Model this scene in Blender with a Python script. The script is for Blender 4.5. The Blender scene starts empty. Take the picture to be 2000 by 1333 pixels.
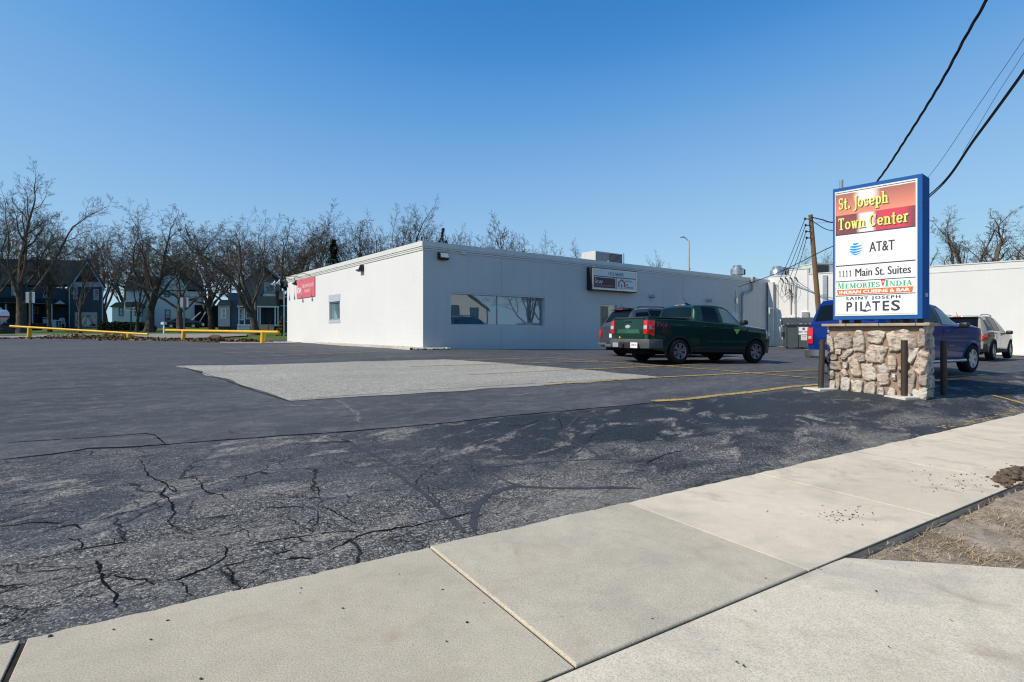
import bpy, bmesh, math, random
import numpy as np
from mathutils import Vector, Matrix, noise as mnoise
R = math.radians
scene = bpy.context.scene
COL = scene.collection
# ---------------------------------------------------------------- camera
F, CX, HY, CAMZ = 1075.0, 1000.0, 647.0, 1.43
cam = bpy.data.cameras.new("camera")
camo = bpy.data.objects.new("camera", cam); COL.objects.link(camo)
camo.location = (0, 0, CAMZ); camo.rotation_euler = (R(90), 0, 0)
cam.sensor_fit = 'HORIZONTAL'; cam.sensor_width = 36.0
cam.lens = F / 2000 * 36; cam.shift_y = -(666.5 - HY) / 2000
cam.clip_start = 0.05; cam.clip_end = 3000
scene.camera = camo
# ---------------------------------------------------------------- light
SUN_AZ, SUN_EL = math.atan2(.427, .904), R(42)      # direction the light travels over the ground
world = bpy.data.worlds.new("World"); scene.world = world; world.use_nodes = True
wn = world.node_tree
for n in list(wn.nodes): wn.nodes.remove(n)
sky = wn.nodes.new('ShaderNodeTexSky'); sky.sky_type = 'NISHITA'; sky.sun_disc = False
sky.sun_elevation = SUN_EL
tosun = Vector((-math.cos(SUN_AZ), -math.sin(SUN_AZ)))
sky.sun_rotation = math.atan2(tosun.x, tosun.y)
sky.altitude = 200; sky.air_density = 1.0; sky.dust_density = 0.0; sky.ozone_density = 2.6
EXPO = 0.2
sc1 = wn.nodes.new('ShaderNodeVectorMath'); sc1.operation = 'SCALE'; sc1.inputs['Scale'].default_value = .15
gr_ = wn.nodes.new('ShaderNodeRGBCurve')                 # clear deep-blue spring sky
for ch, pts in enumerate((((0, 0), (.141, .047), (.178, .106), (.254, .212), (.44, .33), (1, .43)), ((0, 0), (.246, .231), (.305, .32), (.429, .442), (.68, .571), (1, .66)), ((0, 0), (.451, .584), (.546, .69), (.701, .765), (.93, .83), (1, .85)))):
    cv = gr_.mapping.curves[ch]; cv.points[0].location = pts[0]; cv.points[1].location = pts[-1]
    for q in pts[1:-1]: cv.points.new(*q)
gr_.mapping.extend = 'HORIZONTAL'; gr_.mapping.update()
sc2 = wn.nodes.new('ShaderNodeVectorMath'); sc2.operation = 'SCALE'; sc2.inputs['Scale'].default_value = 1 / .15 / 2 ** EXPO
bg = wn.nodes.new('ShaderNodeBackground'); bg.inputs['Strength'].default_value = 0.15
wo = wn.nodes.new('ShaderNodeOutputWorld')
wn.links.new(sky.outputs[0], sc1.inputs[0]); wn.links.new(sc1.outputs[0], gr_.inputs['Color']); wn.links.new(gr_.outputs[0], sc2.inputs[0]); wn.links.new(sc2.outputs[0], bg.inputs[0])
wn.links.new(bg.outputs[0], wo.inputs[0])
sl = bpy.data.lights.new("sun", 'SUN'); sl.energy = 4.3; sl.angle = R(0.53); sl.color = (1.0, .905, .76)
so = bpy.data.objects.new("sun", sl); COL.objects.link(so)
trav = Vector((math.cos(SUN_AZ) * math.cos(SUN_EL), math.sin(SUN_AZ) * math.cos(SUN_EL), -math.sin(SUN_EL)))
so.rotation_euler = trav.to_track_quat('-Z', 'Y').to_euler(); so.location = (-30, -20, 40)
vs = scene.view_settings
scene.display_settings.display_device = 'sRGB'
vs.view_transform = 'Standard'; vs.look = 'None'; vs.gamma = 1.0; vs.exposure = EXPO
try: vs.use_curve_mapping = False
except Exception: pass
scene.render.film_transparent = False
scene.cycles.max_bounces = 6; scene.cycles.diffuse_bounces = 3; scene.cycles.glossy_bounces = 3
scene.cycles.transparent_max_bounces = 8
scene.cycles.use_denoising = True; scene.cycles.sample_clamp_indirect = 4.0
for k_, v_ in (('denoiser', 'OPENIMAGEDENOISE'), ('denoising_input_passes', 'RGB_ALBEDO_NORMAL'), ('denoising_prefilter', 'ACCURATE'), ('denoising_quality', 'HIGH')):
    try: setattr(scene.cycles, k_, v_)
    except Exception: pass
scene.cycles.filter_width = 1.2
# ---------------------------------------------------------------- frames and terrain
SX, SY = .8466, .5322                       # along the front sidewalk
def su(x, y): return x * SX + y * SY, -x * SY + y * SX
def xy(s, u): return s * SX - u * SY, s * SY + u * SX
U0, U1 = 1.84, 3.38                         # sidewalk edges
_cp = []
for s in (-30, -18, -10, -5, -1, 2, 5, 8, 11, 15, 21, 30): _cp.append((*xy(s, 3.4), 0.0))
for s in (-25, -14, -8, -2, 3):
    for u, z in ((5.2, .05), (7, .13), (11, .36), (16, .56), (20, .67)):
        _cp.append((*xy(s, u), z))
_cp += [(4.82, 16.1, .456), (7.62, 17.4, .40), (-3.5, 21.65, .705), (-14.7, 36, .73), (5, 28.2, .49), (17.7, 38.1, .38),
        (-9, 29, .72), (7.72, 10.3, .175), (6.49, 11.3, .19), (12.4, 15, .26), (8.5, 13, .27), (18.1, 20.9, .32), (20, 22.5, .3),
        (26.6, 28.6, .12), (21.5, 34, .3), (17, 33.5, .37), (-14, 31, .74), (-21.5, 36, .83), (-26.4, 38, .875), (-35, 40, .91),
        (-50, 46, 1.0), (-20, 15, .64), (-40, 25, .8), (-60, 30, .9), (0, -5, -.05), (-15, -15, -.1), (15, -10, -.05), (-25, -8, -.05),
        (-40, 48, 1.08), (-18, 45, 1.03), (-55, 56, 1.3), (-28, 55, 1.27), (-8, 53, 1.2), (-60, 64, 1.52), (-30, 63, 1.5), (-8, 62, 1.45),
        (-80, 82, 2.0), (-40, 82, 2.0), (0, 82, 1.9), (-110, 130, 2.7), (-50, 130, 2.7), (20, 130, 2.4), (40, 60, .9), (60, 40, .3),
        (110, 100, 1.6), (60, 10, .1), (60, -30, 0), (-80, -20, 0.2), (0, -60, -.2), (120, 160, 2.0), (-200, 60, 1.5), (200, 0, 0.3)]
_cp = np.array(_cp); _C = 2.2
def _phi(d2): return np.sqrt(d2 + _C * _C)
_d2 = ((_cp[:, None, :2] - _cp[None, :, :2]) ** 2).sum(-1)
_A = np.zeros((len(_cp) + 1,) * 2); _A[:-1, :-1] = _phi(_d2) - np.eye(len(_cp)) * .15; _A[-1, :-1] = 1; _A[:-1, -1] = 1
_W = np.linalg.solve(_A, np.append(_cp[:, 2], 0))
def gv(X, Y):
    X = np.asarray(X, float); Y = np.asarray(Y, float); sh = X.shape; X = X.ravel(); Y = Y.ravel()
    out = np.empty(len(X))
    for i in range(0, len(X), 20000):
        d2 = (X[i:i + 20000, None] - _cp[None, :, 0]) ** 2 + (Y[i:i + 20000, None] - _cp[None, :, 1]) ** 2
        out[i:i + 20000] = _phi(d2) @ _W[:-1] + _W[-1]
    u = -X * SY + Y * SX
    t = np.clip((u - 3.3) / 1.3, 0, 1); t = t * t * (3 - 2 * t)
    res = out * t + (-.012) * (1 - t)
    tb = np.clip((u + 1.5) / -6, 0, 1)
    return (res - .12 * tb).reshape(sh)
def g(x, y): return float(gv(np.array([x]), np.array([y]))[0])
def pix(x, y, Z): return Vector(((x - CX) / F * Z, Z, CAMZ - (y - HY) / F * Z))
_ZZ = np.concatenate([np.linspace(1.5, 20, 500), np.linspace(20.1, 130, 900)])
def gpt(x, y):
    X = (x - CX) / F * _ZZ; zr = CAMZ - (y - HY) / F * _ZZ
    d = zr - gv(X, _ZZ); k = np.where(d <= 0)[0]
    if len(k) == 0: Z = _ZZ[-1]
    else:
        i = max(1, k[0]); t = d[i - 1] / (d[i - 1] - d[i]); Z = _ZZ[i - 1] + t * (_ZZ[i] - _ZZ[i - 1])
    X = (x - CX) / F * Z
    return Vector((X, Z, g(X, Z)))
def nz(x, y, z=0.0): return mnoise.noise(Vector((x, y, z)))
# ---------------------------------------------------------------- mesh helpers
MW = {}
class MB:
    def __init__(s): s.v = []; s.f = []; s.m = []; s.orient = None
    def add(s, vs, fs, m=0, M=None):
        b = len(s.v)
        for p in vs:
            p = Vector(p)
            if M is not None: p = M @ p
            s.v.append(tuple(p))
        for f in fs: s.f.append(tuple(b + i for i in f)); s.m.append(m)
    def box(s, x0, x1, y0, y1, z0, z1, m=0, M=None, bev=0.0):
        if bev <= 0:
            vs = [(x, y, z) for z in (z0, z1) for y in (y0, y1) for x in (x0, x1)]
            s.add(vs, [(0, 2, 3, 1), (4, 5, 7, 6), (0, 1, 5, 4), (2, 6, 7, 3), (0, 4, 6, 2), (1, 3, 7, 5)], m, M); return
        bm = bmesh.new(); bmesh.ops.create_cube(bm, size=1)
        for v in bm.verts: v.co = Vector((x0 + (v.co.x + .5) * (x1 - x0), y0 + (v.co.y + .5) * (y1 - y0), z0 + (v.co.z + .5) * (z1 - z0)))
        bev = min(bev, .45 * min(abs(x1 - x0), abs(y1 - y0), abs(z1 - z0)))
        bmesh.ops.bevel(bm, geom=bm.edges[:], offset=bev, segments=2, profile=.5, affect='EDGES')
        bm.verts.index_update(); s.add([v.co.copy() for v in bm.verts], [[v.index for v in f.verts] for f in bm.faces], m, M); bm.free()
    def prism(s, poly, y0, y1, m=0, M=None):          # polygon in (x,z), extruded along y
        n = len(poly)
        vs = [(p[0], y0, p[1]) for p in poly] + [(p[0], y1, p[1]) for p in poly]
        fs = [tuple(range(n)), tuple(range(2 * n - 1, n - 1, -1))] + [(i, i + n, (i + 1) % n + n, (i + 1) % n) for i in range(n)]
        s.add(vs, fs, m, M)
    def tube(s, pts, rad, n=8, m=0, M=None, caps=True):
        pts = [Vector(p) for p in pts]; k = len(pts)
        if not hasattr(rad, '__len__'): rad = [rad] * k
        vs = []; prev = None
        for i in range(k):
            d = (pts[min(i + 1, k - 1)] - pts[max(i - 1, 0)])
            d = d.normalized() if d.length > 1e-9 else Vector((0, 0, 1))
            if prev is None:
                a = d.orthogonal().normalized()
            else:
                a = prev - d * prev.dot(d)
                a = a.normalized() if a.length > 1e-6 else d.orthogonal().normalized()
            prev = a; b = d.cross(a)
            for j in range(n):
                t = 2 * math.pi * j / n
                vs.append(pts[i] + (a * math.cos(t) + b * math.sin(t)) * rad[i])
        fs = [(i * n + j, i * n + (j + 1) % n, (i + 1) * n + (j + 1) % n, (i + 1) * n + j) for i in range(k - 1) for j in range(n)]
        if caps: fs += [tuple(range(n - 1, -1, -1)), tuple((k - 1) * n + j for j in range(n))]
        s.add(vs, fs, m, M)
    def lathe(s, prof, n=24, m=0, M=None, axis='z', caps=True):   # prof: (radius, height)
        vs = []; k = len(prof)
        for r, h in prof:
            for j in range(n):
                t = 2 * math.pi * j / n; c, q = r * math.cos(t), r * math.sin(t)
                vs.append((c, q, h) if axis == 'z' else ((c, h, q) if axis == 'y' else (h, c, q)))
        fs = [(i * n + j, i * n + (j + 1) % n, (i + 1) * n + (j + 1) % n, (i + 1) * n + j) for i in range(k - 1) for j in range(n)]
        if caps and prof[0][0] > 1e-6: fs.append(tuple(range(n - 1, -1, -1)))
        if caps and prof[-1][0] > 1e-6: fs.append(tuple((k - 1) * n + j for j in range(n)))
        s.add(vs, fs, m, M)
    def grid(s, P, m=0, M=None, flip=False):           # P[i][j] points
        a, b = len(P), len(P[0])
        vs = [p for row in P for p in row]
        fs = [(i * b + j, i * b + j + 1, (i + 1) * b + j + 1, (i + 1) * b + j) for i in range(a - 1) for j in range(b - 1)]
        if flip: fs = [f[::-1] for f in fs]
        s.add(vs, fs, m, M)
    def blob(s, c, rx, ry, rz, rough=.2, seed=0, sub=2, m=0, M=None):
        bm = bmesh.new(); bmesh.ops.create_icosphere(bm, subdivisions=sub, radius=1)
        for v in bm.verts:
            q = v.co * (1 + rough * mnoise.noise(v.co * 1.7 + Vector((seed * 3.1, seed * 1.7, 0))))
            v.co = Vector((c[0] + q.x * rx, c[1] + q.y * ry, c[2] + q.z * rz))
        bm.verts.index_update(); s.add([v.co.copy() for v in bm.verts], [[v.index for v in f.verts] for f in bm.faces], m, M); bm.free()
    def build(s, name, mats, parent=None, smooth=False, world=True, sharp=35, fixn=True):
        if not isinstance(mats, (list, tuple)): mats = [mats]
        me = bpy.data.meshes.new(name)
        if s.orient is not None:                  # open shells: face them outwards
            tot = 0
            for f in s.f[:400]:
                a, b_, c = Vector(s.v[f[0]]), Vector(s.v[f[1]]), Vector(s.v[f[2]]); tot += (b_ - a).cross(c - a).dot(s.orient)
            if tot < 0: s.f = [f[::-1] for f in s.f]
            fixn = False
        vs = s.v
        if parent is not None and world:
            inv = MW[parent].inverted(); vs = [tuple(inv @ Vector(v)) for v in vs]
        me.from_pydata(vs, [], s.f)
        for mt in mats: me.materials.append(mt)
        me.polygons.foreach_set('material_index', s.m)
        if fixn or smooth:
            bm = bmesh.new(); bm.from_mesh(me)
            if fixn: bmesh.ops.recalc_face_normals(bm, faces=bm.faces)
            if smooth:
                a = R(sharp)
                for f in bm.faces: f.smooth = True
                for e in bm.edges:
                    if len(e.link_faces) == 2 and e.calc_face_angle(0) > a: e.smooth = False
            bm.to_mesh(me); bm.free()
        me.update()
        o = bpy.data.objects.new(name, me); COL.objects.link(o)
        if parent is not None:
            o.parent = parent; MW[o] = MW[parent]
        else: MW[o] = Matrix.Identity(4)
        return o
def tag(o, label, cat, group=None):
    o['label'] = label; o['category'] = cat
    if group: o['group'] = group
    return o
def thing(name, label, cat, loc=(0, 0, 0), rz=0, group=None, M=None):
    o = bpy.data.objects.new(name, None); COL.objects.link(o); o.empty_display_size = .2
    M = M if M is not None else Matrix.Translation(Vector(loc)) @ Matrix.Rotation(rz, 4, 'Z')
    o.matrix_world = M; MW[o] = M
    return tag(o, label, cat, group)
def struct(o): o['kind'] = 'structure'; return o
def stuff(o, label=None, cat=None):
    o['kind'] = 'stuff'
    if label: o['label'] = label; o['category'] = cat
    return o
def copy_tree(o, parent=None):
    c = o.copy(); COL.objects.link(c)
    if parent is not None: c.parent = parent; c.matrix_parent_inverse = o.matrix_parent_inverse.copy()
    for ch in list(o.children): copy_tree(ch, c)
    return c
# ---------------------------------------------------------------- materials
def nmat(name):
    m = bpy.data.materials.new(name); m.use_nodes = True
    nt = m.node_tree; b = nt.nodes['Principled BSDF']
    return m, nt, b
def N(nt, typ, **kw):
    n = nt.nodes.new(typ)
    for k, v in kw.items():
        if k in n.inputs: n.inputs[k].default_value = v
        else: setattr(n, k, v)
    return n
def L(nt, a, b): nt.links.new(a, b)
def coords(nt, scale=(1, 1, 1), rot=0):
    tc = N(nt, 'ShaderNodeTexCoord'); mp = N(nt, 'ShaderNodeMapping')
    if rot:                                       # turn first, then stretch
        mp.vector_type = 'TEXTURE'; scale = tuple(1 / s for s in scale); rot = -rot
    mp.inputs['Scale'].default_value = scale; mp.inputs['Rotation'].default_value = (0, 0, rot)
    L(nt, tc.outputs['Object'], mp.inputs['Vector']); return mp.outputs[0]
def noise_tex(nt, vec, scale, detail=3, rough=.55, dist=0):
    n = N(nt, 'ShaderNodeTexNoise', Scale=scale, Detail=detail, Roughness=rough, Distortion=dist); L(nt, vec, n.inputs['Vector']); return n.outputs['Fac']
def ramp(nt, fac, stops, interp='LINEAR'):
    r = N(nt, 'ShaderNodeValToRGB'); cr = r.color_ramp; cr.interpolation = interp
    while len(cr.elements) > 1: cr.elements.remove(cr.elements[-1])
    for i, (p, c) in enumerate(stops):
        if not hasattr(c, '__len__'): c = (c, c, c)
        e = cr.elements[0] if i == 0 else cr.elements.new(p)
        e.position = p; e.color = (*c[:3], 1)
    L(nt, fac, r.inputs[0]); return r.outputs[0]
def mix(nt, fac, a, b, mode='MIX'):
    n = N(nt, 'ShaderNodeMix', data_type='RGBA', blend_type=mode)
    for i, x in ((0, fac), (6, a), (7, b)):
        if hasattr(x, 'is_linked') or hasattr(x, 'links'): L(nt, x, n.inputs[i])
        elif i == 0: n.inputs[0].default_value = x
        else:
            if not hasattr(x, '__len__'): x = (x, x, x)
            n.inputs[i].default_value = (*x[:3], 1)
    return n.outputs[2]
def math_(nt, op, a, b=0.0, clamp=False):
    n = N(nt, 'ShaderNodeMath', operation=op, use_clamp=clamp)
    for i, x in ((0, a), (1, b)):
        if hasattr(x, 'links'): L(nt, x, n.inputs[i])
        else: n.inputs[i].default_value = x
    return n.outputs[0]
def bump(nt, b, h, strength=.3, dist=.01, prev=None):
    n = N(nt, 'ShaderNodeBump', Strength=strength, Distance=dist); L(nt, h, n.inputs['Height'])
    if prev is not None: L(nt, prev, n.inputs['Normal'])
    L(nt, n.outputs[0], b.inputs['Normal']); return n.outputs[0]
_mc = {}
def M_(name, col, rough=.6, spec=.4, metal=0, var=.12, vs=3.0, fine=0, bmp=0, bs=60, coat=0, col2=None, stretch=(1, 1, 1)):
    if name in _mc: return _mc[name]
    m, nt, b = nmat(name)
    v = coords(nt, stretch)
    c2 = col2 if col2 else tuple(min(1, c * (1 + var)) for c in col)
    c1 = tuple(c * (1 - var) for c in col) if not col2 else col
    f = noise_tex(nt, v, vs, 5, .6)
    c = mix(nt, ramp(nt, f, [(.3, 0), (.7, 1)]), c1, c2)
    if fine:
        f2 = noise_tex(nt, v, vs * 25, 3, .6)
        c = mix(nt, fine, c, ramp(nt, f2, [(.3, .45), (.7, 1.0)]), 'MULTIPLY')
    L(nt, c, b.inputs['Base Color'])
    b.inputs['Roughness'].default_value = rough; b.inputs['Metallic'].default_value = metal
    b.inputs['Specular IOR Level'].default_value = spec
    if coat: b.inputs['Coat Weight'].default_value = coat; b.inputs['Coat Roughness'].default_value = .04
    if bmp: bump(nt, b, noise_tex(nt, v, bs, 4, .6), bmp, .01)
    _mc[name] = m; return m
def glass(name, tint, refl=.25, rough=.02, wob=0, ws=.6, fk=.9):
    if name in _mc: return _mc[name]
    m, nt, b = nmat(name)
    v = coords(nt)
    c = mix(nt, ramp(nt, noise_tex(nt, v, .9, 3), [(.35, 0), (.65, 1)]), tuple(x * .6 for x in tint), tint)
    L(nt, c, b.inputs['Base Color']); b.inputs['Roughness'].default_value = .6; b.inputs['Specular IOR Level'].default_value = 0
    gl = N(nt, 'ShaderNodeBsdfGlossy', Roughness=rough); gl.inputs['Color'].default_value = (.92, .97, 1, 1)
    lw = N(nt, 'ShaderNodeFresnel', IOR=1.5)
    fac = math_(nt, 'ADD', math_(nt, 'MULTIPLY', lw.outputs[0], fk), refl, True)
    ms = N(nt, 'ShaderNodeMixShader'); L(nt, fac, ms.inputs[0]); L(nt, b.outputs[0], ms.inputs[1]); L(nt, gl.outputs[0], ms.inputs[2])
    if wob:
        bn = N(nt, 'ShaderNodeBump', Strength=wob, Distance=.05); L(nt, noise_tex(nt, v, ws, 2), bn.inputs['Height'])
        L(nt, bn.outputs[0], gl.inputs['Normal']); L(nt, bn.outputs[0], b.inputs['Normal'])
    L(nt, ms.outputs[0], nt.nodes['Material Output'].inputs[0])
    _mc[name] = m; return m
# ================================================================ GROUND
def sm(x, a, b):
    t = np.clip((np.asarray(x, float) - a) / (b - a), 0, 1); return t * t * (3 - 2 * t)
def mat_asphalt():
    m, nt, b = nmat('asphalt')
    v = coords(nt)
    at = N(nt, 'ShaderNodeAttribute', attribute_name='mask'); sp = N(nt, 'ShaderNodeSeparateColor'); L(nt, at.outputs['Color'], sp.inputs[0])
    wear, seal, pol = sp.outputs[0], sp.outputs[1], sp.outputs[2]
    vo = N(nt, 'ShaderNodeTexVoronoi', Scale=120.0); L(nt, v, vo.inputs['Vector'])
    sc = N(nt, 'ShaderNodeSeparateColor'); L(nt, vo.outputs['Color'], sc.inputs[0])
    vo2 = N(nt, 'ShaderNodeTexVoronoi', Scale=62.0); L(nt, v, vo2.inputs['Vector'])
    sc2 = N(nt, 'ShaderNodeSeparateColor'); L(nt, vo2.outputs['Color'], sc2.inputs[0])
    stone = ramp(nt, sc.outputs[0], [(0, (.012, .013, .015)), (.42, (.045, .047, .052)), (.70, (.12, .12, .118)), (.88, (.30, .292, .272)), (1, (.66, .64, .585))])
    stone2 = ramp(nt, sc2.outputs[0], [(0, (.018, .019, .022)), (.5, (.05, .051, .055)), (.80, (.13, .129, .122)), (1, (.55, .53, .475))])
    agg = mix(nt, .45, stone, stone2)
    # sealcoat
    big = noise_tex(nt, coords(nt, (.5, .5, .5)), .55, 6, .62, .3)
    stk = noise_tex(nt, coords(nt, (.35, 1.6, 1), R(-32)), 1.0, 6, .6, .2)
    fine = noise_tex(nt, v, 160, 2, .6)
    sealc = mix(nt, ramp(nt, big, [(.3, 0), (.7, 1)]), (.056, .060, .065), (.090, .096, .102))
    sealc = mix(nt, math_(nt, 'MULTIPLY', ramp(nt, stk, [(.42, 0), (.70, 1)]), .6), sealc, (.135, .135, .134))
    blo = noise_tex(nt, coords(nt, (1.0, 1.7, 1), R(-32)), 3.2, 9, .74, .5); sealc = mix(nt, math_(nt, 'MULTIPLY', ramp(nt, blo, [(.50, 0), (.70, 1)]), .6), sealc, (.20, .196, .186)); sealc = mix(nt, math_(nt, 'MULTIPLY', ramp(nt, blo, [(.28, 1), (.47, 0)]), .5), sealc, (.040, .043, .047))
    sealc = mix(nt, .9, sealc, ramp(nt, fine, [(.25, .45), (.75, 1.45)]), 'MULTIPLY')
    dark = mix(nt, ramp(nt, big, [(.3, 0), (.7, 1)]), (.024, .029, .035), (.046, .053, .062))
    dark = mix(nt, .6, dark, ramp(nt, fine, [(.25, .6), (.75, 1.3)]), 'MULTIPLY')
    base = mix(nt, seal, sealc, dark)
    spk = ramp(nt, sc.outputs[0], [(0, .45), (.55, .85), (.85, 1.25), (.95, 2.2), (1, 4.0)])
    base = mix(nt, ramp(nt, wear, [(.45, .35), (.62, .9)]), base, spk, 'MULTIPLY')
    # where the coat is worn off
    wn1 = noise_tex(nt, coords(nt, (.55, 1.25, 1), R(-32)), 1.3, 8, .62, .4)
    wn2 = noise_tex(nt, v, 26, 3, .6)
    wsum = math_(nt, 'ADD', math_(nt, 'ADD', math_(nt, 'MULTIPLY', wn1, 2.1), math_(nt, 'MULTIPLY', wn2, .45)), math_(nt, 'SUBTRACT', math_(nt, 'MULTIPLY', wear, 1.0), 2.02))
    wf = ramp(nt, wsum, [(.0, 0), (.42, 1)])
    col = mix(nt, wf, base, agg)
    dust = noise_tex(nt, coords(nt, (.5, 1, 1), R(-32)), .9, 6, .6, .2)
    col = mix(nt, math_(nt, 'MULTIPLY', math_(nt, 'MULTIPLY', ramp(nt, dust, [(.45, 0), (.68, 1)]), wf), .5), col, (.25, .235, .205))
    sp_ = noise_tex(nt, coords(nt, (.75, 1.5, 1), R(-58)), 1.7, 8, .7, .5)
    sp_ = math_(nt, 'MULTIPLY', ramp(nt, sp_, [(.545, 0), (.63, 1)]), ramp(nt, wear, [(.42, 0), (.6, 1)]))
    sp_ = math_(nt, 'MULTIPLY', sp_, ramp(nt, sc2.outputs[0], [(.2, .1), (.55, .95)]))
    col = mix(nt, sp_, col, mix(nt, sc.outputs[1], (.13, .122, .105), (.46, .43, .37)))
    # alligator cracking, drawn out along the drive
    dn = N(nt, 'ShaderNodeTexNoise', Scale=3.0, Detail=6.0, Roughness=.7); L(nt, v, dn.inputs['Vector'])
    va = N(nt, 'ShaderNodeVectorMath', operation='MULTIPLY_ADD'); L(nt, dn.outputs['Color'], va.inputs[0]); va.inputs[1].default_value = (.30, .30, 0); L(nt, v, va.inputs[2])
    crf = None
    for (sx_, sy_, w_, g_, th_) in ((.75, 2.1, .017, .7, .24), (1.9, 4.0, .019, 1.1, .34)):
        mp = N(nt, 'ShaderNodeMapping'); mp.vector_type = 'TEXTURE'; mp.inputs['Scale'].default_value = (1 / sx_, 1 / sy_, 1); mp.inputs['Rotation'].default_value = (0, 0, R(32)); L(nt, va.outputs[0], mp.inputs[0])
        ve = N(nt, 'ShaderNodeTexVoronoi', feature='DISTANCE_TO_EDGE', Scale=1.0); L(nt, mp.outputs[0], ve.inputs['Vector'])
        wv = math_(nt, 'MULTIPLY', ve.outputs['Distance'], math_(nt, 'ADD', .55, noise_tex(nt, v, 9, 3)))
        cr = ramp(nt, wv, [(w_ * .2, 1), (w_ * .62, 0)])
        gate = ramp(nt, noise_tex(nt, v, g_, 3), [(th_, 0), (th_ + .1, 1)])
        q = math_(nt, 'MULTIPLY', cr, gate); crf = q if crf is None else math_(nt, 'MAXIMUM', crf, q)
    crf = math_(nt, 'MULTIPLY', crf, ramp(nt, wear, [(.50, 0), (.78, .95)]))
    crf = math_(nt, 'MULTIPLY', crf, math_(nt, 'SUBTRACT', 1.0, math_(nt, 'MULTIPLY', seal, .55)))
    col = mix(nt, crf, col, (.009, .009, .010))
    L(nt, col, b.inputs['Base Color'])
    L(nt, ramp(nt, wf, [(0, .72), (1, .9)]), b.inputs['Roughness']); b.inputs['Specular IOR Level'].default_value = .12
    h = math_(nt, 'ADD', math_(nt, 'MULTIPLY', math_(nt, 'SUBTRACT', 1.0, vo.outputs['Distance']), math_(nt, 'ADD', math_(nt, 'MULTIPLY', wf, .8), .2)), math_(nt, 'MULTIPLY', fine, .5))
    h = math_(nt, 'SUBTRACT', h, math_(nt, 'MULTIPLY', crf, 2.0))
    bump(nt, b, h, .55, .006)
    return m
MAT_ASPH = mat_asphalt()
def mat_concrete(name, c1, c2, sp=.5):
    m, nt, b = nmat(name)
    v = coords(nt)
    at = N(nt, 'ShaderNodeAttribute', attribute_name='tone')
    n1 = noise_tex(nt, v, .7, 6, .6); n2 = noise_tex(nt, v, 120, 3, .65); n3 = noise_tex(nt, v, 9, 5, .6)
    c = mix(nt, ramp(nt, n1, [(.3, 0), (.7, 1)]), c1, c2)
    c = mix(nt, 1.0, c, at.outputs['Color'], 'MULTIPLY')
    c = mix(nt, .8, c, ramp(nt, n2, [(.28, .55), (.5, .98), (.75, 1.28)]), 'MULTIPLY')
    n5 = noise_tex(nt, v, 260, 2, .6); c = mix(nt, .5, c, ramp(nt, n5, [(.3, .6), (.7, 1.35)]), 'MULTIPLY')
    c = mix(nt, .4, c, ramp(nt, n3, [(.3, .82), (.7, 1.1)]), 'MULTIPLY')
    st = noise_tex(nt, coords(nt, (1, 1, 1)), 2.3, 4, .55, 1.0)
    c = mix(nt, math_(nt, 'MULTIPLY', ramp(nt, st, [(.57, 0), (.74, 1)]), .55), c, (.36, .27, .19))
    bl = noise_tex(nt, v, 1.1, 6, .65, .5); c = mix(nt, math_(nt, 'MULTIPLY', ramp(nt, bl, [(.32, 1), (.50, 0)]), .38), c, (.27, .25, .215)); ch = noise_tex(nt, v, 45, 2, .5); c = mix(nt, math_(nt, 'MULTIPLY', ramp(nt, ch, [(.70, 0), (.76, 1)]), .5), c, (.16, .15, .135))
    vo = N(nt, 'ShaderNodeTexVoronoi', Scale=24.0); L(nt, v, vo.inputs['Vector'])
    c = mix(nt, math_(nt, 'MULTIPLY', ramp(nt, vo.outputs['Distance'], [(.06, 1), (.10, 0)]), .42), c, (.13, .12, .115))
    L(nt, c, b.inputs['Base Color']); b.inputs['Roughness'].default_value = .88; b.inputs['Specular IOR Level'].default_value = .25
    h = math_(nt, 'ADD', n2, math_(nt, 'MULTIPLY', n3, .6))
    bump(nt, b, h, .35, .006)
    return m
MAT_WALK = mat_concrete('concrete_walk', (.475, .435, .365), (.57, .525, .44))
MAT_DRIVE = mat_concrete('concrete_drive', (.56, .52, .44), (.68, .63, .535))
def mat_ground():
    m, nt, b = nmat('lawn_ground')
    v = coords(nt)
    a = noise_tex(nt, v, .35, 5, .6); f = noise_tex(nt, v, 14, 4, .65)
    gcol = mix(nt, ramp(nt, f, [(.3, 0), (.7, 1)]), (.045, .095, .015), (.12, .20, .04))
    dcol = mix(nt, ramp(nt, f, [(.3, 0), (.7, 1)]), (.10, .085, .045), (.19, .165, .10))
    c = mix(nt, ramp(nt, a, [(.5, 0), (.64, 1)]), gcol, dcol)
    L(nt, c, b.inputs['Base Color']); b.inputs['Roughness'].default_value = .95; b.inputs['Specular IOR Level'].default_value = .1
    bump(nt, b, f, .8, .08); return m
MAT_LAWN = mat_ground()
def mat_dirt():
    m, nt, b = nmat('dirt_soil')
    v = coords(nt)
    a = noise_tex(nt, v, 3.5, 7, .68, .3); f = noise_tex(nt, v, 55, 4, .7)
    c = mix(nt, ramp(nt, a, [(.36, 0), (.64, 1)]), (.19, .15, .11), (.45, .375, .285))
    c = mix(nt, .7, c, ramp(nt, f, [(.3, .55), (.7, 1.25)]), 'MULTIPLY')
    L(nt, c, b.inputs['Base Color']); b.inputs['Roughness'].default_value = .95; b.inputs['Specular IOR Level'].default_value = .1
    bump(nt, b, math_(nt, 'ADD', a, math_(nt, 'MULTIPLY', f, .5)), .7, .03); return m
MAT_DIRT = mat_dirt()
def attr_color(o, name, arr):
    at = o.data.attributes.new(name, 'FLOAT_COLOR', 'POINT')
    a = np.ones((len(o.data.vertices), 4), np.float32); a[:, :arr.shape[1]] = arr
    at.data.foreach_set('color', a.ravel())
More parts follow.
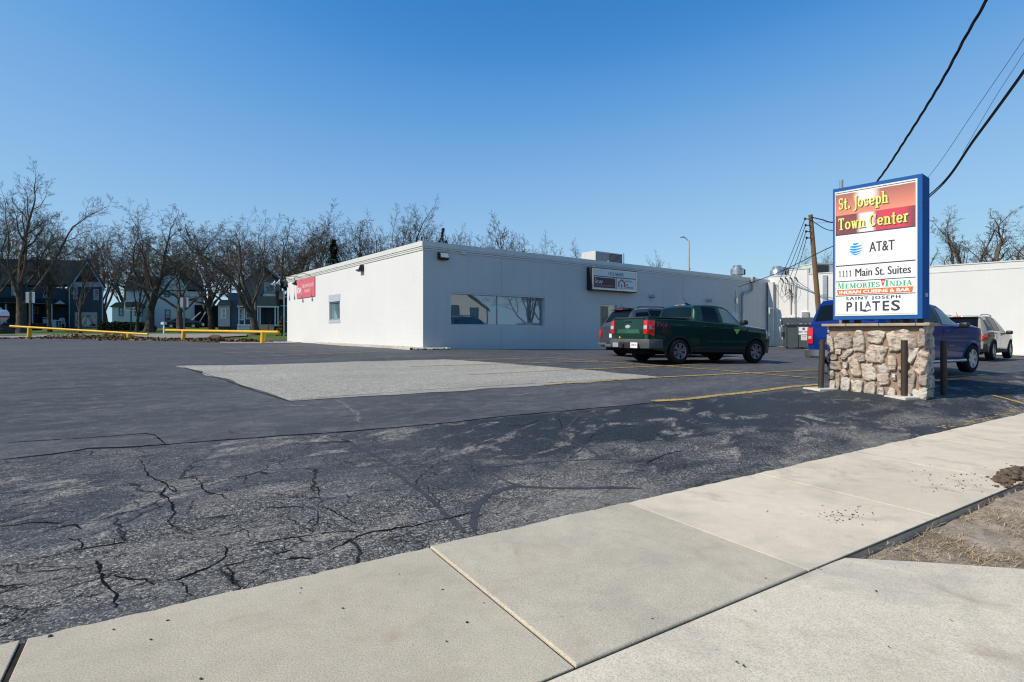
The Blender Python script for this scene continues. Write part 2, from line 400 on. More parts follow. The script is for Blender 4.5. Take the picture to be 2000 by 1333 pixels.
def gridmesh(name, X, Y, Z, mat, smooth=True):
    a, b = X.shape
    me = bpy.data.meshes.new(name)
    co = np.stack([X, Y, Z], -1).reshape(-1, 3)
    i, j = np.meshgrid(np.arange(a - 1), np.arange(b - 1), indexing='ij'); k = (i * b + j).ravel()
    fs = np.stack([k, k + b, k + b + 1, k + 1], 1)
    me.from_pydata(co.tolist(), [], fs.tolist()); me.materials.append(mat)
    if smooth: me.polygons.foreach_set('use_smooth', [True] * len(me.polygons))
    me.update(); o = bpy.data.objects.new(name, me); COL.objects.link(o); MW[o] = Matrix.Identity(4)
    if me.polygons[0].normal.z < 0: me.flip_normals()
    return o
# base terrain, to the horizon
t = np.linspace(-1, 1, 230); gx = np.sinh(t * 5.2) / math.sinh(5.2) * 900
ty = np.linspace(-1, 1, 230); gy = np.sinh(ty * 5.2) / math.sinh(5.2) * 900 + 25
gx = np.unique(np.concatenate([gx, np.arange(-75, 75, 1.5)])); gy = np.unique(np.concatenate([gy, np.arange(-5, 90, 1.2)]))
GX, GY = np.meshgrid(gx, gy, indexing='ij')
far = np.clip((np.hypot(GX, GY) - 130) / 150, 0, 1)
GZ = gv(GX, GY); GZ = GZ * (1 - far) + 2.4 * far - .07 - .2 * np.clip((U1 + .6 - (-GX * SY + GY * SX)) / .5, 0, 1)
struct(gridmesh('ground', GX, GY, GZ, MAT_LAWN))
# the asphalt lot
ss = 3 + 2 * np.sinh(np.linspace(-3.75, 3.55, 300)); vv = np.linspace(0, 1, 190) ** 1.45
S_, V_ = np.meshgrid(ss, vv, indexing='ij')
umax = 33.9 + 1.452 * np.maximum(0, 4.65 - S_) + .35 * np.sin(S_ * 1.9) + .2 * np.sin(S_ * 5.1)
umax = np.where(S_ > 5.5, 42, umax)
U_ = (U1 - .05) + (umax - U1 + .05) * V_
edge = .05 * np.sin(S_ * 2.7) + .03 * np.sin(S_ * 7.3) + .018 * np.sin(S_ * 19)
X_, Y_ = xy(S_, U_)
Z_ = gv(X_, Y_)
nn = np.array([nz(x * .35, y * .35) + .5 * nz(x * .9, y * .9, 4) for x, y in zip(X_.ravel(), Y_.ravel())]).reshape(X_.shape)
lip = np.clip((U_ - U1 + .03) / .06, 0, 1)
Z_ = Z_ + .012 * nn * np.clip((U_ - 3.6) / 1, 0, 1) - .012 * (1 - lip)
_sp = sorted(su(*gpt(a, b).xy) for a, b in [(-300, 925), (-60, 905), (0, 900), (100, 889), (172, 877), (320, 869), (500, 856), (700, 842), (850, 829), (1000, 812), (1150, 799), (1280, 787), (1370, 778), (1600, 757), (1800, 745)])
seam_u = np.interp(S_, [q[0] for q in _sp], [q[1] for q in _sp])
near = sm(-U_, -seam_u - .02, -seam_u + .06)
wear = near * (.68 + .48 * sm(-U_, -5.9, -3.6) + .10 * sm(-S_, -2.6, .5))
wear = wear * (1 - .16 * sm(S_, 2.3, 5.5)) + .22 * nn * near
wear = np.maximum(wear, .24 + .24 * nn)
seal = sm(S_, 1.0, 4.0) * near + .3 * sm(U_, 20, 26) * sm(S_, 6, 10)
lot = struct(gridmesh('parking_lot', X_, Y_, Z_, MAT_ASPH))
attr_color(lot, 'mask', np.stack([np.clip(wear, 0, 1.3).ravel(), np.clip(seal, 0, 1).ravel(), np.zeros(X_.size)], 1))
def lotz(x, y): return g(x, y) + .012 * (nz(x * .35, y * .35) + .5 * nz(x * .9, y * .9, 4)) * min(1, max(0, (su(x, y)[1] - 3.6)))
# ---- lighter repaved patch
MAT_PATCH = None
def mat_patch():
    m, nt, b = nmat('old_grey_asphalt')
    v = coords(nt); f = noise_tex(nt, v, 70, 3, .7); a = noise_tex(nt, coords(nt, (.4, 1.3, 1), R(-32)), .8, 6, .6); w = noise_tex(nt, v, 8, 5, .65)
    vo = N(nt, 'ShaderNodeTexVoronoi', Scale=60.0); L(nt, v, vo.inputs['Vector'])
    sc = N(nt, 'ShaderNodeSeparateColor'); L(nt, vo.outputs['Color'], sc.inputs[0])
    c = mix(nt, ramp(nt, a, [(.3, 0), (.7, 1)]), (.30, .285, .245), (.395, .375, .32))
    c = mix(nt, .8, c, ramp(nt, sc.outputs[0], [(0, .5), (.6, .95), (1, 1.6)]), 'MULTIPLY')
    c = mix(nt, .5, c, ramp(nt, w, [(.3, .75), (.7, 1.15)]), 'MULTIPLY')
    L(nt, c, b.inputs['Base Color']); b.inputs['Roughness'].default_value = .92; b.inputs['Specular IOR Level'].default_value = .2
    bump(nt, b, f, .5, .01); return m
P00, P10, P11, P01 = gpt(565, 784), gpt(1296, 737.5), gpt(868, 702.5), gpt(350, 716)
na, nb = 60, 40; PX = np.zeros((na, nb)); PY = PX.copy(); PZ = PX.copy()
for i in range(na):
    for j in range(nb):
        a, b_ = i / (na - 1), j / (nb - 1)
        p = P00.lerp(P10, a).lerp(P01.lerp(P11, a), b_)
        k = 0.16 if (i in (0, na - 1) or j in (0, nb - 1)) else 0
        q = Vector((p.x + k * nz(p.x * 1.3, p.y * 1.3, 7), p.y + k * nz(p.x * 1.3, p.y * 1.3, 11)))
        PX[i, j], PY[i, j] = q.x, q.y; PZ[i, j] = lotz(q.x, q.y) + .009
struct(gridmesh('asphalt_patch', PX, PY, PZ, mat_patch()))
# ---- ribbons lying on the ground (cracks, paint)
def resample(pts, step):
    out = [pts[0]]
    for a, b in zip(pts[:-1], pts[1:]):
        n = max(1, int((b - a).length / step))
        for k in range(1, n + 1): out.append(a.lerp(b, k / n))
    return out
def ribbon(mb, pts, width, lift, jit=0, wjit=0, step=.1, seed=0, taper=True, m=0):
    pts = resample([Vector((p.x, p.y, 0)) for p in pts], step); n = len(pts)
    if n < 3: return
    L1, R1 = [], []
    for i, p in enumerate(pts):
        d = (pts[min(i + 1, n - 1)] - pts[max(i - 1, 0)]); d.z = 0; d.normalize(); q = Vector((-d.y, d.x, 0))
        o = jit * (nz(p.x * 3, p.y * 3, seed) + .6 * nz(p.x * 9, p.y * 9, seed + 3) + .45 * nz(p.x * 28, p.y * 28, seed + 6))
        w = width * max(.4, 1 + wjit * (nz(p.x * 4, p.y * 4, seed + 9) * 1.5 + .9 * nz(p.x * 17, p.y * 17, seed)))
        if taper: w *= min(1, .45 + 9 * min(i, n - 1 - i) / n)
        if wjit > .5: w *= (1 + 1.5 * abs(d.x) ** 2) * .58
        w = max(w, .002)
        for lst, sg in ((L1, .5), (R1, -.5)):
            r = p + q * (o + sg * w * (1 + wjit * .7 * nz(p.x * 13, p.y * 13, seed + sg * 5)))
            lst.append(Vector((r.x, r.y, lotz(r.x, r.y) + lift)))
    mb.grid([L1, R1], m)
MAT_CRACK = M_('crack_fill', (.010, .010, .011), .95, .05, var=.4, vs=20)
MAT_TAR = M_('tar_filler', (.045, .046, .052), .75, .3, var=.3, vs=6)
MAT_PALE = M_('worn_scuff', (.19, .185, .175), .95, .1, var=.35, vs=12, fine=.8)
cr = MB()
def px(l, ox=0, oy=0, k=1.0): return [gpt(ox + a / k, oy + b / k) for a, b in l]
k4 = 2.857
seam = px([(-60, 905), (0, 900), (60, 893), (100, 889), (150, 881), (172, 877), (250, 875), (320, 869), (500, 856), (700, 842), (850, 829), (1000, 812), (1150, 799), (1215, 794), (1280, 787), (1370, 778)])
ribbon(cr, seam, .028, .004, .02, .6, .06, 1)
ribbon(cr, px([(0, 866), (150, 858), (285, 848), (300, 850), (312, 858), (322, 868)]), .014, .004, .015, .6, .06, 2)
for i, (w, l) in enumerate([
    (.010, [(0, 262), (150, 240), (300, 215), (450, 190), (600, 165), (720, 140), (850, 130), (920, 118), (1080, 90), (1250, 60), (1400, 15)]),
    (.011, [(0, 365), (170, 340), (330, 345), (400, 320), (480, 290)]),
    (.010, [(0, 470), (130, 430), (250, 395), (390, 365), (450, 380)]),
    (.016, [(780, 0), (810, 50), (820, 80), (870, 110), (915, 125), (950, 140), (975, 150), (975, 172), (930, 147), (905, 165), (900, 195), (935, 225), (970, 260), (985, 290), (950, 330), (945, 350), (980, 385), (1030, 400), (1090, 410)]),
    (.011, [(300, 530), (420, 500), (560, 475), (700, 450), (800, 420)]),
    (.010, [(0, 590), (90, 578), (105, 632), (280, 618), (400, 608), (520, 595)]),
    (.020, [(540, 560), (570, 600), (590, 660), (605, 700), (612, 760), (622, 830)]),
    (.018, [(640, 640), (860, 690), (1000, 660), (1080, 630), (1150, 600), (1250, 545), (1270, 490), (1240, 475)]),
    (.010, [(1250, 590), (1400, 560), (1560, 525), (1640, 500)]),
    (.015, [(1260, 600), (1290, 640), (1315, 690)]),
    (.009, [(1330, 370), (1390, 400), (1400, 440), (1380, 470)]),
    (.009, [(1080, 90), (1120, 130), (1150, 180), (1210, 190), (1270, 210), (1330, 260)]),
    (.012, [(1690, 110), (1770, 165), (1785, 210), (1785, 245), (1740, 260), (1600, 265), (1480, 270)]),
    (.010, [(1770, 260), (1850, 290), (1920, 320), (1990, 360)]),
    (.014, [(1340, 600), (1500, 580), (1620, 550), (1740, 550), (1850, 500), (2000, 430), (2100, 400), (2300, 370), (2650, 290)]),
    (.009, [(1420, 470), (1600, 440), (1780, 410), (1990, 395)]),
    (.016, [(390, 430), (440, 440), (430, 490), (300, 530), (120, 560)]),
    (.010, [(440, 440), (560, 400), (700, 350), (940, 240)]),
    (.008, [(640, 550), (760, 490), (960, 380), (1060, 370)]),
    (.009, [(960, 330), (1120, 320), (1330, 300)]), (.008, [(1560, 400), (1600, 450), (1590, 500), (1640, 550)]),
    (.010, [(1000, 680), (1060, 760)]), (.008, [(300, 215), (370, 150)]), (.009, [(1740, 410), (1760, 340), (1770, 265)]),
    (.008, [(620, 780), (820, 720), (880, 690)]), (.008, [(-60, 700), (150, 690), (330, 660), (540, 600)]),
    (.008, [(0, -130), (180, -170), (500, -210), (760, -260)]), (.007, [(800, -120), (1100, -150), (1500, -180)]),
    (.008, [(830, -60), (1000, -100), (1280, -160), (1330, -145)])]):
    ribbon(cr, px(l, 0, 900, k4), w * .72, .004, .034, .9, .014, i + 10)
for i, (w, l) in enumerate([(.009, [(0, 600), (180, 640), (250, 640), (100, 600)]), (.010, [(1220, 550), (1280, 520), (1300, 515)]), (.012, [(1405, 510), (1420, 560)]),
    (.008, [(1460, 730), (1530, 680), (1600, 600), (1690, 580)]), (.010, [(1890, 755), (1990, 715), (2080, 690)]), (.008, [(1750, 470), (1790, 455)]),
    (.007, [(270, 510), (275, 525)]), (.009, [(360, 570), (400, 590)]), (.008, [(1020, 545), (1210, 548), (1290, 520)]), (.007, [(0, 700), (250, 760), (330, 740)])]):
    ribbon(cr, px(l, 600, 640, k4), w, .004, .015, .8, .04, i + 60)
ribbon(cr, px([(560, 784), (500, 766), (440, 744), (350, 716)]), .02, .011, .02, .7, .08, 5)
ribbon(cr, px([(560, 784), (800, 765), (1060, 749), (1296, 737.5)]), .016, .011, .02, .7, .08, 6)
struct(cr.build('asphalt_cracks', MAT_CRACK, fixn=False))
tar = MB()
for i, (w, l) in enumerate([(.055, [(930, 400), (920, 330), (950, 260), (1000, 200), (1080, 165), (1160, 145), (1300, 155), (1500, 158), (1700, 152), (1860, 155)]),
    (.045, [(1160, 140), (1100, 110), (1000, 60), (930, 30), (900, -10), (850, -40)]), (.05, [(450, 50), (520, 90), (610, 160), (700, 230), (800, 330), (880, 400)]),
    (.04, [(520, 15), (700, 25), (920, 20), (1000, 40), (1300, 10), (1650, -10), (1800, 0)]), (.04, [(1650, -10), (1550, -80), (1420, -130), (1440, -180), (1530, -260)])]):
    ribbon(tar, px(l, 600, 900, k4), w, .0025, .012, .35, .05, i + 80)
ribbon(tar, px([(600, 866), (680, 862), (730, 890), (800, 925)]), .05, .0025, .02, .3, .05, 90)
struct(tar.build('tar_seams', MAT_TAR, fixn=False))
pale = MB()
for i, (w, l) in enumerate([(.09, [(655, 782), (690, 800), (700, 812), (705, 824)]), (.05, [(548, 792), (600, 794), (650, 800)]), (.06, [(146, 800), (192, 796)]), (.05, [(154, 740), (186, 740)]),
    (.05, [(945, 770), (1010, 772), (1050, 766)]), (.05, [(1160, 752), (1240, 756), (1330, 770)]), (.05, [(1530, 749), (1580, 748)]), (.05, [(1600, 781), (1700, 782)])]):
    ribbon(pale, px(l), w, .0035, .05, 1.0, .06, i + 120)
struct(pale.build('scuff_marks', MAT_PALE, fixn=False))
# ---- yellow parking lines
def mat_line():
    m, nt, b = nmat('yellow_line'); v = coords(nt)
    f = noise_tex(nt, v, 14, 6, .7); f2 = noise_tex(nt, v, 1.2, 3)
    c = mix(nt, ramp(nt, f, [(.40, 1), (.56, 0)]), (.52, .33, .055), (.10, .095, .085))
    c = mix(nt, math_(nt, 'MULTIPLY', ramp(nt, f2, [(.4, 0), (.7, 1)]), .5), c, (.36, .27, .10))
    L(nt, c, b.inputs['Base Color']); b.inputs['Roughness'].default_value = .85; return m
MAT_LINE = mat_line()
ln = MB()
for i, (w, l) in enumerate([(.15, [(1275, 785), (1340, 781), (1400, 773), (1470, 766), (1540, 757), (1600, 752)]), (.11, [(1060, 753), (1180, 745), (1290, 737.5), (1480, 729), (1612, 723)]),
    (.1, [(912, 732), (1142, 722.5), (1300, 716), (1480, 709)]), (.09, [(801, 717), (990, 711.5), (1177, 707)]), (.09, [(873, 705), (990, 702), (1072, 699.5)]),
    (.1, [(1072, 699.5), (1226, 711), (1400, 724), (1612, 741)]), (.08, [(395, 684.5), (520, 679), (612, 675)]), (.08, [(434, 691), (520, 688), (595, 685)]), (.09, [(486, 697), (600, 693), (735, 688)]),
    (.1, [(1840, 738), (1924, 733)]), (.13, [(1938, 773), (1965, 780), (2000, 790), (2060, 806)]), (.08, [(1300, 705.5), (1480, 697)])]):
    ribbon(ln, px(l), w, .011 + .0012 * (i % 4), 0, .12, .25, i, taper=False)
rngl = random.Random(4)
for k in range(90):                                       # the worn-away line by the walk
    a = rngl.random(); s_ = 9.7 + 3.3 * a; u_ = U1 + .16 + rngl.uniform(-.06, .06) + .05 * math.sin(s_)
    x0, y0 = xy(s_, u_); x1, y1 = xy(s_ + rngl.uniform(.03, .09), u_ + rngl.uniform(-.01, .01))
    ribbon(ln, [Vector((x0, y0, 0)), Vector((x1, y1, 0))], rngl.uniform(.015, .05), .006, 0, .4, .02, k)
struct(ln.build('parking_lines', MAT_LINE, fixn=False))
# ---- front sidewalk: slabs with tooled joints
def slab(mb, poly, z, tones, tone, th=.09, r=.004, nsub=1):
    """polygon slab with a rounded arris; poly is CCW in (x,y)"""
    n = len(poly); P = [Vector((p[0], p[1])) for p in poly]
    def inset(d):
        out = []
        for i in range(n):
            a, b, c = P[i - 1], P[i], P[(i + 1) % n]
            e1, e2 = (b - a).normalized(), (c - b).normalized()
            n1, n2 = Vector((-e1.y, e1.x)), Vector((-e2.y, e2.x))
            k = n1 + n2; k = k / max(.3, k.dot(n1)); out.append(b + k * d)
        return out
    rings = [(P, z - th), (P, z - r), (inset(r * .35), z - r * .4), (inset(r * .8), z - r * .1), (inset(r * 1.3), z)]
    b0 = len(mb.v)
    vs = [(q.x, q.y, h) for ring, h in rings for q in ring]
    fs = [(i * n + j, i * n + (j + 1) % n, (i + 1) * n + (j + 1) % n, (i + 1) * n + j) for i in range(4) for j in range(n)]
    fs.append(tuple(4 * n + j for j in range(n)))
    mb.add(vs, fs); tones += [tone] * len(vs)
walk = MB(); wt = []
joints = [-19.0, -15.2, -11.4, -9.6, -7.8, -6.0, -4.15, -2.35, -.55, 1.47, 3.25, 5.05, 6.85, 8.65, 10.45, 12.25, 14.0, 17.6, 21.2, 26]
rngw = random.Random(8)
for a, b in zip(joints[:-1], joints[1:]):
    gp = .0055 if (a < 3.3) else .004
    gl, gr = gp, gp
    if abs(a - 1.47) < .01: gl = .012
    if abs(b - 1.47) < .01: gr = .0
    if abs(b + .55) < .01: gr = .022
    z = .0 + (.007 if 1.4 < a < 1.5 else 0) 
    tone = (.925, .89, .80) if a < 3.2 else (1.27, 1.19, 1.075)
    if 1.4 < a < 1.5: tone = (.97, .935, .85)
    k = rngw.uniform(.97, 1.03); tone = tuple(c * k for c in tone)
    us = np.linspace(U0 + .008, U1 - .004, 2)
    top = [xy(b - gr - (b - a - gr - gl) * q, U1 - .006 + .026 * nz((b - (b - a) * q) * 2.1, 0, 3) + .013 * nz((b - (b - a) * q) * 9, 1, 3) + .008 * nz((b - (b - a) * q) * 23, 2, 3)) for q in np.linspace(0, 1, 46)]
    slab(walk, [xy(a + gl, U0 + .003), xy(b - gr, U0 + .003)] + top, z, wt, tone, r=.009 if 1.4 < a < 1.5 else .004)
wo_ = walk.build('sidewalk', MAT_WALK); struct(wo_); attr_color(wo_, 'tone', np.array(wt, np.float32))
bed = MB(); bed.grid([[Vector((*xy(s_, u_), -.009)) for u_ in (U0 - .012, U1 - .03)] for s_ in np.linspace(-19, 26, 60)]); bo = bed.build('joint_dirt', M_('joint_soil', (.035, .030, .024), .95, .05, var=.4, vs=9)); struct(bo)
if bo.data.polygons[0].normal.z < 0: bo.data.flip_normals()
# ---- driveway apron towards the street
ap = MB(); at_ = []
f0, f1 = gpt(1650, 1091), gpt(2000, 1113)
fl = (f1 - f0)
f2 = f0 + fl * 2.0; f3 = f0 + fl * 4 + Vector((.6, -.9, 0))
sA, _ = su(f0.x, f0.y)
poly = [xy(-16, -3.2)] + [(f3.x + 1.5, f3.y - 3.0), (f3.x, f3.y), (f2.x, f2.y - .08), (f1.x, f1.y), ((f0.x * .55 + f1.x * .45), (f0.y * .55 + f1.y * .45) + .01), (f0.x + .10, f0.y - .015), (f0.x, f0.y), xy(sA - .12, U0 - .002), xy(1.2, U0 - .002), xy(-2, U0 - .002), xy(-16, U0 - .002)]
def slab_cut(pl, z, tone): slab(ap, pl, z, at_, tone, th=.12, r=.010)
slab_cut(poly, -.004, (1.04, .99, .90))
apo = ap.build('driveway_apron', MAT_DRIVE); struct(apo); attr_color(apo, 'tone', np.array(at_, np.float32))
# ---- dirt strip by the walk
ds = np.unique(np.concatenate([np.linspace(1.9, 14, 220), np.linspace(14, 30, 30)])); du = np.linspace(U0 - .001, -6, 150)
DS, DU = np.meshgrid(ds, du, indexing='ij'); DX, DY = xy(DS, DU)
DN = np.array([nz(x * 2.2, y * 2.2, 2) + .6 * nz(x * 6, y * 6, 5) + .35 * nz(x * 15, y * 15, 8) for x, y in zip(DX.ravel(), DY.ravel())]).reshape(DX.shape)
DZ = -.042 + .030 * DN + .02 * sm(DS, 5.2, 6.5) * sm(DU, .6, 1.6) + .02 * sm(-DU, -.6, 1)
DZ = np.where(DU > U0 - .05, -.085, DZ)
hide = DZ - .10 * (DS < sA - .5)
dirt = struct(gridmesh('dirt_verge', DX, DY, hide, MAT_DIRT))
def dz(x, y): return -.042 + .030 * (nz(x * 2.2, y * 2.2, 2) + .6 * nz(x * 6, y * 6, 5) + .35 * nz(x * 15, y * 15, 8))
def in_dirt(x, y):
    s_, u_ = su(x, y)
    if u_ > U0 - .03: return False
    w = Vector((x - f0.x, y - f0.y)); n_ = Vector((-fl.y, fl.x)).normalized()
    return w.dot(n_) > .03
straw = MB(); rs = random.Random(12)
for k in range(42000):
    x = rs.uniform(1.9, 7); y = rs.uniform(2.8, 7)
    if not in_dirt(x, y) or abs(x / max(y, .1)) > 1.05: continue
    dens = nz(x * 1.9, y * 1.9, 21) + .5 * nz(x * 5, y * 5, 22)
    if dens < rs.uniform(-.7, .25): continue
    a = rs.gauss(.5, .8); l = rs.uniform(.02, .10); w = rs.uniform(.001, .0026)
    z = dz(x, y) + rs.uniform(.002, .012); d = Vector((math.cos(a), math.sin(a), rs.uniform(-.05, .28))) * l; q = Vector((-math.sin(a), math.cos(a), 0)) * w
    p = Vector((x, y, z)); mid = p + d * .5 + Vector((0, 0, l * .08)) + q * rs.uniform(-3, 3)
    straw.add([p - q, p + q, mid + q * .8, mid - q * .8, p + d], [(0, 1, 2, 3), (3, 2, 4)], rs.choice((0, 0, 1, 2)))
stuff(straw.build('dry_grass', [M_('straw_tan', (.38, .27, .14), .8, .2), M_('straw_pale', (.50, .40, .25), .8, .2), M_('straw_brown', (.20, .13, .07), .8, .2)], fixn=False),
      'dry tan grass scattered over the bare dirt beside the sidewalk', 'grass')
# mud clods and grit
MAT_CLOD = M_('mud', (.12, .092, .065), .95, .1, var=.4, vs=18, bmp=.8, bs=60)
clod = MB(); rc = random.Random(3)
cc = gpt(1962, 938)
for k in range(120):
    a = rc.gauss(0, 1); b_ = rc.gauss(0, 1)
    p = cc + Vector((.20 * a + .10 * b_ + .16, .15 * b_ + .10 * a + .07, 0)); r_ = rc.uniform(.008, .042) * math.exp(-.15 * (a * a + b_ * b_))
    clod.blob((p.x, p.y, -.0 + r_ * .5 + max(0, .035 - .03 * (a * a + b_ * b_))), r_ * 1.3, r_, r_ * .8, .9, k, 2)
stuff(clod.build('mud_clods', MAT_CLOD, smooth=True, sharp=60), 'dark crumbled mud clods heaped at the sidewalk edge by the dirt', 'mud')
grit = MB()
def gr(x, y, r_): 
    p = gpt(x, y); grit.blob((p.x, p.y, .002 + (r_ * .3)), r_, r_ * .8, r_ * .5, .7, rc.random() * 50, 1)
for k in range(60): gr(1650 + rc.gauss(0, 38), 1012 + rc.gauss(0, 9), rc.uniform(.002, .008))
for k in range(90): gr(1870 + rc.gauss(0, 50), 945 + rc.gauss(0, 14), rc.uniform(.002, .008))
for k in range(150):
    s_ = rc.uniform(-1.5, 6); u_ = rc.uniform(-.6, U1 - .1); x, y = xy(s_, u_)
    if in_dirt(x, y): continue
    r_ = rc.uniform(.0015, .006); grit.blob((x, y, .003 + r_ * .3), r_ * 1.2, r_, r_ * .5, .7, k, 1)
for x, y, r_ in ((98, 1249, .010), (222, 1236, .006), (327, 1218, .007), (912, 1222, .008), (1275, 1216, .009), (970, 1043, .010), (871, 1065, .008), (902, 1062, .008), (1496, 1136, .010), (1711, 1160, .007)): gr(x, y, r_)
stuff(grit.build('grit', M_('dark_grit', (.035, .033, .03), .8, .2), smooth=True), 'small dark crumbs of grit scattered over the pale sidewalk', 'gravel')
tw = MB()
for pts in ([(1528, 1073), (1537, 1068), (1545, 1062)], [(1752, 891), (1768, 890)], [(1855, 1214), (1863, 1218)], [(1588, 1112), (1606, 1116)]):
    tw.tube([gpt(*p) + Vector((0, 0, .008)) for p in pts], [.003, .0028, .0015][:len(pts)], 5)
stuff(tw.build('twigs', M_('twig', (.16, .10, .05), .8, .2), smooth=True), 'thin dry brown twigs lying on the pale sidewalk slabs', 'twigs')
# ---- beyond the lot: side street, far walk
def strip(name, near, far_, mat, lift, n=50):
    A = [gpt(*p) for p in near]; B = [gpt(*p) for p in far_]
    def at(Pl, t):
        f = t * (len(Pl) - 1); i = min(int(f), len(Pl) - 2); return Pl[i].lerp(Pl[i + 1], f - i)
    rows = []
    for i in range(n + 1):
        a, b = at(A, i / n), at(B, i / n)
        rows.append([Vector((q.x, q.y, g(q.x, q.y) + lift)) for q in (a.lerp(b, k / 8) for k in range(9))])
    mb = MB(); mb.grid(rows); o = mb.build(name, mat, smooth=True)
    if o.data.polygons[0].normal.z < 0: o.data.flip_normals()
    return struct(o)
MAT_ROAD = M_('pale_road', (.30, .285, .265), .9, .2, var=.14, vs=.5, fine=.5, bmp=.2)
strip('side_street', [(-160, 661), (20, 661.3), (150, 661.8), (300, 662), (400, 660.5), (482, 656.5)], [(-160, 655), (20, 655), (150, 654.5), (280, 653), (400, 652.6), (482, 652.8)], MAT_ROAD, .03)
strip('far_sidewalk', [(430, 671.5), (500, 671.8), (570, 671.5)], [(430, 667.8), (500, 667.6), (600, 667)], MAT_ROAD, .02, 12)
# leaf litter under the rails
lit = MB(); rl = random.Random(77)
MLEAF = [M_('leaf_brown', (.16, .095, .045), .9, .1), M_('leaf_tan', (.27, .18, .095), .9, .1), M_('leaf_dark', (.06, .042, .028), .9, .1)]
def litter(x, y, n, sx, sy, hgt):
    for k in range(n):
        a, b_ = rl.gauss(0, 1), rl.gauss(0, 1)
        p = gpt(x, y) ; qx, qy = p.x + a * sx, p.y + b_ * sy
        h = hgt * math.exp(-.5 * (a * a + b_ * b_)) * rl.random()
        c = Vector((qx, qy, g(qx, qy) + .02 + h)); r_ = rl.uniform(.05, .13)
        n_ = Vector((rl.gauss(0, .6), rl.gauss(0, .6), 1)).normalized(); e = n_.orthogonal().normalized(); e.rotate(Matrix.Rotation(rl.uniform(0, 6.28), 3, n_)); f_ = n_.cross(e)
        lit.add([c - e * r_, c + f_ * r_ * .6, c + e * r_, c - f_ * r_ * .6 + n_ * r_ * .2], [(0, 1, 2), (0, 2, 3)], rl.choice((0, 0, 1, 2)))
for x, y, n, a, b_, h in ((142, 661, 700, 1.7, .5, .30), (190, 661.5, 500, 1.6, .4, .22), (228, 661, 500, .9, .5, .5), (262, 663, 300, 1.6, .5, .15), (60, 662, 250, 3, .4, .08), (340, 665, 350, 2, .5, .14), (400, 667, 450, 1.8, .4, .2), (455, 668, 350, 1.3, .35, .2), (485, 668.5, 260, .6, .3, .22), (20, 662, 160, 3, .4, .06), (300, 665.5, 160, 2, .4, .06)):
    litter(x, y, n, a, b_, h)
stuff(lit.build('leaf_litter', MLEAF, fixn=False), 'brown dead leaves heaped along the lot edge under the yellow rails', 'leaves')
dm = MB(); p = gpt(420, 663.5)
dm.blob((p.x, p.y, p.z - .02), .55, .35, .27, .8, 5, 3)
tag(dm.build('soil_mound', MAT_CLOD, smooth=True), 'small dark mound of soil beyond the right yellow rail', 'soil')
# ================================================================ BUILDINGS
class Plane:
    """vertical plane: origin K, unit direction e along it, outward normal n; (t, z) <-> world"""
    def __init__(s, K, e, n): s.K = Vector((*K, 0)); s.e = Vector((*e, 0)).normalized(); s.n = Vector((*n, 0)).normalized()
    def uv(s, x, y, off=0):
        r = Vector(((x - CX) / F, 1, -(y - HY) / F)); c = Vector((0, 0, CAMZ))
        k = (s.K + s.n * off - c).dot(s.n) / r.dot(s.n); p = c + r * k
        return (p - s.K).dot(s.e), p.z
    def P(s, t, z, off=0): q = s.K + s.e * t + s.n * off; return Vector((q.x, q.y, z))
    def M(s, right=None):                    # local x along e, local y = inward (-n), z up
        return Matrix(((s.e.x, -s.n.x, 0, s.K.x), (s.e.y, -s.n.y, 0, s.K.y), (0, 0, 1, 0), (0, 0, 0, 1)))
def text_mesh(txt, h=None, w=None, bold=0.0, spacing=1.0, italic=0):
    cu = bpy.data.curves.new('t', 'FONT'); cu.body = txt; cu.size = 1; cu.offset = bold; cu.space_character = spacing; cu.resolution_u = 3; cu.shear = italic
    o = bpy.data.objects.new('t', cu); COL.objects.link(o); dg = bpy.context.evaluated_depsgraph_get(); dg.update()
    me = bpy.data.meshes.new_from_object(o.evaluated_get(dg))
    vs = [v.co.copy() for v in me.vertices]; fs = [tuple(p.vertices) for p in me.polygons]
    bpy.data.objects.remove(o); bpy.data.curves.remove(cu); bpy.data.meshes.remove(me)
    return fit(vs, fs, h, w)
def fit(vs, fs, h=None, w=None):
    x0, x1 = min(v[0] for v in vs), max(v[0] for v in vs); y0, y1 = min(v[1] for v in vs), max(v[1] for v in vs)
    kx = (w / (x1 - x0)) if w else (h / (y1 - y0)); ky = (h / (y1 - y0)) if h else kx
    return [((v[0] - x0) * kx, (v[1] - y0) * ky, v[2] if len(v) > 2 else 0) for v in vs], fs
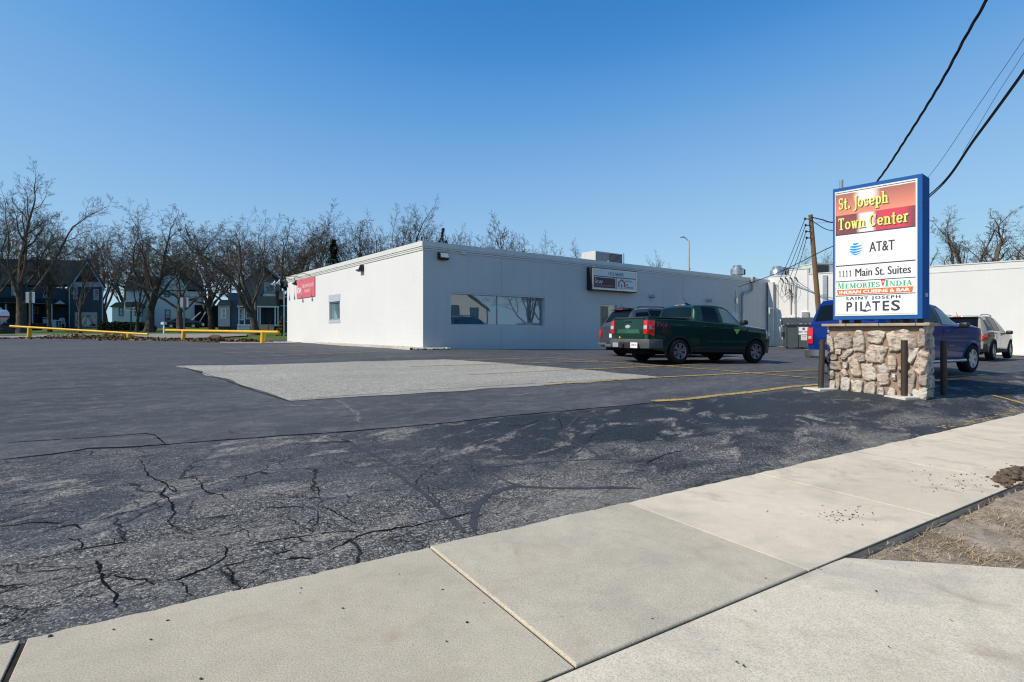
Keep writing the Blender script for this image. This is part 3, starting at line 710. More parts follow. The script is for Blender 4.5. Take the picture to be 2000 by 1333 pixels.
# ---- little serif alphabet built from strokes: cap height 1, x-height .66
def _ring(cx, cy, rx, ry, a0, a1, tv, th, n=22):
    vs = []; 
    for i in range(n + 1):
        a = R(a0 + (a1 - a0) * i / n); c, s_ = math.cos(a), math.sin(a); w = (tv * c * c + th * s_ * s_) / 2
        for q in (1, -1): vs.append((cx + (rx + q * w) * c, cy + (ry + q * w) * s_))
    return vs, [(2 * i, 2 * i + 1, 2 * i + 3, 2 * i + 2) for i in range(n)]
def serif_text(txt, tv=.19, th=.085, gap=.13):
    V, Fc = [], []; X = 0; z = [0]
    def put(vs, fs):
        b = len(V); z[0] += .00012
        V.extend((x + X, y, z[0]) for x, y in vs); Fc.extend(tuple(b + i for i in f) for f in fs)
    def rect(x0, x1, y0, y1): put([(x0, y0), (x1, y0), (x1, y1), (x0, y1)], [(0, 1, 2, 3)])
    def stem(x, y0, y1, t=tv, top=True, bot=True, sw=.13):
        rect(x - t / 2, x + t / 2, y0, y1)
        if top: rect(x - t / 2 - (sw if top != 'r' else 0), x + t / 2 + (sw if top != 'l' else 0), y1 - th * .8, y1)
        if bot: rect(x - t / 2 - sw, x + t / 2 + sw, y0, y0 + th * .8)
    def dia(x0, y0, x1, y1, t): put([(x0 - t / 2, y0), (x0 + t / 2, y0), (x1 + t / 2, y1), (x1 - t / 2, y1)], [(0, 1, 2, 3)])
    def sr(x, y, w=.3): rect(x - w / 2, x + w / 2, y, y + th * .8)
    def arc(*a): put(*_ring(*a))
    xh = .66
    for ch in txt:
        w = .6
        if ch == ' ': X += .38; continue
        if ch in 'Ss':
            H = 1.0 if ch == 'S' else xh; q = H / 4 - .02
            arc(.3, H - q - th / 2, .22, q, 20, 270, tv * .75, th); arc(.3, q + th / 2, .23, q, 90, -160, tv * .75, th); w = .6
            rect(.47, .53, H - .27 * H, H - .02); rect(.05, .11, .02, .27 * H)
        elif ch == '.': rect(.06, .06 + tv, 0, tv); w = .32
        elif ch == 't':
            rect(.14, .14 + tv, .1, .9); rect(0, .46, xh - th, xh); arc(.33, .12, .11, .12, 180, 330, tv * .8, th); w = .48
        elif ch == 'J': stem(.3, -.02, 1, top=True, bot=False); arc(.12, -.02, .18, .2, 0, -130, tv, th); w = .46
        elif ch in 'oOeCcD':
            H = xh if ch in 'oec' else 1.0; rx = .27 if H < 1 else .37; cx = rx + tv / 2
            if ch in 'oO': arc(cx, H / 2, rx, H / 2 - th / 2, 0, 360, tv, th)
            elif ch == 'e': arc(cx, H / 2, rx, H / 2 - th / 2, 5, 325, tv, th); rect(cx - rx, cx + rx, H / 2 - th / 2, H / 2 + th / 2)
            elif ch in 'Cc': arc(cx, H / 2, rx, H / 2 - th / 2, 42, 320, tv, th); rect(cx + rx - .09, cx + rx, H * .64, H - .02)
            else:
                stem(.16, 0, 1); arc(.3, .5, .42, .5 - th / 2, -90, 90, tv, th); rect(.1, .3, 0, th); rect(.1, .3, 1 - th, 1); cx, rx = .36, .42
            w = cx + rx + tv / 2
        elif ch == 'p': stem(.17, -.3, xh, top='l'); arc(.38, xh / 2, .24, xh / 2 - th / 2, 150, -150, tv, th); w = .72
        elif ch in 'hn':
            stem(.17, 0, 1.03 if ch == 'h' else xh, top='l'); stem(.6, 0, xh - .18, top=False); arc(.385, xh - .24, .215, .24 - th / 2, 0, 160, tv, th); w = .8
        elif ch == 'r': stem(.17, 0, xh, top='l'); arc(.36, xh - .2, .17, .18, 40, 170, tv, th * 1.4); w = .56
        elif ch == 'T': stem(.4, 0, 1, top=False); rect(.02, .78, 1 - th, 1); rect(.02, .09, .76, 1); rect(.71, .78, .76, 1); w = .8
        elif ch == 'w':
            for a, b in ((.12, .3), (.42, .6)): dia(b, 0, a, xh, tv)
            for a, b in ((.3, .42), (.6, .76)): dia(a, 0, b, xh, th)
            sr(.12, xh - th * .8); sr(.42, xh - th * .8, .2); sr(.77, xh - th * .8, .26); w = .9
        elif ch == 'M':
            stem(.14, 0, 1, th, top=False); stem(.86, 0, 1, tv, top=False); dia(.5, .08, .16, 1, tv); dia(.5, .08, .84, 1, th); sr(.1, 1 - th * .8, .2); sr(.9, 1 - th * .8, .24); w = 1.02
        elif ch == 'N': stem(.14, 0, 1, th, top=False); stem(.72, 0, 1, th, bot=False); dia(.7, 0, .16, 1, tv); sr(.1, 1 - th * .8, .22); w = .86
        elif ch == 'E': stem(.17, 0, 1); rect(.1, .6, 0, th); rect(.1, .58, 1 - th, 1); rect(.1, .48, .48, .48 + th); rect(.55, .62, 0, .24); rect(.52, .59, .78, 1); w = .66
        elif ch == 'R': stem(.17, 0, 1); arc(.3, .74, .26, .26 - th / 2, -90, 90, tv, th); rect(.1, .3, 1 - th, 1); rect(.1, .3, .48, .48 + th); dia(.68, 0, .4, .5, tv); w = .78
        elif ch == 'P': stem(.17, 0, 1); arc(.3, .72, .26, .28 - th / 2, -90, 90, tv, th); w = .66
        elif ch == 'A': dia(.08, 0, .4, 1, th); dia(.68, 0, .38, 1, tv); rect(.2, .6, .3, .3 + th); sr(.08, 0, .24); sr(.68, 0, .28); w = .82
        elif ch == 'I': stem(.2, 0, 1); w = .4
        elif ch == '1': stem(.24, 0, 1, tv * .9, top=False); dia(.1, .78, .22, .97, th * 1.4); w = .48
        X += w + gap
    return V, Fc
def heavy(vf, d):
    """thicken thin lettering with two shifted copies"""
    vs, fs = vf; n = len(vs); V = list(vs); Fq = list(fs)
    for k, s_ in ((1, 1), (2, -1)): V += [(v[0] + s_ * d, v[1], (v[2] if len(v) > 2 else 0) + .0002 * k) for v in vs]; Fq += [tuple(i + n * k for i in f) for f in fs]
    return V, Fq
def flat_text(name, vf, mat, parent, M, dx, dz, off=.004):
    """lettering mesh on a plane whose M has x right, y inward, z up"""
    mb = MB(); mb.add([(v[0] + dx, -off - (v[2] if len(v) > 2 else 0), v[1] + dz) for v in vf[0]], vf[1], 0, M)
    return mb.build(name, mat, parent, fixn=False)
# ---- materials
def mat_paintbrick(name, col):
    m, nt, b = nmat(name)
    tc = N(nt, 'ShaderNodeTexCoord'); mp = N(nt, 'ShaderNodeMapping'); mp.inputs['Rotation'].default_value = (R(-90), 0, 0); L(nt, tc.outputs['Object'], mp.inputs[0])
    sx = N(nt, 'ShaderNodeSeparateXYZ'); L(nt, tc.outputs['Object'], sx.inputs[0]); cx = N(nt, 'ShaderNodeCombineXYZ')
    L(nt, math_(nt, 'ADD', sx.outputs[0], sx.outputs[1]), cx.inputs[0]); L(nt, sx.outputs[2], cx.inputs[1])
    br = N(nt, 'ShaderNodeTexBrick', Scale=1.0); br.offset = .5
    for k, v_ in (('Brick Width', .40), ('Row Height', .102), ('Mortar Size', .007), ('Mortar Smooth', .6)): br.inputs[k].default_value = v_
    L(nt, cx.outputs[0], br.inputs['Vector'])
    v = coords(nt); n1 = noise_tex(nt, v, .5, 5, .6); n2 = noise_tex(nt, v, 20, 4, .6)
    n3 = noise_tex(nt, coords(nt, (3, 3, .3)), 1.5, 4, .6)
    c = mix(nt, ramp(nt, n1, [(.3, 0), (.7, 1)]), tuple(x * .95 for x in col), col)
    c = mix(nt, math_(nt, 'MULTIPLY', ramp(nt, n3, [(.55, 0), (.75, 1)]), .10), c, (.4, .38, .34))
    c = mix(nt, math_(nt, 'MULTIPLY', br.outputs['Fac'], .5), c, tuple(x * .80 for x in col))
    L(nt, c, b.inputs['Base Color']); b.inputs['Roughness'].default_value = .6; b.inputs['Specular IOR Level'].default_value = .3
    h = math_(nt, 'ADD', math_(nt, 'SUBTRACT', 1.0, br.outputs['Fac']), math_(nt, 'MULTIPLY', n2, .35))
    bump(nt, b, h, .35, .006); return m
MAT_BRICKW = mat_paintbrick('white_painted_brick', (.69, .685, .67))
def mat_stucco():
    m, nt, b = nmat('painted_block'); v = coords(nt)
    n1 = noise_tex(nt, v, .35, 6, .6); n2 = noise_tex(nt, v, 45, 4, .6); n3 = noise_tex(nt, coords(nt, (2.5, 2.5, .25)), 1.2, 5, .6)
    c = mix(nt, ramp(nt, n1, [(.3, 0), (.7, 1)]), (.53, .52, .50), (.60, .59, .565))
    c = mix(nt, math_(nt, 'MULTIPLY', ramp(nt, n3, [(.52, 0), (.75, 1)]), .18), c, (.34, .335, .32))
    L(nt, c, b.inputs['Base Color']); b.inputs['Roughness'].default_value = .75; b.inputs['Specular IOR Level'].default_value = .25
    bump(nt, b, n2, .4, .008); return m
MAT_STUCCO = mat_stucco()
MAT_TRIM = M_('cream_metal_trim', (.62, .615, .58), .45, .4, var=.05, vs=2)
MAT_TRIMD = M_('joint_shadow_gap', (.20, .19, .18), .8, .2)
MAT_ROOF = M_('roof_membrane', (.30, .30, .30), .9, .1)
MAT_ALU = M_('aluminium_frame', (.46, .47, .48), .38, .5, .6, var=.08)
MAT_BLACK = M_('black_metal', (.016, .016, .018), .45, .4)
MAT_DARK = M_('dark_gap', (.008, .008, .009), .9, .1)
MAT_STEEL = M_('galvanised', (.52, .53, .54), .35, .5, .85, var=.18, vs=5)
MAT_WHITE = M_('white_paint', (.78, .78, .77), .5, .4, var=.04)
GL_WIN = glass('shop_glass', (.06, .15, .20), .20, .012, .06, .5)
GL_SIDE = glass('side_glass', (.16, .26, .28), .16, .02)
E1, E2 = (.790, .613), (-.613, .790)
K1 = (-3.5, 21.65); Wr = Plane(K1, E1, (.613, -.790)); Wl = Plane(K1, E2, (-.790, -.613))
ROOF, L1, L2 = 4.975, 26.95, 18.4
b1 = thing('commercial_building', 'long low white commercial building with a flat roof behind the grey lot patch', 'building', (*K1, .6), math.atan2(E1[1], E1[0]))
# right (shaded) wall with window and door openings, 0.3 thick
def wall_with_holes(mb, pl, t0, t1, z0, z1, holes, th=.3, m=0):
    M = pl.M(); ts = sorted({t0, t1, *[h[0] for h in holes], *[h[1] for h in holes]}); zs = sorted({z0, z1, *[h[2] for h in holes], *[h[3] for h in holes]})
    ts = [t for t in ts if t0 <= t <= t1]
    def hole(a, b): return any(h[0] < a < h[1] and h[2] < b < h[3] for h in holes)
    for i in range(len(ts) - 1):
        for j in range(len(zs) - 1):
            if hole((ts[i] + ts[i + 1]) / 2, (zs[j] + zs[j + 1]) / 2): continue
            a, b, c, d = ts[i], ts[i + 1], zs[j], zs[j + 1]
            mb.add([(a, 0, c), (b, 0, c), (b, 0, d), (a, 0, d)], [(0, 1, 2, 3)], m, M)
    for a, b, c, d in holes:
        for q in ([(a, 0, c), (a, th, c), (a, th, d), (a, 0, d)], [(b, 0, d), (b, th, d), (b, th, c), (b, 0, c)], [(a, 0, d), (a, th, d), (b, th, d), (b, 0, d)], [(a, 0, c), (b, 0, c), (b, th, c), (a, th, c)]):
            mb.add(q, [(0, 1, 2, 3)], m, M)
WIN = (1.286, 6.354, 1.675, 3.02); DOOR = (10.06, 11.33, .45, 2.79); DOOR2 = (22.35, 23.9, .3, 2.55)
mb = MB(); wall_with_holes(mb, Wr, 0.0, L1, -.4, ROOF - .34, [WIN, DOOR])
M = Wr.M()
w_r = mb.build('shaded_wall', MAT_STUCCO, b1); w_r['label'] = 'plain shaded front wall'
jn = MB()
for t in (3.85, 10.75, 17.0):
    jn.box(t - .008, t + .008, -.003, .01, DOOR[3] + .1 if abs(t - 10.75) < .1 else (3.05 if abs(t - 3.85) < .1 else .45), ROOF - .35, 0, M)
    if abs(t - 3.85) < .1: jn.box(t - .008, t + .008, -.003, .01, .5, 1.65, 0, M)
jn.box(0, L1, -.02, .05, .05, .10, 0, M)
jn.build('control_joint', M_('joint_grey', (.42, .415, .40), .8, .2), b1)
SW = (8.93, 10.52, 1.86, 3.38)
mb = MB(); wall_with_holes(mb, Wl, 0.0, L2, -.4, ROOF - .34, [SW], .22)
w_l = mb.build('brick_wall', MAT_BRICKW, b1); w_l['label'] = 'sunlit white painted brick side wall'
mb = MB(); Ml = Wl.M()
mb.add([Wr.P(0, ROOF - .12), Wr.P(L1, ROOF - .12), Wr.P(L1, ROOF - .12, -L2), Wr.P(0, ROOF - .12, -L2)], [(0, 1, 2, 3)])
mb.add([Wr.P(L1, -.4, -.01), Wr.P(L1, ROOF - .3, -.01), Wr.P(L1, ROOF - .3, -L2), Wr.P(L1, -.4, -L2)], [(0, 1, 2, 3)])
mb.add([Wl.P(L2, -.4, -.01), Wl.P(L2, ROOF - .3, -.01), Wl.P(L2, ROOF - .3, -L1), Wl.P(L2, -.4, -L1)], [(0, 1, 2, 3)])
mb.build('roof', MAT_ROOF, b1)
mb = MB()                                                       # coping: two-step metal fascia
for pl, ln_ in ((Wr, L1), (Wl, L2)):
    m_ = pl.M(); a = -.062 if pl is Wr else .004
    mb.box(a, ln_ + .05, -.06, .25, ROOF - .20, ROOF, 0, m_); mb.box(a + .03, ln_, -.034, .2, ROOF - .27, ROOF - .202, 0, m_)
    mb.box(a + .03, ln_, -.03, .2, ROOF - .345, ROOF - .29, 0, m_); 
mb.build('coping', MAT_TRIM, b1)
mb = MB()
for pl, ln_ in ((Wr, L1), (Wl, L2)): mb.box(.03, ln_, -.012, .18, ROOF - .29, ROOF - .268, 0, pl.M())
mb.build('shadow_gap', MAT_TRIMD, b1)
def window(parent, pl, h, depth, fw, glassm, framem, mull=(), name='window', m_extra=None):
    a, b, c, d = h; m_ = pl.M(); f = MB()
    f.box(a, b, depth - .05, depth + .02, c, c + fw, 0, m_); f.box(a, b, depth - .05, depth + .02, d - fw, d, 0, m_)
    f.box(a, a + fw, depth - .05, depth + .02, c + fw, d - fw, 0, m_); f.box(b - fw, b, depth - .05, depth + .02, c + fw, d - fw, 0, m_)
    for t in mull: f.box(t - fw * .6, t + fw * .6, depth - .05, depth + .02, c + fw, d - fw, 0, m_)
    fr = f.build(name, framem, parent)
    es = [a + fw, *[q for t in mull for q in (t - fw * .6, t + fw * .6)], b - fw]
    for i in range(0, len(es), 2):
        g_ = MB(); g_.box(es[i] - .004, es[i + 1] + .004, depth - .012, depth - .002, c + fw - .004, d - fw + .004, 0, m_); g_.build('pane', glassm, fr)
    return fr
window(b1, Wr, WIN, .20, .045, GL_WIN, MAT_ALU, (3.74,))
mb = MB(); mb.box(WIN[0], WIN[1], .02, .2, WIN[3] - .06, WIN[3] - .002, 0, M); mb.build('window_head', MAT_TRIM, b1)
fr = window(b1, Wl, (SW[0], SW[1], SW[2] + .16, SW[3] - .38), .12, .07, GL_SIDE, MAT_ALU)
for a_, b_, nm_ in ((SW[3] - .38, SW[3], 'window_panel'), (SW[2], SW[2] + .16, 'window_sill')):
    mb = MB(); mb.box(SW[0] - .05, SW[1] + .05, -.02, .15, a_, b_, 0, Ml); mb.build(nm_, M_('pale_panel', (.42, .46, .52), .5, .4, var=.06), b1)
# glazed door
a, b, c, d = DOOR; f = MB()
for q in ((a, a + .09, c, d), (b - .09, b, c, d), (a + .09, b - .09, d - .1, d), (a + .09, b - .09, c, c + .2)): f.box(q[0], q[1], .06, .12, q[2], q[3], 0, M)
dr = f.build('door', MAT_ALU, b1)
gq = MB(); gq.box(a + .085, b - .085, .085, .095, c + .19, d - .095, 0, M); gq.build('pane', glass('door_glass', (.30, .31, .22), .12, .02), dr)
gq = MB(); gq.tube([Wr.P(b - .14, 1.35, -.02), Wr.P(b - .14, 1.65, -.02)], .015, 8); gq.build('handle', MAT_STEEL, dr)
f = MB(); a, b, c, d = DOOR2
f.box(a, b, -.02, .05, c, d, 0, M); f.box(a - .07, a, -.035, .05, c, d + .07, 0, M); f.box(b, b + .07, -.035, .05, c, d + .07, 0, M); f.box(a, b, -.035, .05, d, d + .07, 0, M)
o = f.build('door', M_('cream_door', (.66, .64, .58), .5, .4, var=.05), b1); o['label'] = 'plain cream painted steel service door'
# conduit, downspout, boxes on the shaded wall
f = MB(); tz = [Wr.uv(1466, 549), Wr.uv(1466, 566), Wr.uv(1462, 571), Wr.uv(1449, 573), Wr.uv(1446, 580), Wr.uv(1446, 660)]
f.tube([Wr.P(t, z, .12) for t, z in tz], .07, 8); t, z = tz[0]
f.box(t - .18, t + .18, -.26, 0, z - .10, z + .25, 0, M, .03); f.build('exhaust_pipe', M_('dull_pipe', (.30, .32, .34), .5, .4, .3), b1, smooth=True)
f = MB(); f.tube([Wr.P(*Wr.uv(1436, 566), .03), Wr.P(*Wr.uv(1436, 618), .03)], .02, 6); t, z = Wr.uv(1437, 588); f.box(t - .1, t + .1, -.1, 0, z - .18, z + .18, 0, M); f.build('meter_box', MAT_STEEL, b1)
f = MB(); t0, z0 = Wr.uv(868, 483); t1, z1 = Wr.uv(900, 487); f.tube([Wr.P(t0 - .1, 4.66, .02), Wr.P(t1, 4.66, .02)], .022, 6); f.box(t1, t1 + .22, -.09, 0, 4.60, 4.72, 0, M); f.build('conduit', MAT_TRIM, b1)
# flood lights and small lamps are separate fittings
def flood(pl, t, z, w, label):
    m_ = pl.M() @ Matrix.Translation((t, 0, z)); th = thing('flood_light', label, 'wall light', M=m_, group='flood lights on the white building')
    f = MB(); f.box(-w * .5, -w * .32, -.12, .0, -.12, .16, 0, m_, .01); f.build('bracket', MAT_BLACK, th)
    f = MB(); q = m_ @ Matrix.Translation((0, -.14, 0)) @ Matrix.Rotation(R(-22), 4, 'X'); f.box(-w * .45, w * .5, -.09, .10, -.13, .13, 0, q, .02); f.build('housing', MAT_BLACK, th, smooth=True)
    f = MB(); f.box(-w * .38, w * .43, -.097, -.085, -.095, .10, 0, q); f.build('lens', M_('frosted_lens', (.62, .60, .55), .25, .5), th)
flood(Wr, .85, 4.42, .42, 'black flood light on the shaded wall near the building corner')
flood(Wl, 6.0, 4.42, .42, 'flood light under the roof edge of the sunlit brick wall')
for (px_, py_), lab in (((1270, 578), 'small wall lamp on the shaded wall right of the hanging sign'), ((1382, 586), 'small wall lamp above the green pickup on the shaded wall')):
    t, z = Wr.uv(px_, py_); m_ = Wr.M() @ Matrix.Translation((t, 0, z)); th = thing('wall_lamp', lab, 'wall light', M=m_, group='small lamps on the shaded wall')
    f = MB(); f.box(-.09, .09, -.05, 0, -.06, .10, 0, m_, .02); f.build('back_plate', MAT_TRIM, th)
    f = MB(); f.lathe([(.15, -.11), (.16, -.08), (.10, .03), (.03, .07), (0, .075)], 14, 0, m_ @ Matrix.Translation((0, -.16, 0))); f.build('lamp_shade', MAT_STEEL, th, smooth=True)
    f = MB(); f.lathe([(0, -.13), (.12, -.125), (.13, -.1)], 14, 0, m_ @ Matrix.Translation((0, -.16, 0))); f.build('lens', MAT_BLACK, th)
t, z = Wr.uv(1157, 514); m_ = Wr.M() @ Matrix.Translation((t, 0, 4.62))
th = thing('security_camera', 'small white dome camera under the roof edge above the hanging sign', 'camera', M=m_)
f = MB(); f.box(-.06, .06, -.12, 0, -.03, .05, 0, m_, .01); f.build('mount', MAT_WHITE, th); f = MB(); f.lathe([(0, -.14), (.06, -.12), (.085, -.05), (.085, -.02)], 12, 0, m_ @ Matrix.Translation((0, -.13, 0))); f.build('dome', MAT_STEEL, th, smooth=True)
# ---- hanging box sign
t0, t1, z0, z1 = 9.147, 12.47, 3.49, 4.53; dp = .34
m_ = Wr.M() @ Matrix.Translation((t0, -dp, z0)); W_, H_ = t1 - t0, z1 - z0
sg = thing('wall_sign', 'black framed lightbox sign reading 1111 MAIN on the shaded wall', 'sign', M=m_)
f = MB(); f.box(-.05, W_ + .05, .005, dp, -.05, H_ + .05, 0, m_, .015)
f.build('cabinet', MAT_BLACK, sg)
f = MB(); q = .06
for x0, x1, y0, y1 in ((0, W_, 0, q), (0, W_, H_ - q, H_), (0, q, q, H_ - q), (W_ - q, W_, q, H_ - q)): f.box(x0, x1, -.02, .01, y0, y1, 0, m_)
f.build('retainer_frame', M_('bright_trim', (.62, .60, .52), .3, .5, .5), sg)
MAT_FACE = M_('sign_face_white', (.66, .68, .69), .35, .4, var=.03)
f = MB(); f.box(q, W_ - q, -.008, .004, q, H_ - q, 0, m_); pf = f.build('sign_panel', MAT_FACE, sg)
f = MB(); f.box(q, W_ - q, -.014, -.002, .64, .68, 0, m_); f.box(W_ * .52 - .02, W_ * .52 + .02, -.014, -.002, q, .64, 0, m_); f.build('divider', MAT_BLACK, sg)
f = MB(); f.box(q + .05, W_ * .52 - .07, -.011, -.004, q + .04, .60, 0, m_); mp_ = f.build('tenant_panel', M_('maroon_panel', (.085, .012, .035), .4, .4, var=.1), sg)
MAT_INK = M_('black_ink', (.02, .022, .028), .5, .3)
flat_text('lettering', fit(*serif_text('1111 MAIN', .2, .09), .17, 1.15), MAT_INK, sg, m_, 1.15, .745, .010)
flat_text('lettering', text_mesh('kw', .25, .52, .0), M_('sign_white', (.75, .74, .76), .5, .3), mp_, m_, .22, .29, .014)
flat_text('lettering', text_mesh('KELLERWILLIAMS', .085, 1.28, -.005), M_('sign_pinkgrey', (.42, .33, .37), .5, .3), mp_, m_, .20, .16, .014)
MAT_TEAL = M_('teal_ink', (.02, .16, .20), .5, .3)
for i, s_ in enumerate(('Right', 'at', 'Home')): flat_text('lettering', text_mesh(s_, .125 if i != 1 else .09, (.52, .18, .58)[i], .02), MAT_TEAL, sg, m_, 2.46, .45 - .15 * i, .010)
flat_text('lettering', text_mesh('In Home Care & Assistance', .04, 1.1, 0), MAT_TEAL, sg, m_, 1.92, .11, .010)
f = MB(); lg = [(1.93, .20), (1.93, .44), (2.15, .57), (2.37, .44), (2.37, .20)]
f.tube([m_ @ Vector((x, -.012, z)) for x, z in lg], .035, 6); f.tube([m_ @ Vector((2.15, -.012, z)) for z in (.18, .36)], .03, 6)
f.build('house_logo', M_('copper_ink', (.36, .13, .06), .5, .3), sg)
# ---- red sign on the brick wall, with goosenecks
t0, t1, z0, z1 = 12.79, 16.19, 3.45, 4.58
Mr = Matrix(((-E2[0], .790, 0, 0), (-E2[1], .613, 0, 0), (0, 0, 1, 0), (0, 0, 0, 1)))       # reading direction runs against E2
m_ = Matrix.Translation(Wl.P(t1, z0, .03)) @ Mr; W_, H_ = t1 - t0, z1 - z0
sg = thing('wall_sign', 'red kw realty sign flat on the sunlit white brick wall', 'sign', M=m_)
f = MB(); f.box(0, W_, -.02, .03, 0, H_, 0, m_); pn = f.build('sign_panel', M_('faded_red', (.62, .13, .165), .45, .4, var=.05), sg)
MSW = M_('sign_white', (.75, .74, .76), .5, .3)
flat_text('lettering', text_mesh('kw', .52, .78, .02), MSW, pn, m_, .13, .30, .024)
f = MB(); f.box(1.02, 1.05, -.024, -.02, .18, .92, 0, m_); f.build('divider', MSW, pn)
flat_text('lettering', text_mesh('KELLERWILLIAMS', .2, 2.05, 0), MSW, pn, m_, 1.16, .60, .024)
flat_text('lettering', text_mesh('REALTY', .17, 1.0, 0), MSW, pn, m_, 1.6, .30, .024)
for k, (t, lab) in enumerate(((13.55, 'black gooseneck lamp hanging before the right part of the red sign'), (15.3, 'black gooseneck lamp hanging before the kw letters of the red sign'), (17.0, 'black gooseneck lamp just left of the red sign'), (18.1, 'black gooseneck lamp at the far end of the brick wall'))):
    m_ = Wl.M() @ Matrix.Translation((t, 0, 4.66)); th = thing('gooseneck_lamp', lab, 'wall light', M=m_, group='gooseneck lamps over the red sign')
    f = MB(); f.tube([m_ @ Vector(p) for p in ((0, -.04, 0), (0, -.35, .12), (0, -.8, .06), (0, -.95, -.15), (0, -.95, -.30 if k < 2 else -.1))], .018, 6); f.build('arm', MAT_BLACK, th, smooth=True)
    f = MB(); h = -.55 if k < 2 else -.3; f.lathe([(.03, .3), (.05, .2), (.15, .02), (.16, 0), (.13, 0)], 14, 0, m_ @ Matrix.Translation((0, -.95, h)) @ Matrix.Rotation(R(-20), 4, 'X')); f.build('lamp_shade', MAT_BLACK if k < 2 else MAT_STEEL, th, smooth=True)
# ---- gravel bed along the brick wall
gp = MB(); rg = random.Random(5)
curb = MB()
for t_a, t_b in ((-.1, 12.0),):
    pts = []
    for i in range(50):
        t = t_a + (t_b - t_a) * i / 49; p = Wl.P(t, 0, .62 - .35 * max(0, (t - 7) / 5)); pts.append(Vector((p.x, p.y, g(p.x, p.y) + .03)))
    rows = [[p + Vector((-.0, 0, -.1)), p + Vector((0, 0, .05)), p + Vector((.790 * .1, .613 * .1, .06)), p + Vector((.79 * .12, .613 * .12, -.05))] for p in pts]
    curb.grid(rows)
curb.build('bed_edging', MAT_DRIVE) ; eo = bpy.data.objects['bed_edging']; eo['kind'] = 'structure'; attr_color(eo, 'tone', np.ones((len(eo.data.vertices), 3), np.float32) * .85)
for k in range(2600):
    if k < 2200:
        t = rg.uniform(0, 12); w = rg.uniform(.02, .55 - .33 * max(0, (t - 7) / 5)); p = Wl.P(t, 0, w)
    else:
        t = rg.uniform(-.5, 1.05); p = Wr.P(t, 0, rg.uniform(.02, .42 if t > 0 else .3))
    r_ = rg.uniform(.025, .055); z = g(p.x, p.y) + .02 + rg.uniform(0, .035)
    gp.blob((p.x, p.y, z), r_ * 1.2, r_, r_ * .8, .5, k % 40, 1, rg.choice((0, 0, 0, 1)))
stuff(gp.build('gravel', [M_('gravel_white', (.46, .43, .385), .9, .2, var=.2), M_('gravel_tan', (.30, .26, .21), .9, .2)], smooth=True), 'pale loose gravel along the foot of the white brick wall', 'gravel')
# ---- rooftop kit
def roofbox(name, label, cat, x0, x1, yt, Z, zb, d, m1, yaw=None):
    p = pix(x0, yt, Z); q = (CX + F * p.x / p.y)
    return p
p = pix(1163, 490, 32.0); m_ = Matrix.Translation((p.x, p.y, 4.86)) @ Matrix.Rotation(math.atan2(E1[1], E1[0]), 4, 'Z'); hh = p.z - 4.86
ac = thing('rooftop_unit', 'grey boxy air conditioner on the roof above the hanging sign', 'air conditioner', M=m_)
MAT_ACL = M_('unit_beige', (.55, .53, .50), .5, .4, var=.05); MAT_ACG = M_('unit_grey', (.25, .25, .28), .5, .4)
f = MB(); f.box(0, 2.35, 0, 1.15, .1, hh, 0, m_, .02); f.box(-.04, 2.4, -.04, 1.2, 0, .1, 0, m_); f.box(.02, 2.33, -.008, .0, .2, hh - .06, 1, m_); f.build('cabinet', [MAT_ACL, MAT_ACG], ac)
f = MB(); f.box(1.2, 2.3, -.03, -.01, .15, hh - .08, 0, m_)
for i in range(14): f.box(1.22, 2.28, -.05, -.03, .2 + i * (hh - .3) / 14, .23 + i * (hh - .3) / 14, 1, m_)
f.build('coil_grille', [M_('grille_dark', (.05, .055, .05), .6, .3), MAT_ACG], ac)
f = MB(); f.box(.95, 1.12, -.06, -.005, .55, .75, 0, m_); f.build('junction_box', MAT_WHITE, ac)
f = MB(); f.tube([m_ @ Vector((2.42, -.05, -.1)), m_ @ Vector((2.42, -.05, hh + .05))], .02, 6); f.build('conduit', MAT_DARK, ac)
def vent(px_, ytop, Z, w, label, zb=4.8):
    p = pix(px_, ytop, Z); m_ = Matrix.Translation((p.x, p.y, zb)); th = thing('exhaust_fan', label, 'roof vent', M=m_, group='round metal exhaust fans on the roofs'); h = p.z - zb
    f = MB(); f.lathe([(w * .36, 0), (w * .36, h * .45)], 20, 0, m_); f.box(-w * .42, w * .42, -w * .42, w * .42, -.1, .12, 0, m_); f.build('base', MAT_STEEL, th, smooth=True)
    f = MB(); f.lathe([(w * .40, h * .35), (w * .52, h * .42), (w * .53, h * .72), (w * .46, h * .8), (w * .34, h * .82), (w * .34, h * .97), (w * .30, h), (0, h * 1.01)], 24, 0, m_); f.build('hood', MAT_STEEL, th, smooth=True)
    f = MB(); f.box(w * .5, w * .62, -.1, .1, h * .4, h * .75, 0, m_); f.build('switch_box', MAT_BLACK, th)
vent(1440, 519, 37, .82, 'round metal exhaust fan on the roof above the service door')
vent(1518, 521, 40, .95, 'round metal exhaust fan beside the slanted duct on the right roof')
# slanted duct and second unit on the right roof
m_ = Matrix.Translation(pix(1530, 522, 40.5)) @ Matrix.Rotation(R(-3), 4, 'Z')
dt = thing('roof_duct', 'grey slanted sheet metal duct on the right roof beside the exhaust fan', 'duct', M=m_)
f = MB(); f.prism([(0, 0), (0, -1.2), (2.35, -1.2), (2.4, -.62), (1.4, -.30), (1.4, -.16)], 0, 1.2, 0, m_); f.build('duct', M_('duct_grey', (.24, .26, .29), .45, .4, .5), dt)
m_ = Matrix.Translation(pix(1592, 515, 39.5)) @ Matrix.Rotation(R(8), 4, 'Z')
ac = thing('rooftop_unit', 'white boxy air conditioner on the right roof behind the utility pole', 'air conditioner', M=m_)
f = MB(); f.box(0, 2.8, 0, 1.6, -1.3, 0, 0, m_, .02); f.box(-.03, 2.83, -.03, 1.63, -.02, .05, 0, m_); f.build('cabinet', M_('unit_pale', (.55, .58, .55), .5, .4), ac)
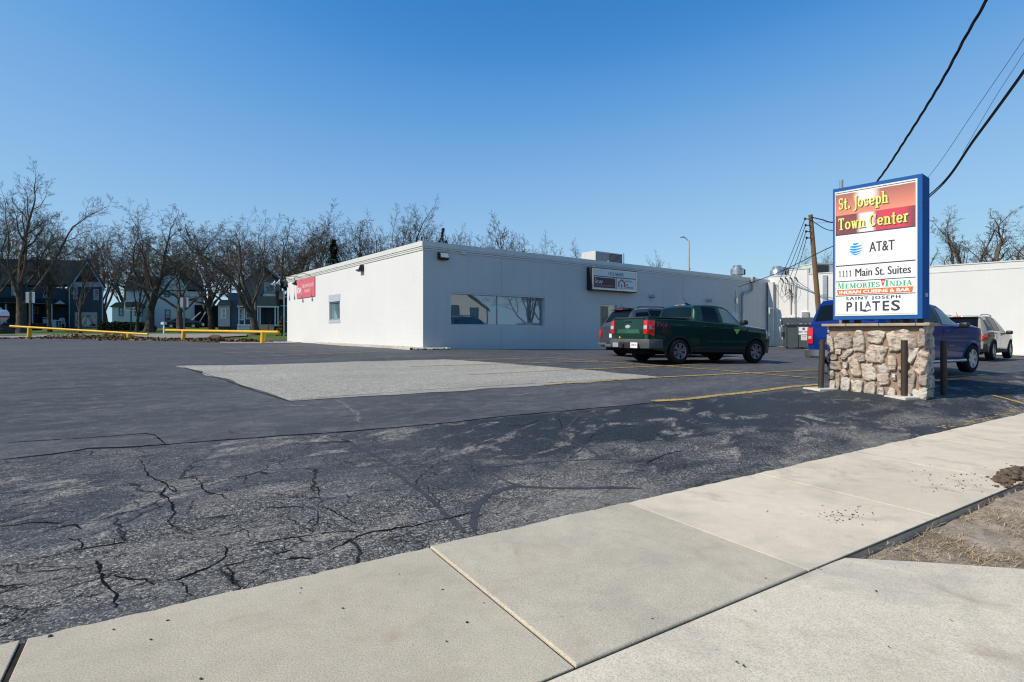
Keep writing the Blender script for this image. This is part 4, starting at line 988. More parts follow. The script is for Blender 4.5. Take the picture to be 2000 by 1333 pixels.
f = MB(); f.box(.06, 1.05, -.03, -.005, -1.2, -.1, 0, m_); f.build('coil_grille', M_('grille_dark', (.05, .055, .05), .6, .3), ac)
# ---- right-hand white building
FC = Wr.P(L1, 0); E3 = (.719, -.695); W2 = Plane((FC.x, FC.y), E3, (-.695, -.719)); M2 = W2.M()
b2 = thing('brick_building', 'sunlit white painted brick building behind the dumpster and the sign', 'building', (FC.x, FC.y, .3), math.atan2(E3[1], E3[0]))
L3 = 17
steps = [(0, 1.35, W2.uv(1508, 541)[1]), (1.35, 2.55, W2.uv(1530, 529)[1]), (2.55, 5.5, W2.uv(1570, 537)[1]), (5.5, L3, 5.15)]
mb = MB()
for a, b, h in steps: mb.box(a, b, 0, .3, -.5, h, 0, M2)
mb.build('brick_wall', MAT_BRICKW, b2)
mb = MB()
for a, b, h in steps: mb.box(a - .01, b + .01, -.035, .33, h, h + .06, 0, M2)
t, z = W2.uv(1825, 527); mb.box(5.5, L3, -.02, 0, 4.78, 4.84, 0, M2)
mb.build('coping', MAT_TRIM, b2)
mb = MB(); mb.add([W2.P(0, 4.6, -.2), W2.P(L3, 4.6, -.2), W2.P(L3, 4.6, -16), W2.P(0, 4.6, -16)], [(0, 1, 2, 3)]); mb.add([W2.P(L3, -.5, -.01), W2.P(L3, 5.15, -.01), W2.P(L3, 5.15, -16), W2.P(L3, -.5, -16)], [(0, 1, 2, 3)]); mb.build('roof', MAT_ROOF, b2)
t, z = W2.uv(1508, 552); mb = MB(); mb.box(t - .17, t + .17, -.32, 0, -.3, z, 0, M2); mb.build('pilaster', MAT_TRIM, b2)
t, z = W2.uv(1612, 535); mb = MB(); mb.box(t - .12, t + .12, -.14, 0, .2, z - .1, 0, M2); mb.build('downspout', MAT_STEEL, b2)
mb = MB(); t, z = W2.uv(1519, 556); mb.tube([W2.P(t - .2, z, .05), W2.P(t, z, .05), W2.P(t, z - 3.6, .05)], .03, 6)
t, z = W2.uv(1512, 603); mb.tube([W2.P(t, z, .35), W2.P(t, z, .9), W2.P(t + .1, z, 1.2), W2.P(t + .1, z - .4, 1.2)], .05, 6); mb.build('drain_pipe', MAT_TRIM, b2, smooth=True)
t, z = W2.uv(1574, 616); mb = MB(); mb.box(t - .2, t + .2, -.18, 0, z - .25, z + .25, 0, M2, .02); mb.tube([W2.P(t + .12, z, .04), W2.P(t + .12, z + 3.1, .04)], .015, 5); mb.build('electric_box', MAT_STEEL, b2)
mb = MB(); t, z = W2.uv(1549, 560)
for q in (-.14, .14): mb.tube([W2.P(t + q, .8, .08), W2.P(t + q, z, .08), W2.P(t + q - .1, z + .25, .22)], .05, 7)
mb.box(t - .2, t + .2, -.2, 0, 1.9, 2.5, 0, M2, .02); mb.build('service_mast', MAT_TRIM, b2, smooth=True)
mb = MB(); t, z = W2.uv(1541, 545)
for q in range(4): mb.tube([W2.P(t - .45 + q * .3, z, .02), W2.P(t - .45 + q * .3, z + .05, .3)], .05, 6); mb.tube([W2.P(t - .45 + q * .3, z, .3), W2.P(t - .3 + q * .2, z - .9 - .2 * q, .35), W2.P(t + .1, z - .7, .2)], .012, 4)
for q in range(5): mb.tube([W2.P(t - .5 + q * .25, z - .1, .3), W2.P(t - .7 + q * .33, z - .7, .35), W2.P(t - .4 + q * .2, z - 1.3 + .2 * (q % 2), .3), W2.P(t + .2, z - .8, .2)], .012, 4)
mb.build('insulator_rack', MAT_BLACK, b2)
# ---- concrete pad at the foot of the white wall
mb = MB(); rows = []
for i in range(30):
    t = -1.5 + 34 * i / 29; rows.append([Vector((q.x, q.y, g(q.x, q.y) + .04)) for q in (W2.P(t, 0, .02), W2.P(t, 0, .7), W2.P(t, 0, 1.4))])
mb.grid(rows); o = mb.build('wall_footing', MAT_DRIVE); struct(o); attr_color(o, 'tone', np.ones((len(o.data.vertices), 3), np.float32))
if o.data.polygons[0].normal.z < 0: o.data.flip_normals()
# ================================================================ MONUMENT SIGN
ang = R(-39)                                        # face direction, left to right
dv, nv = Vector((math.cos(R(-49)), math.sin(R(-49)), 0)), None
fr_ = Vector((7.72, 10.3, 0))                       # front right foot of the stone base
dv = Vector((.652, -.758, 0)).normalized(); bv = Vector((.758, .652, 0)).normalized()   # along the face, and backwards
def sgM(x, y, z): o = fr_ + dv * x + bv * y; return Matrix(((dv.x, bv.x, 0, o.x), (dv.y, bv.y, 0, o.y), (0, 0, 1, z), (0, 0, 0, 1)))
BW, BD = 1.66, .62                                  # base width (to the left), depth
zb = g(fr_.x, fr_.y) - .03; z_cap = CAMZ + (HY - 637) / F * 10.3; BH = z_cap - zb
MS = sgM(0, 0, 0)
sgn = thing('monument_sign', 'tall blue framed tenant sign for St. Joseph Town Center on a rubble stone base', 'sign', M=sgM(-BW / 2, BD / 2, zb))
def mat_stone():
    m, nt, b = nmat('field_stone'); v = coords(nt)
    at = N(nt, 'ShaderNodeAttribute', attribute_name='tone')
    n1 = noise_tex(nt, v, 4.2, 6, .65, .6); n2 = noise_tex(nt, coords(nt, (1, 1, 1.8)), 7, 6, .7, .6); n3 = noise_tex(nt, v, 55, 5, .7); n4 = noise_tex(nt, v, 3, 3)
    c = mix(nt, ramp(nt, n1, [(.36, 0), (.6, 1)]), (.54, .48, .41), (.78, .715, .63))
    c = mix(nt, 1.0, c, at.outputs['Color'], 'MULTIPLY')
    c = mix(nt, math_(nt, 'MULTIPLY', ramp(nt, n2, [(.50, 0), (.64, 1)]), .85), c, (.10, .09, .088))
    c = mix(nt, math_(nt, 'MULTIPLY', ramp(nt, n4, [(.60, 0), (.72, 1)]), .38), c, (.46, .28, .16))
    c = mix(nt, .6, c, ramp(nt, n3, [(.3, .62), (.7, 1.15)]), 'MULTIPLY')
    L(nt, c, b.inputs['Base Color']); b.inputs['Roughness'].default_value = .85; b.inputs['Specular IOR Level'].default_value = .25
    bump(nt, b, math_(nt, 'ADD', n2, math_(nt, 'MULTIPLY', n3, .8)), 1.0, .03); return m
MAT_STONE = mat_stone(); MAT_MORT = M_('brown_mortar', (.36, .25, .185), .95, .15, var=.15, vs=7, fine=.5, bmp=.5, bs=90)
core = MB(); core.box(-BW, 0, .03, BD, zb - .2, zb + BH, 0, MS, .03); core.build('mortar_core', MAT_MORT, sgn)
stn = MB(); tones = []
rst = random.Random(41)
def stone(mat, cx, cz, w, h, rot=0, dep=.055, seed=0, tone=None):
    """rubble stone: superellipse outline bulging from the face plane (x, z) towards -y"""
    nr, na = 12, 40; vs = []
    for i in range(nr + 1):
        f = i / nr
        for j in range(na):
            a = 2 * math.pi * j / na; c, s_ = math.cos(a), math.sin(a); e = .55
            x = math.copysign(abs(c) ** e, c); z = math.copysign(abs(s_) ** e, s_)
            o = 1.0 + .32 * nz(c * 1.2 + seed * 3.3, s_ * 1.2, seed) + .15 * nz(c * 3 + seed, s_ * 3, seed + 5)
            k = (1 - f) if i < nr else 0.0
            k = k ** .8
            X = x * w / 2 * o * (k if f > 0 else 1); Z = z * h / 2 * o * (k if f > 0 else 1)
            Xr = X * math.cos(rot) - Z * math.sin(rot); Zr = X * math.sin(rot) + Z * math.cos(rot)
            prof = (1 - (1 - min(1, f * 4.0)) ** 2) ** .6
            rg = 1 - abs(nz((cx + Xr) * 7, (cz + Zr) * 7, seed)) * 2; y = .022 - (dep + .02) * prof - .012 * prof * (1.3 * nz((cx + Xr) * 6, (cz + Zr) * 6, seed) + .8 * nz((cx + Xr) * 16, (cz + Zr) * 16, seed + 2) + .5 * nz((cx + Xr) * 38, (cz + Zr) * 38, seed + 4) - .5 * rg)
            vs.append((cx + Xr, y, cz + Zr))
    fs = [(i * na + j, i * na + (j + 1) % na, (i + 1) * na + (j + 1) % na, (i + 1) * na + j) for i in range(nr) for j in range(na)]
    stn.add(vs, fs, 0, mat)
    tn = tone or rst.choice(((1, 1, 1), (1.0, .96, .90), (.88, .83, .80), (1.0, .91, .83), (.66, .62, .60), (.97, .97, .97), (.95, .84, .75))); tones.extend([tn] * len(vs))
FACE = [(205, 420, 105, 230, .1), (390, 385, 285, 225, 0), (630, 400, 180, 285, 0), (870, 345, 255, 180, 0), (1190, 400, 350, 300, .1), (1465, 385, 120, 245, 0),
        (320, 520, 95, 80, 0), (440, 560, 95, 190, -.75), (250, 595, 120, 85, .2), (655, 610, 100, 120, .3), (860, 570, 290, 240, -.05), (1085, 690, 125, 215, .1), (1320, 590, 150, 250, -.5),
        (1450, 690, 170, 320, -.25), (275, 712, 220, 135, -.05), (430, 705, 80, 90, 0), (560, 720, 170, 320, .25), (770, 805, 205, 240, .2), (970, 775, 150, 170, .4), (965, 900, 190, 165, .3),
        (1110, 870, 55, 85, 0), (420, 805, 85, 110, .6), (215, 835, 105, 115, 0), (220, 985, 125, 160, 0), (425, 975, 150, 225, 0), (318, 945, 60, 240, 0), (600, 1000, 165, 215, 0), (785, 1030, 180, 210, 0),
        (935, 1070, 100, 140, 0), (1080, 1080, 110, 150, 0), (1300, 925, 165, 330, 0), (1190, 960, 60, 130, 0), (1270, 1100, 130, 80, 0), (1400, 1085, 90, 140, .2), (1190, 760, 60, 60, 0), (1480, 905, 110, 150, 0), (1480, 1080, 120, 170, 0)]
for i, (cx, cy, w, h, r_) in enumerate(FACE):
    x = -BW + (cx - 165) / (1500 - 165) * BW; z = zb + (1165 - (1 - (cx - 165) / 1335) * 75 - cy) / 920 * BH * 1.0 if False else zb + (1170 - 70 * (1 - (cx - 165) / 1335) - cy) / (1170 - 235) * BH
    stone(MS, x, z, w / 1335 * BW * .97, h / 935 * BH * .97, r_, .036, i)
MR = sgM(0, 0, 0) @ Matrix.Rotation(R(90), 4, 'Z')            # right end face, x runs backwards
MLf = sgM(-BW, BD, 0) @ Matrix.Rotation(R(-90), 4, 'Z'); MBk = sgM(0, BD, 0) @ Matrix.Rotation(R(180), 4, 'Z')
def fill(mat, W_, seed):
    r_ = random.Random(seed); z = .08
    while z < BH - .06:
        h = r_.uniform(.16, .28); x = 0
        while x < W_ - .05:
            w = min(r_.uniform(.16, .34), W_ - x); stone(mat, x + w / 2, zb + z + h / 2 - .06, w * .95, h * r_.uniform(.9, 1.05), r_.uniform(-.2, .2), .032, seed * 10 + int(x * 50) + int(z * 90)); x += w
        z += h
fill(MR, BD, 3); fill(MLf, BD, 4); fill(MBk, BW, 5)
so_ = stn.build('rubble_stone', MAT_STONE, sgn, smooth=True, sharp=50); attr_color(so_, 'tone', np.array(tones, np.float32))
cap = MB()
for a, b in ((-1.76, -1.30), (-1.295, -.72), (-.715, -.12), (-.115, .10)): cap.box(a, b, -.09 + .008 * (a % .03) * 10, BD + .09, zb + BH, zb + BH + .055, 0, MS, .012)
cap.build('capstone', M_('cap_sandstone', (.42, .35, .25), .9, .2, var=.2, vs=5, fine=.5, bmp=.5), sgn)
# cabinet on short steel posts
zc0 = CAMZ + (HY - 622.5) / F * 10.33; zc1 = CAMZ + (HY - 338) / F * 10.33; CT = .5; CW = 1.54
CL = -CW - .045                                     # left edge in local x
MC = sgM(0, .06, 0)
MAT_BLUE = M_('blue_paint', (.024, .105, .33), .7, .04, var=.06, vs=2)
for x in (-1.42, -1.2, -.34, -.12): posts = MB(); posts.box(x - .05, x + .05, .18, .3, zb + BH + .05, zc0 + .02, 0, MC); posts.build('post', MAT_BLACK, sgn)
fw = .075; x0, x1 = CL, -.045
cab = MB(); cab.box(x0, x1, .03, CT, zc0, zc1, 0, MC)
for a, b, c, d in ((x0, x1, zc0, zc0 + fw), (x0, x1, zc1 - fw, zc1), (x0, x0 + fw * .55, zc0 + fw, zc1 - fw), (x1 - fw, x1, zc0 + fw, zc1 - fw)): cab.box(a, b, -.005, .028, c, d, 0, MC)
cab.build('cabinet', MAT_BLUE, sgn)
px0, px1, pz0, pz1 = x0 + fw * .55, x1 - fw, zc0 + fw, zc1 - fw; PW, PH = px1 - px0, pz1 - pz0
f = MB(); k = .028
for a, b, c, d in ((px0, px1, pz0, pz0 + k), (px0, px1, pz1 - k, pz1), (px1 - k, px1, pz0 + k, pz1 - k), (px0, px0 + k * .5, pz0 + k, pz1 - k)): f.box(a, b, -.018, .01, c, d, 0, MC)
f.build('retainer_frame', M_('retainer_white', (.72, .71, .67), .4, .4, var=.05), sgn)
# panels, heights as fractions from the top: banner, AT&T, suites, restaurant, pilates
cuts = [0, .345, .600, .728, .846, 1.0]
MSF = M_('sign_face_bright', (.80, .81, .82), .35, .4, var=.02)
def mat_banner():
    m, nt, b = nmat('sunset_print'); tc = N(nt, 'ShaderNodeTexCoord'); mp = N(nt, 'ShaderNodeMapping'); L(nt, tc.outputs['Object'], mp.inputs[0])
    sp = N(nt, 'ShaderNodeSeparateXYZ'); 
    at = N(nt, 'ShaderNodeAttribute', attribute_name='uvp'); sc = N(nt, 'ShaderNodeSeparateColor'); L(nt, at.outputs['Color'], sc.inputs[0])
    u, v = sc.outputs[0], sc.outputs[1]
    vec = N(nt, 'ShaderNodeCombineXYZ'); L(nt, math_(nt, 'MULTIPLY', u, 2.0), vec.inputs[0]); L(nt, math_(nt, 'MULTIPLY', v, 26.0), vec.inputs[1])
    wv = noise_tex(nt, vec.outputs[0], 1.6, 4, .6)
    skyc = ramp(nt, v, [(.46, (.74, .27, .17)), (.62, (.66, .22, .15)), (.85, (.46, .16, .12)), (1, (.36, .13, .11))])
    seac = mix(nt, ramp(nt, wv, [(.35, 0), (.65, 1)]), (.16, .04, .05), (.30, .075, .085))
    pk = math_(nt, 'SUBTRACT', u, .70); pk = math_(nt, 'MULTIPLY', pk, pk); seac = mix(nt, ramp(nt, pk, [(.02, 1), (.06, 0)]), seac, (.62, .05, .10))
    c = mix(nt, ramp(nt, v, [(.455, 0), (.465, 1)]), seac, skyc)
    d = math_(nt, 'SUBTRACT', u, .40); d = math_(nt, 'MULTIPLY', d, d)
    dv_ = math_(nt, 'SUBTRACT', v, .86); dv_ = math_(nt, 'MULTIPLY', dv_, dv_)
    sunf = ramp(nt, math_(nt, 'ADD', d, math_(nt, 'MULTIPLY', dv_, .35)), [(.002, 1), (.03, 0)])
    gl = math_(nt, 'MULTIPLY', ramp(nt, math_(nt, 'ADD', d, math_(nt, 'MULTIPLY', wv, .006)), [(.006, 1), (.018, 0)]), ramp(nt, v, [(.44, 1), (.47, 0)]))
    c = mix(nt, math_(nt, 'MAXIMUM', sunf, gl), c, (.95, .82, .80))
    tear = math_(nt, 'ADD', v, math_(nt, 'MULTIPLY', noise_tex(nt, vec.outputs[0], 4, 5, .7), .05))
    c = mix(nt, ramp(nt, tear, [(.985, 0), (.99, 1)]), c, (.80, .79, .76))
    L(nt, c, b.inputs['Base Color']); b.inputs['Roughness'].default_value = .35; return m
pans = []
for i in range(5):
    za, zb_ = pz1 - k - (PH - 2 * k) * cuts[i + 1], pz1 - k - (PH - 2 * k) * cuts[i]
    f = MB(); f.box(px0 + k * .5, px1 - k, -.004, .02, za + .006, zb_ - .006, 0, MC)
    o = f.build('sign_panel', mat_banner() if i == 0 else MSF, sgn)
    if i == 0:
        wv_ = np.array([[(MC.inverted() @ (MW[o] @ v.co)).x, (MC.inverted() @ (MW[o] @ v.co)).z, 0] for v in o.data.vertices]); wv_[:, 0] = (wv_[:, 0] - px0) / PW; wv_[:, 1] = (wv_[:, 1] - za) / (zb_ - za); attr_color(o, 'uvp', wv_.astype(np.float32))
    pans.append((o, za, zb_))
    if i < 4:
        f = MB(); f.box(px0 + k * .5, px1 - k, -.010, .0, za - .009 + (.003 if i > 1 else 0), za + .009 - (.003 if i > 1 else 0), 0, MC); f.build('divider', M_('dark_divider', (.045, .05, .06), .5, .3), sgn)
f = MB(); f.box(px0, px1, .0185, .028, pz0, pz1, 0, MC); f.build('face_backing', MSF, sgn)
YEL = M_('yellow_vinyl', (.86, .80, .17), .45, .3, var=.03); SHD = M_('letter_shadow', (.07, .085, .075), .5, .3); INK = M_('charcoal_vinyl', (.045, .05, .062), .5, .3)
def onp(i, vf, mat, u, v, w=None, off=.006, nm='lettering'):     # u, v as fractions of the panel
    o, za, zb_ = pans[i]; return flat_text(nm, vf, mat, o, MC, px0 + PW * u, za + (zb_ - za) * v, off)
ph = lambda i: pans[i][2] - pans[i][1]
for txt, u, v, w, h in (('St. Joseph', .05, .52, .62, .36), ('Town Center', .045, .10, .855, .29)):
    vf = serif_text(txt, .21, .10, .10)
    h_ = h * ph(0)
    onp(0, fit(*vf, h_, w * PW), SHD, u + .012, v - .018, off=.007); onp(0, fit(*vf, h_, w * PW), YEL, u, v, off=.010)  # dark copy set down and right paints the letters' shadow
# globe with swept stripes
cxg, czg, rg_ = px0 + PW * .272, pans[1][1] + ph(1) * .5, PW * .083
f = MB(); BLU = M_('globe_blue', (.0, .30, .78), .45, .3, var=.03)
nst = 5; tops = [.98, .58, .16, -.26, -.64]; ths = [.36, .37, .36, .32, .26]
for t_, h_ in zip(tops, ths):
    row = []
    for j in range(17):
        a = -1 + 2 * j / 16
        y1 = t_ - .16 * (1 - a * a) * (-.2 + (1 - t_) * .9); y0 = y1 - h_ * (1.0 - .55 * abs(a + .25))
        row.append((a, y0, y1))
    ptsu, ptsd = [], []
    for a, y0, y1 in row:
        xm = max(.02, math.sqrt(max(0, 1 - min(.999, ((y0 + y1) / 2) ** 2)))); ptsu.append((a * xm, y1)); ptsd.append((a * xm, y0))
    f.grid([[MC @ Vector((cxg + x * rg_, -.0065, czg + z * rg_)) for x, z in ptsu], [MC @ Vector((cxg + x * rg_, -.0065, czg + z * rg_)) for x, z in ptsd]])
f.build('globe_logo', BLU, pans[1][0], fixn=False)
onp(1, heavy(text_mesh('AT&T', .20, PW * .30, .0), .004), INK, .44, .36)
v1 = fit(*serif_text('1111', .15, .08, .10), .125, PW * .165)
onp(2, v1, INK, .05, .30); onp(2, heavy(text_mesh('Main St. Suites', .16, PW * .66, 0), .004), INK, .265, .26)
GRN = M_('green_vinyl', (.02, .42, .16), .45, .3, var=.03); ORG = M_('orange_vinyl', (.86, .16, .025), .45, .3, var=.03); RED = M_('red_vinyl', (.72, .015, .03), .45, .3); WHT = M_('white_vinyl', (.85, .85, .85), .45, .3)
H3 = ph(3)
onp(3, fit(*serif_text('M', .2, .07), H3 * .42, PW * .085), GRN, .035, .50); onp(3, fit(*serif_text('EMORIES', .2, .07, .12), H3 * .34, PW * .435), GRN, .13, .50)
onp(3, fit(*serif_text('I', .2, .07), H3 * .42, PW * .05), GRN, .625, .50); onp(3, fit(*serif_text('NDIA', .2, .07, .12), H3 * .34, PW * .26), GRN, .68, .50)
o, za, zb_ = pans[3]; f = MB(); q = lambda u, v: MC @ Vector((px0 + PW * u, -.0062, za + H3 * v))
f.add([q(.575, .97), q(.63, .97), q(.603, .46)], [(2, 1, 0)]); f.build('red_pennant', RED, o, fixn=False)
onp(3, text_mesh('OF', H3 * .13, PW * .032, .02), WHT, .587, .76, off=.008)
f = MB(); f.add([q(.025, .42), q(.955, .42), q(.94, .06), q(.035, .06)], [(3, 2, 1, 0)]); f.build('orange_band', ORG, o, fixn=False)
onp(3, text_mesh('INDIAN CUISINE & BAR', H3 * .22, PW * .86, .03), WHT, .055, .125, off=.008)
H4 = ph(4)
onp(4, heavy(text_mesh('SAINT JOSEPH', H4 * .21, PW * .66, .0, 1.35), .005), INK, .145, .715)
for s_, u, w, v, h in (('P', .15, .075, .16, .50), ('I', .262, .022, .16, .50), ('L', .325, .075, .16, .50), ('A', .385, .075, .34, .34), ('T', .475, .095, .16, .50), ('E', .60, .078, .16, .50), ('S', .70, .105, .145, .53)):
    onp(4, text_mesh(s_, H4 * h, PW * w, .02), INK, u, v, off=.006 + .0006 * (s_ == 'A'))
f = MB(); o, za, zb_ = pans[4]
f.grid([[MC @ Vector((px0 + PW * (.33 + .13 * j / 10), -.0068, za + H4 * (.16 + dz_ + .035 * math.sin(j / 10 * 5.5 + 2.2)))) for j in range(11)] for dz_ in (0, .06)]); f.build('lettering', INK, o, fixn=False)
# number plate on the cabinet edge
f = MB(); 
flat_text('number', text_mesh('000', .075, .19, .02), WHT, sgn, sgM(-.045, .06, 0) @ Matrix.Rotation(R(90), 4, 'Z'), .19, CAMZ + (HY - 580) / F * 10.5, .004)
# ---- bollards and their concrete feet
def bollard(x, y, ytop, label, pad=True, lean=0, wd=.055):
    p = gpt(x, y); zt = CAMZ - (ytop - HY) / F * p.y; h = zt - p.z
    m_ = Matrix.Translation(p) @ Matrix.Rotation(R(lean), 4, 'Y'); th = thing('bollard', label, 'bollard', M=m_, group='rusty pipe bollards around the stone sign')
    f = MB(); f.lathe([(wd, -.2), (wd, h), (wd - .008, h + .004), (wd - .008, h - .02), (0, h - .02)], 20, 0, m_); f.build('pipe', M_('rusty_pipe', (.055, .046, .043), .55, .4, .5, col2=(.085, .06, .045), vs=9, bmp=.3), th, smooth=True)
    if pad:
        f = MB(); f.box(-.26, .24, -.2, .22, -.1, .035, 0, Matrix.Translation(p) @ Matrix.Rotation(R(20), 4, 'Z'), .02); o = f.build('concrete_foot', MAT_DRIVE, th); attr_color(o, 'tone', np.ones((len(o.data.vertices), 3), np.float32) * .95)
bollard(1603, 761, 664, 'rusty pipe bollard left of the stone sign base, leaning slightly', True, 2.0)
bollard(1766, 777, 665, 'rusty pipe bollard standing in front of the stone sign base')
bollard(1843, 772, 666, 'dark pipe bollard right of the stone sign base in its shade', False)
# ---- yellow pipe rails
MAT_YEL = M_('yellow_pipe', (.72, .40, .012), .45, .4, var=.1, vs=4)
def rail(post, ends, label):
    (xa, ya, Za), (xb, yb, Zb) = ends; A, B = pix(xa, ya, Za), pix(xb, yb, Zb); d = (B - A)
    base = gpt(*post[0]); th = thing('pipe_rail', label, 'barrier', (A.x, A.y, g(A.x, A.y)), group='yellow pipe rails at the lot edge')
    f = MB(); f.tube([A, B], .075, 12); f.build('rail', MAT_YEL, th, smooth=True)
    for (x, y) in post:
        t_ = (x - xa) / (xb - xa); Z = Za + (Zb - Za) * t_ 
        k = min(1, max(0, t_)); P = A.lerp(B, k)
        for _ in range(6):
            px_ = CX + F * P.x / P.y; k += (x - px_) / (xb - xa); P = A.lerp(B, k)
        f = MB(); f.tube([Vector((P.x - .05, P.y, g(P.x, P.y) - .2)), Vector((P.x, P.y, P.z - .02))], .13, 12); f.build('post', MAT_YEL, th, smooth=True)
rail([(58, 661), (252, 663)], ((20, 637.5, 39.5), (289, 653.5, 37.2)), 'left yellow pipe rail sagging to one side over the leaf piles')
rail([(359, 665), (514, 671)], ((324, 645.5, 36.5), (544, 649, 30.0)), 'level yellow pipe rail next to the white brick wall')
# ================================================================ VEHICLES
def car_paint(name, col, flake=.0, rough=.35, metal=.25, coat=1):
    m, nt, b = nmat(name); v = coords(nt)
    n1 = noise_tex(nt, v, 1.2, 4, .6); n2 = noise_tex(nt, v, 400, 1)
    c = mix(nt, ramp(nt, n1, [(.3, 0), (.7, 1)]), tuple(x * .9 for x in col), col)
    L(nt, c, b.inputs['Base Color']); b.inputs['Metallic'].default_value = metal; b.inputs['Roughness'].default_value = rough
    b.inputs['Specular IOR Level'].default_value = .15; b.inputs['Coat Weight'].default_value = coat; b.inputs['Coat Roughness'].default_value = .03; b.inputs['Coat IOR'].default_value = 1.42
    bump(nt, b, n1, .02, .02); return m
GL_CAR = glass('car_glass', (.006, .009, .011), .0, .01, fk=.55)
GL_CARB = glass('car_glass_blue', (.004, .014, .022), .0, .01, fk=.5)
GL_CARL = glass('car_glass_light', (.15, .21, .21), .02, .01, fk=.7)
MAT_TYRE = M_('tyre_rubber', (.016, .016, .016), .85, .2, var=.2, vs=8)
MAT_CLAD = M_('black_plastic', (.022, .022, .024), .6, .3, var=.15, vs=6)
MAT_ALLOY = M_('alloy', (.50, .51, .53), .28, .5, .85, var=.08)
MAT_ALLOYD = M_('alloy_dark', (.10, .10, .11), .35, .5, .6)
MAT_REDL = M_('tail_red', (.55, .008, .012), .12, .6, var=.15, vs=14, coat=1)
MAT_CLEARL = M_('lamp_clear', (.55, .57, .58), .1, .6, .3, var=.2, vs=12, coat=1)
MAT_PLATE = M_('plate_white', (.72, .73, .76), .4, .4, var=.03)
class Car:
    """loft body; x forward from the rear axle, y left, z up from the ground"""
    def __init__(s, x0, x1, tabs, arches, sill, rw):
        s.x0, s.x1, s.t, s.ar, s.sill, s.rw = x0, x1, tabs, arches, sill, rw
    def q(s, k, x): t = s.t[k]; return float(np.interp(x, [a for a, _ in t], [b for _, b in t]))
    def zb(s, x):
        z = s.q('zb', x) if 'zb' in s.t else s.sill
        for xa in s.ar:
            d = s.rw * s.rw - (x - xa) ** 2
            if d > 0: z = max(z, .86 * s.t['r'] + math.sqrt(d))
        return z
    def S(s, x, v, side=-1):
        zs, ws, zt, wt = s.q('zs', x), s.q('ws', x), s.q('zt', x), s.q('wt', x); zb = s.zb(x); bul = s.t.get('bulge', .05)
        if v <= 1:
            z = zb + (zs - zb) * v; f = (z - s.sill) / max(.05, zs - s.sill)
            y = ws - bul * (1 - f) ** 2 - .035 * max(0, f - .55) ** 1.5 - .012 * math.exp(-((f - .58) / .05) ** 2) * 0 + .010 * math.exp(-((f - .80) / .06) ** 2)
        elif v <= 2:
            q = v - 1; ys = ws - .035 * .45 ** 1.5 - .025
            y = ys + (min(wt, ys) - ys) * q + .03 * math.sin(math.pi * q) * min(1, (zt - zs) / .4); z = zs + (zt - zs) * (q if zt - zs > .12 else q ** .7)
        else:
            q = v - 2; cr = s.t.get('crown', .035); y = min(wt, ws - .04) * (1 - q) ; z = zt + cr * (1 - (1 - q) ** 2.4)
        return Vector((x, side * y, z))
    def nrm(s, x, v, side):
        e = .01; a = s.S(x + e, v, side) - s.S(x - e, v, side); v0, v1 = max(0, v - e), min(3, v + e)
        if v <= 1 < v1: v1 = v
        if v0 < 1 < v: v0 = max(v0, 1.0001)
        b = s.S(x, v1, side) - s.S(x, v0, side); n = a.cross(b) * (-side)
        n = n.normalized() if n.length > 1e-9 else Vector((0, side, 0))
        if n.y * side < 0 and v < 2: n = -n
        if v >= 2 and n.z < 0: n = -n
        return n
    def body(s, m_, mat, parent, name='body', hole=None):
        xs = set(np.round(np.linspace(s.x0, s.x1, 64), 3)); 
        for xa in s.ar: xs |= set(np.round(xa + s.rw * np.sin(np.linspace(-math.pi / 2, math.pi / 2, 25)), 4)); xs |= {round(xa - s.rw - .002, 4), round(xa + s.rw + .002, 4)}
        for k in ('zt', 'zs', 'ws', 'wt'): xs |= {round(a, 4) for a, _ in s.t[k]}
        xs = sorted(x for x in xs if s.x0 <= x <= s.x1)
        vl = [*np.linspace(0, 1, 12), *np.linspace(1.08, 2, 7), *np.linspace(2.08, 3, 7)]
        mb = MB()
        for sd in (-1, 1): mb.grid([[s.S(x, v, sd) for v in vl] for x in xs], 0, m_)
        for x in (xs[0], xs[-1]):                                     # end caps
            A = [s.S(x, v, -1) for v in vl]; B = [s.S(x, v, 1) for v in vl]; bulge = .05 if x > 0 else .0
            rows = []
            for a, b in zip(A, B): rows.append([a.lerp(b, k / 8) + Vector((bulge * (1 - (2 * k / 8 - 1) ** 2), 0, 0)) for k in range(9)])
            mb.grid(rows, 0, m_)
        me = mb.build(name, mat, parent, smooth=True, sharp=28); 
        bm = bmesh.new(); bm.from_mesh(me.data); bmesh.ops.remove_doubles(bm, verts=bm.verts, dist=.0008); bmesh.ops.recalc_face_normals(bm, faces=bm.faces)
        for e in bm.edges: e.smooth = not (len(e.link_faces) == 2 and e.calc_face_angle(0) > R(30))
        zz = max(bm.faces, key=lambda f: f.calc_center_median().z)
        if zz.normal.z < 0: bmesh.ops.reverse_faces(bm, faces=bm.faces)
        bm.to_mesh(me.data); bm.free(); return me
    def patch(s, xa, xb, va, vb, off, side, xa2=None, xb2=None, nx=14, nv=8, m_=None, thick=True):
        """patch over the skin between (xa..xb at va) and (xa2..xb2 at vb)"""
        xa2 = xa if xa2 is None else xa2; xb2 = xb if xb2 is None else xb2; mb = MB(); top = []; mb.orient = (m_.to_3x3() @ Vector((0, side, .15))).normalized()
        for j in range(nv + 1):
            w = j / nv; v = va + (vb - va) * w; l, r_ = xa + (xa2 - xa) * w, xb + (xb2 - xb) * w
            top.append([s.S(l + (r_ - l) * i / nx, v, side) + s.nrm(l + (r_ - l) * i / nx, v, side) * off for i in range(nx + 1)])
        mb.grid(top, 0, m_); nf = len(mb.f)
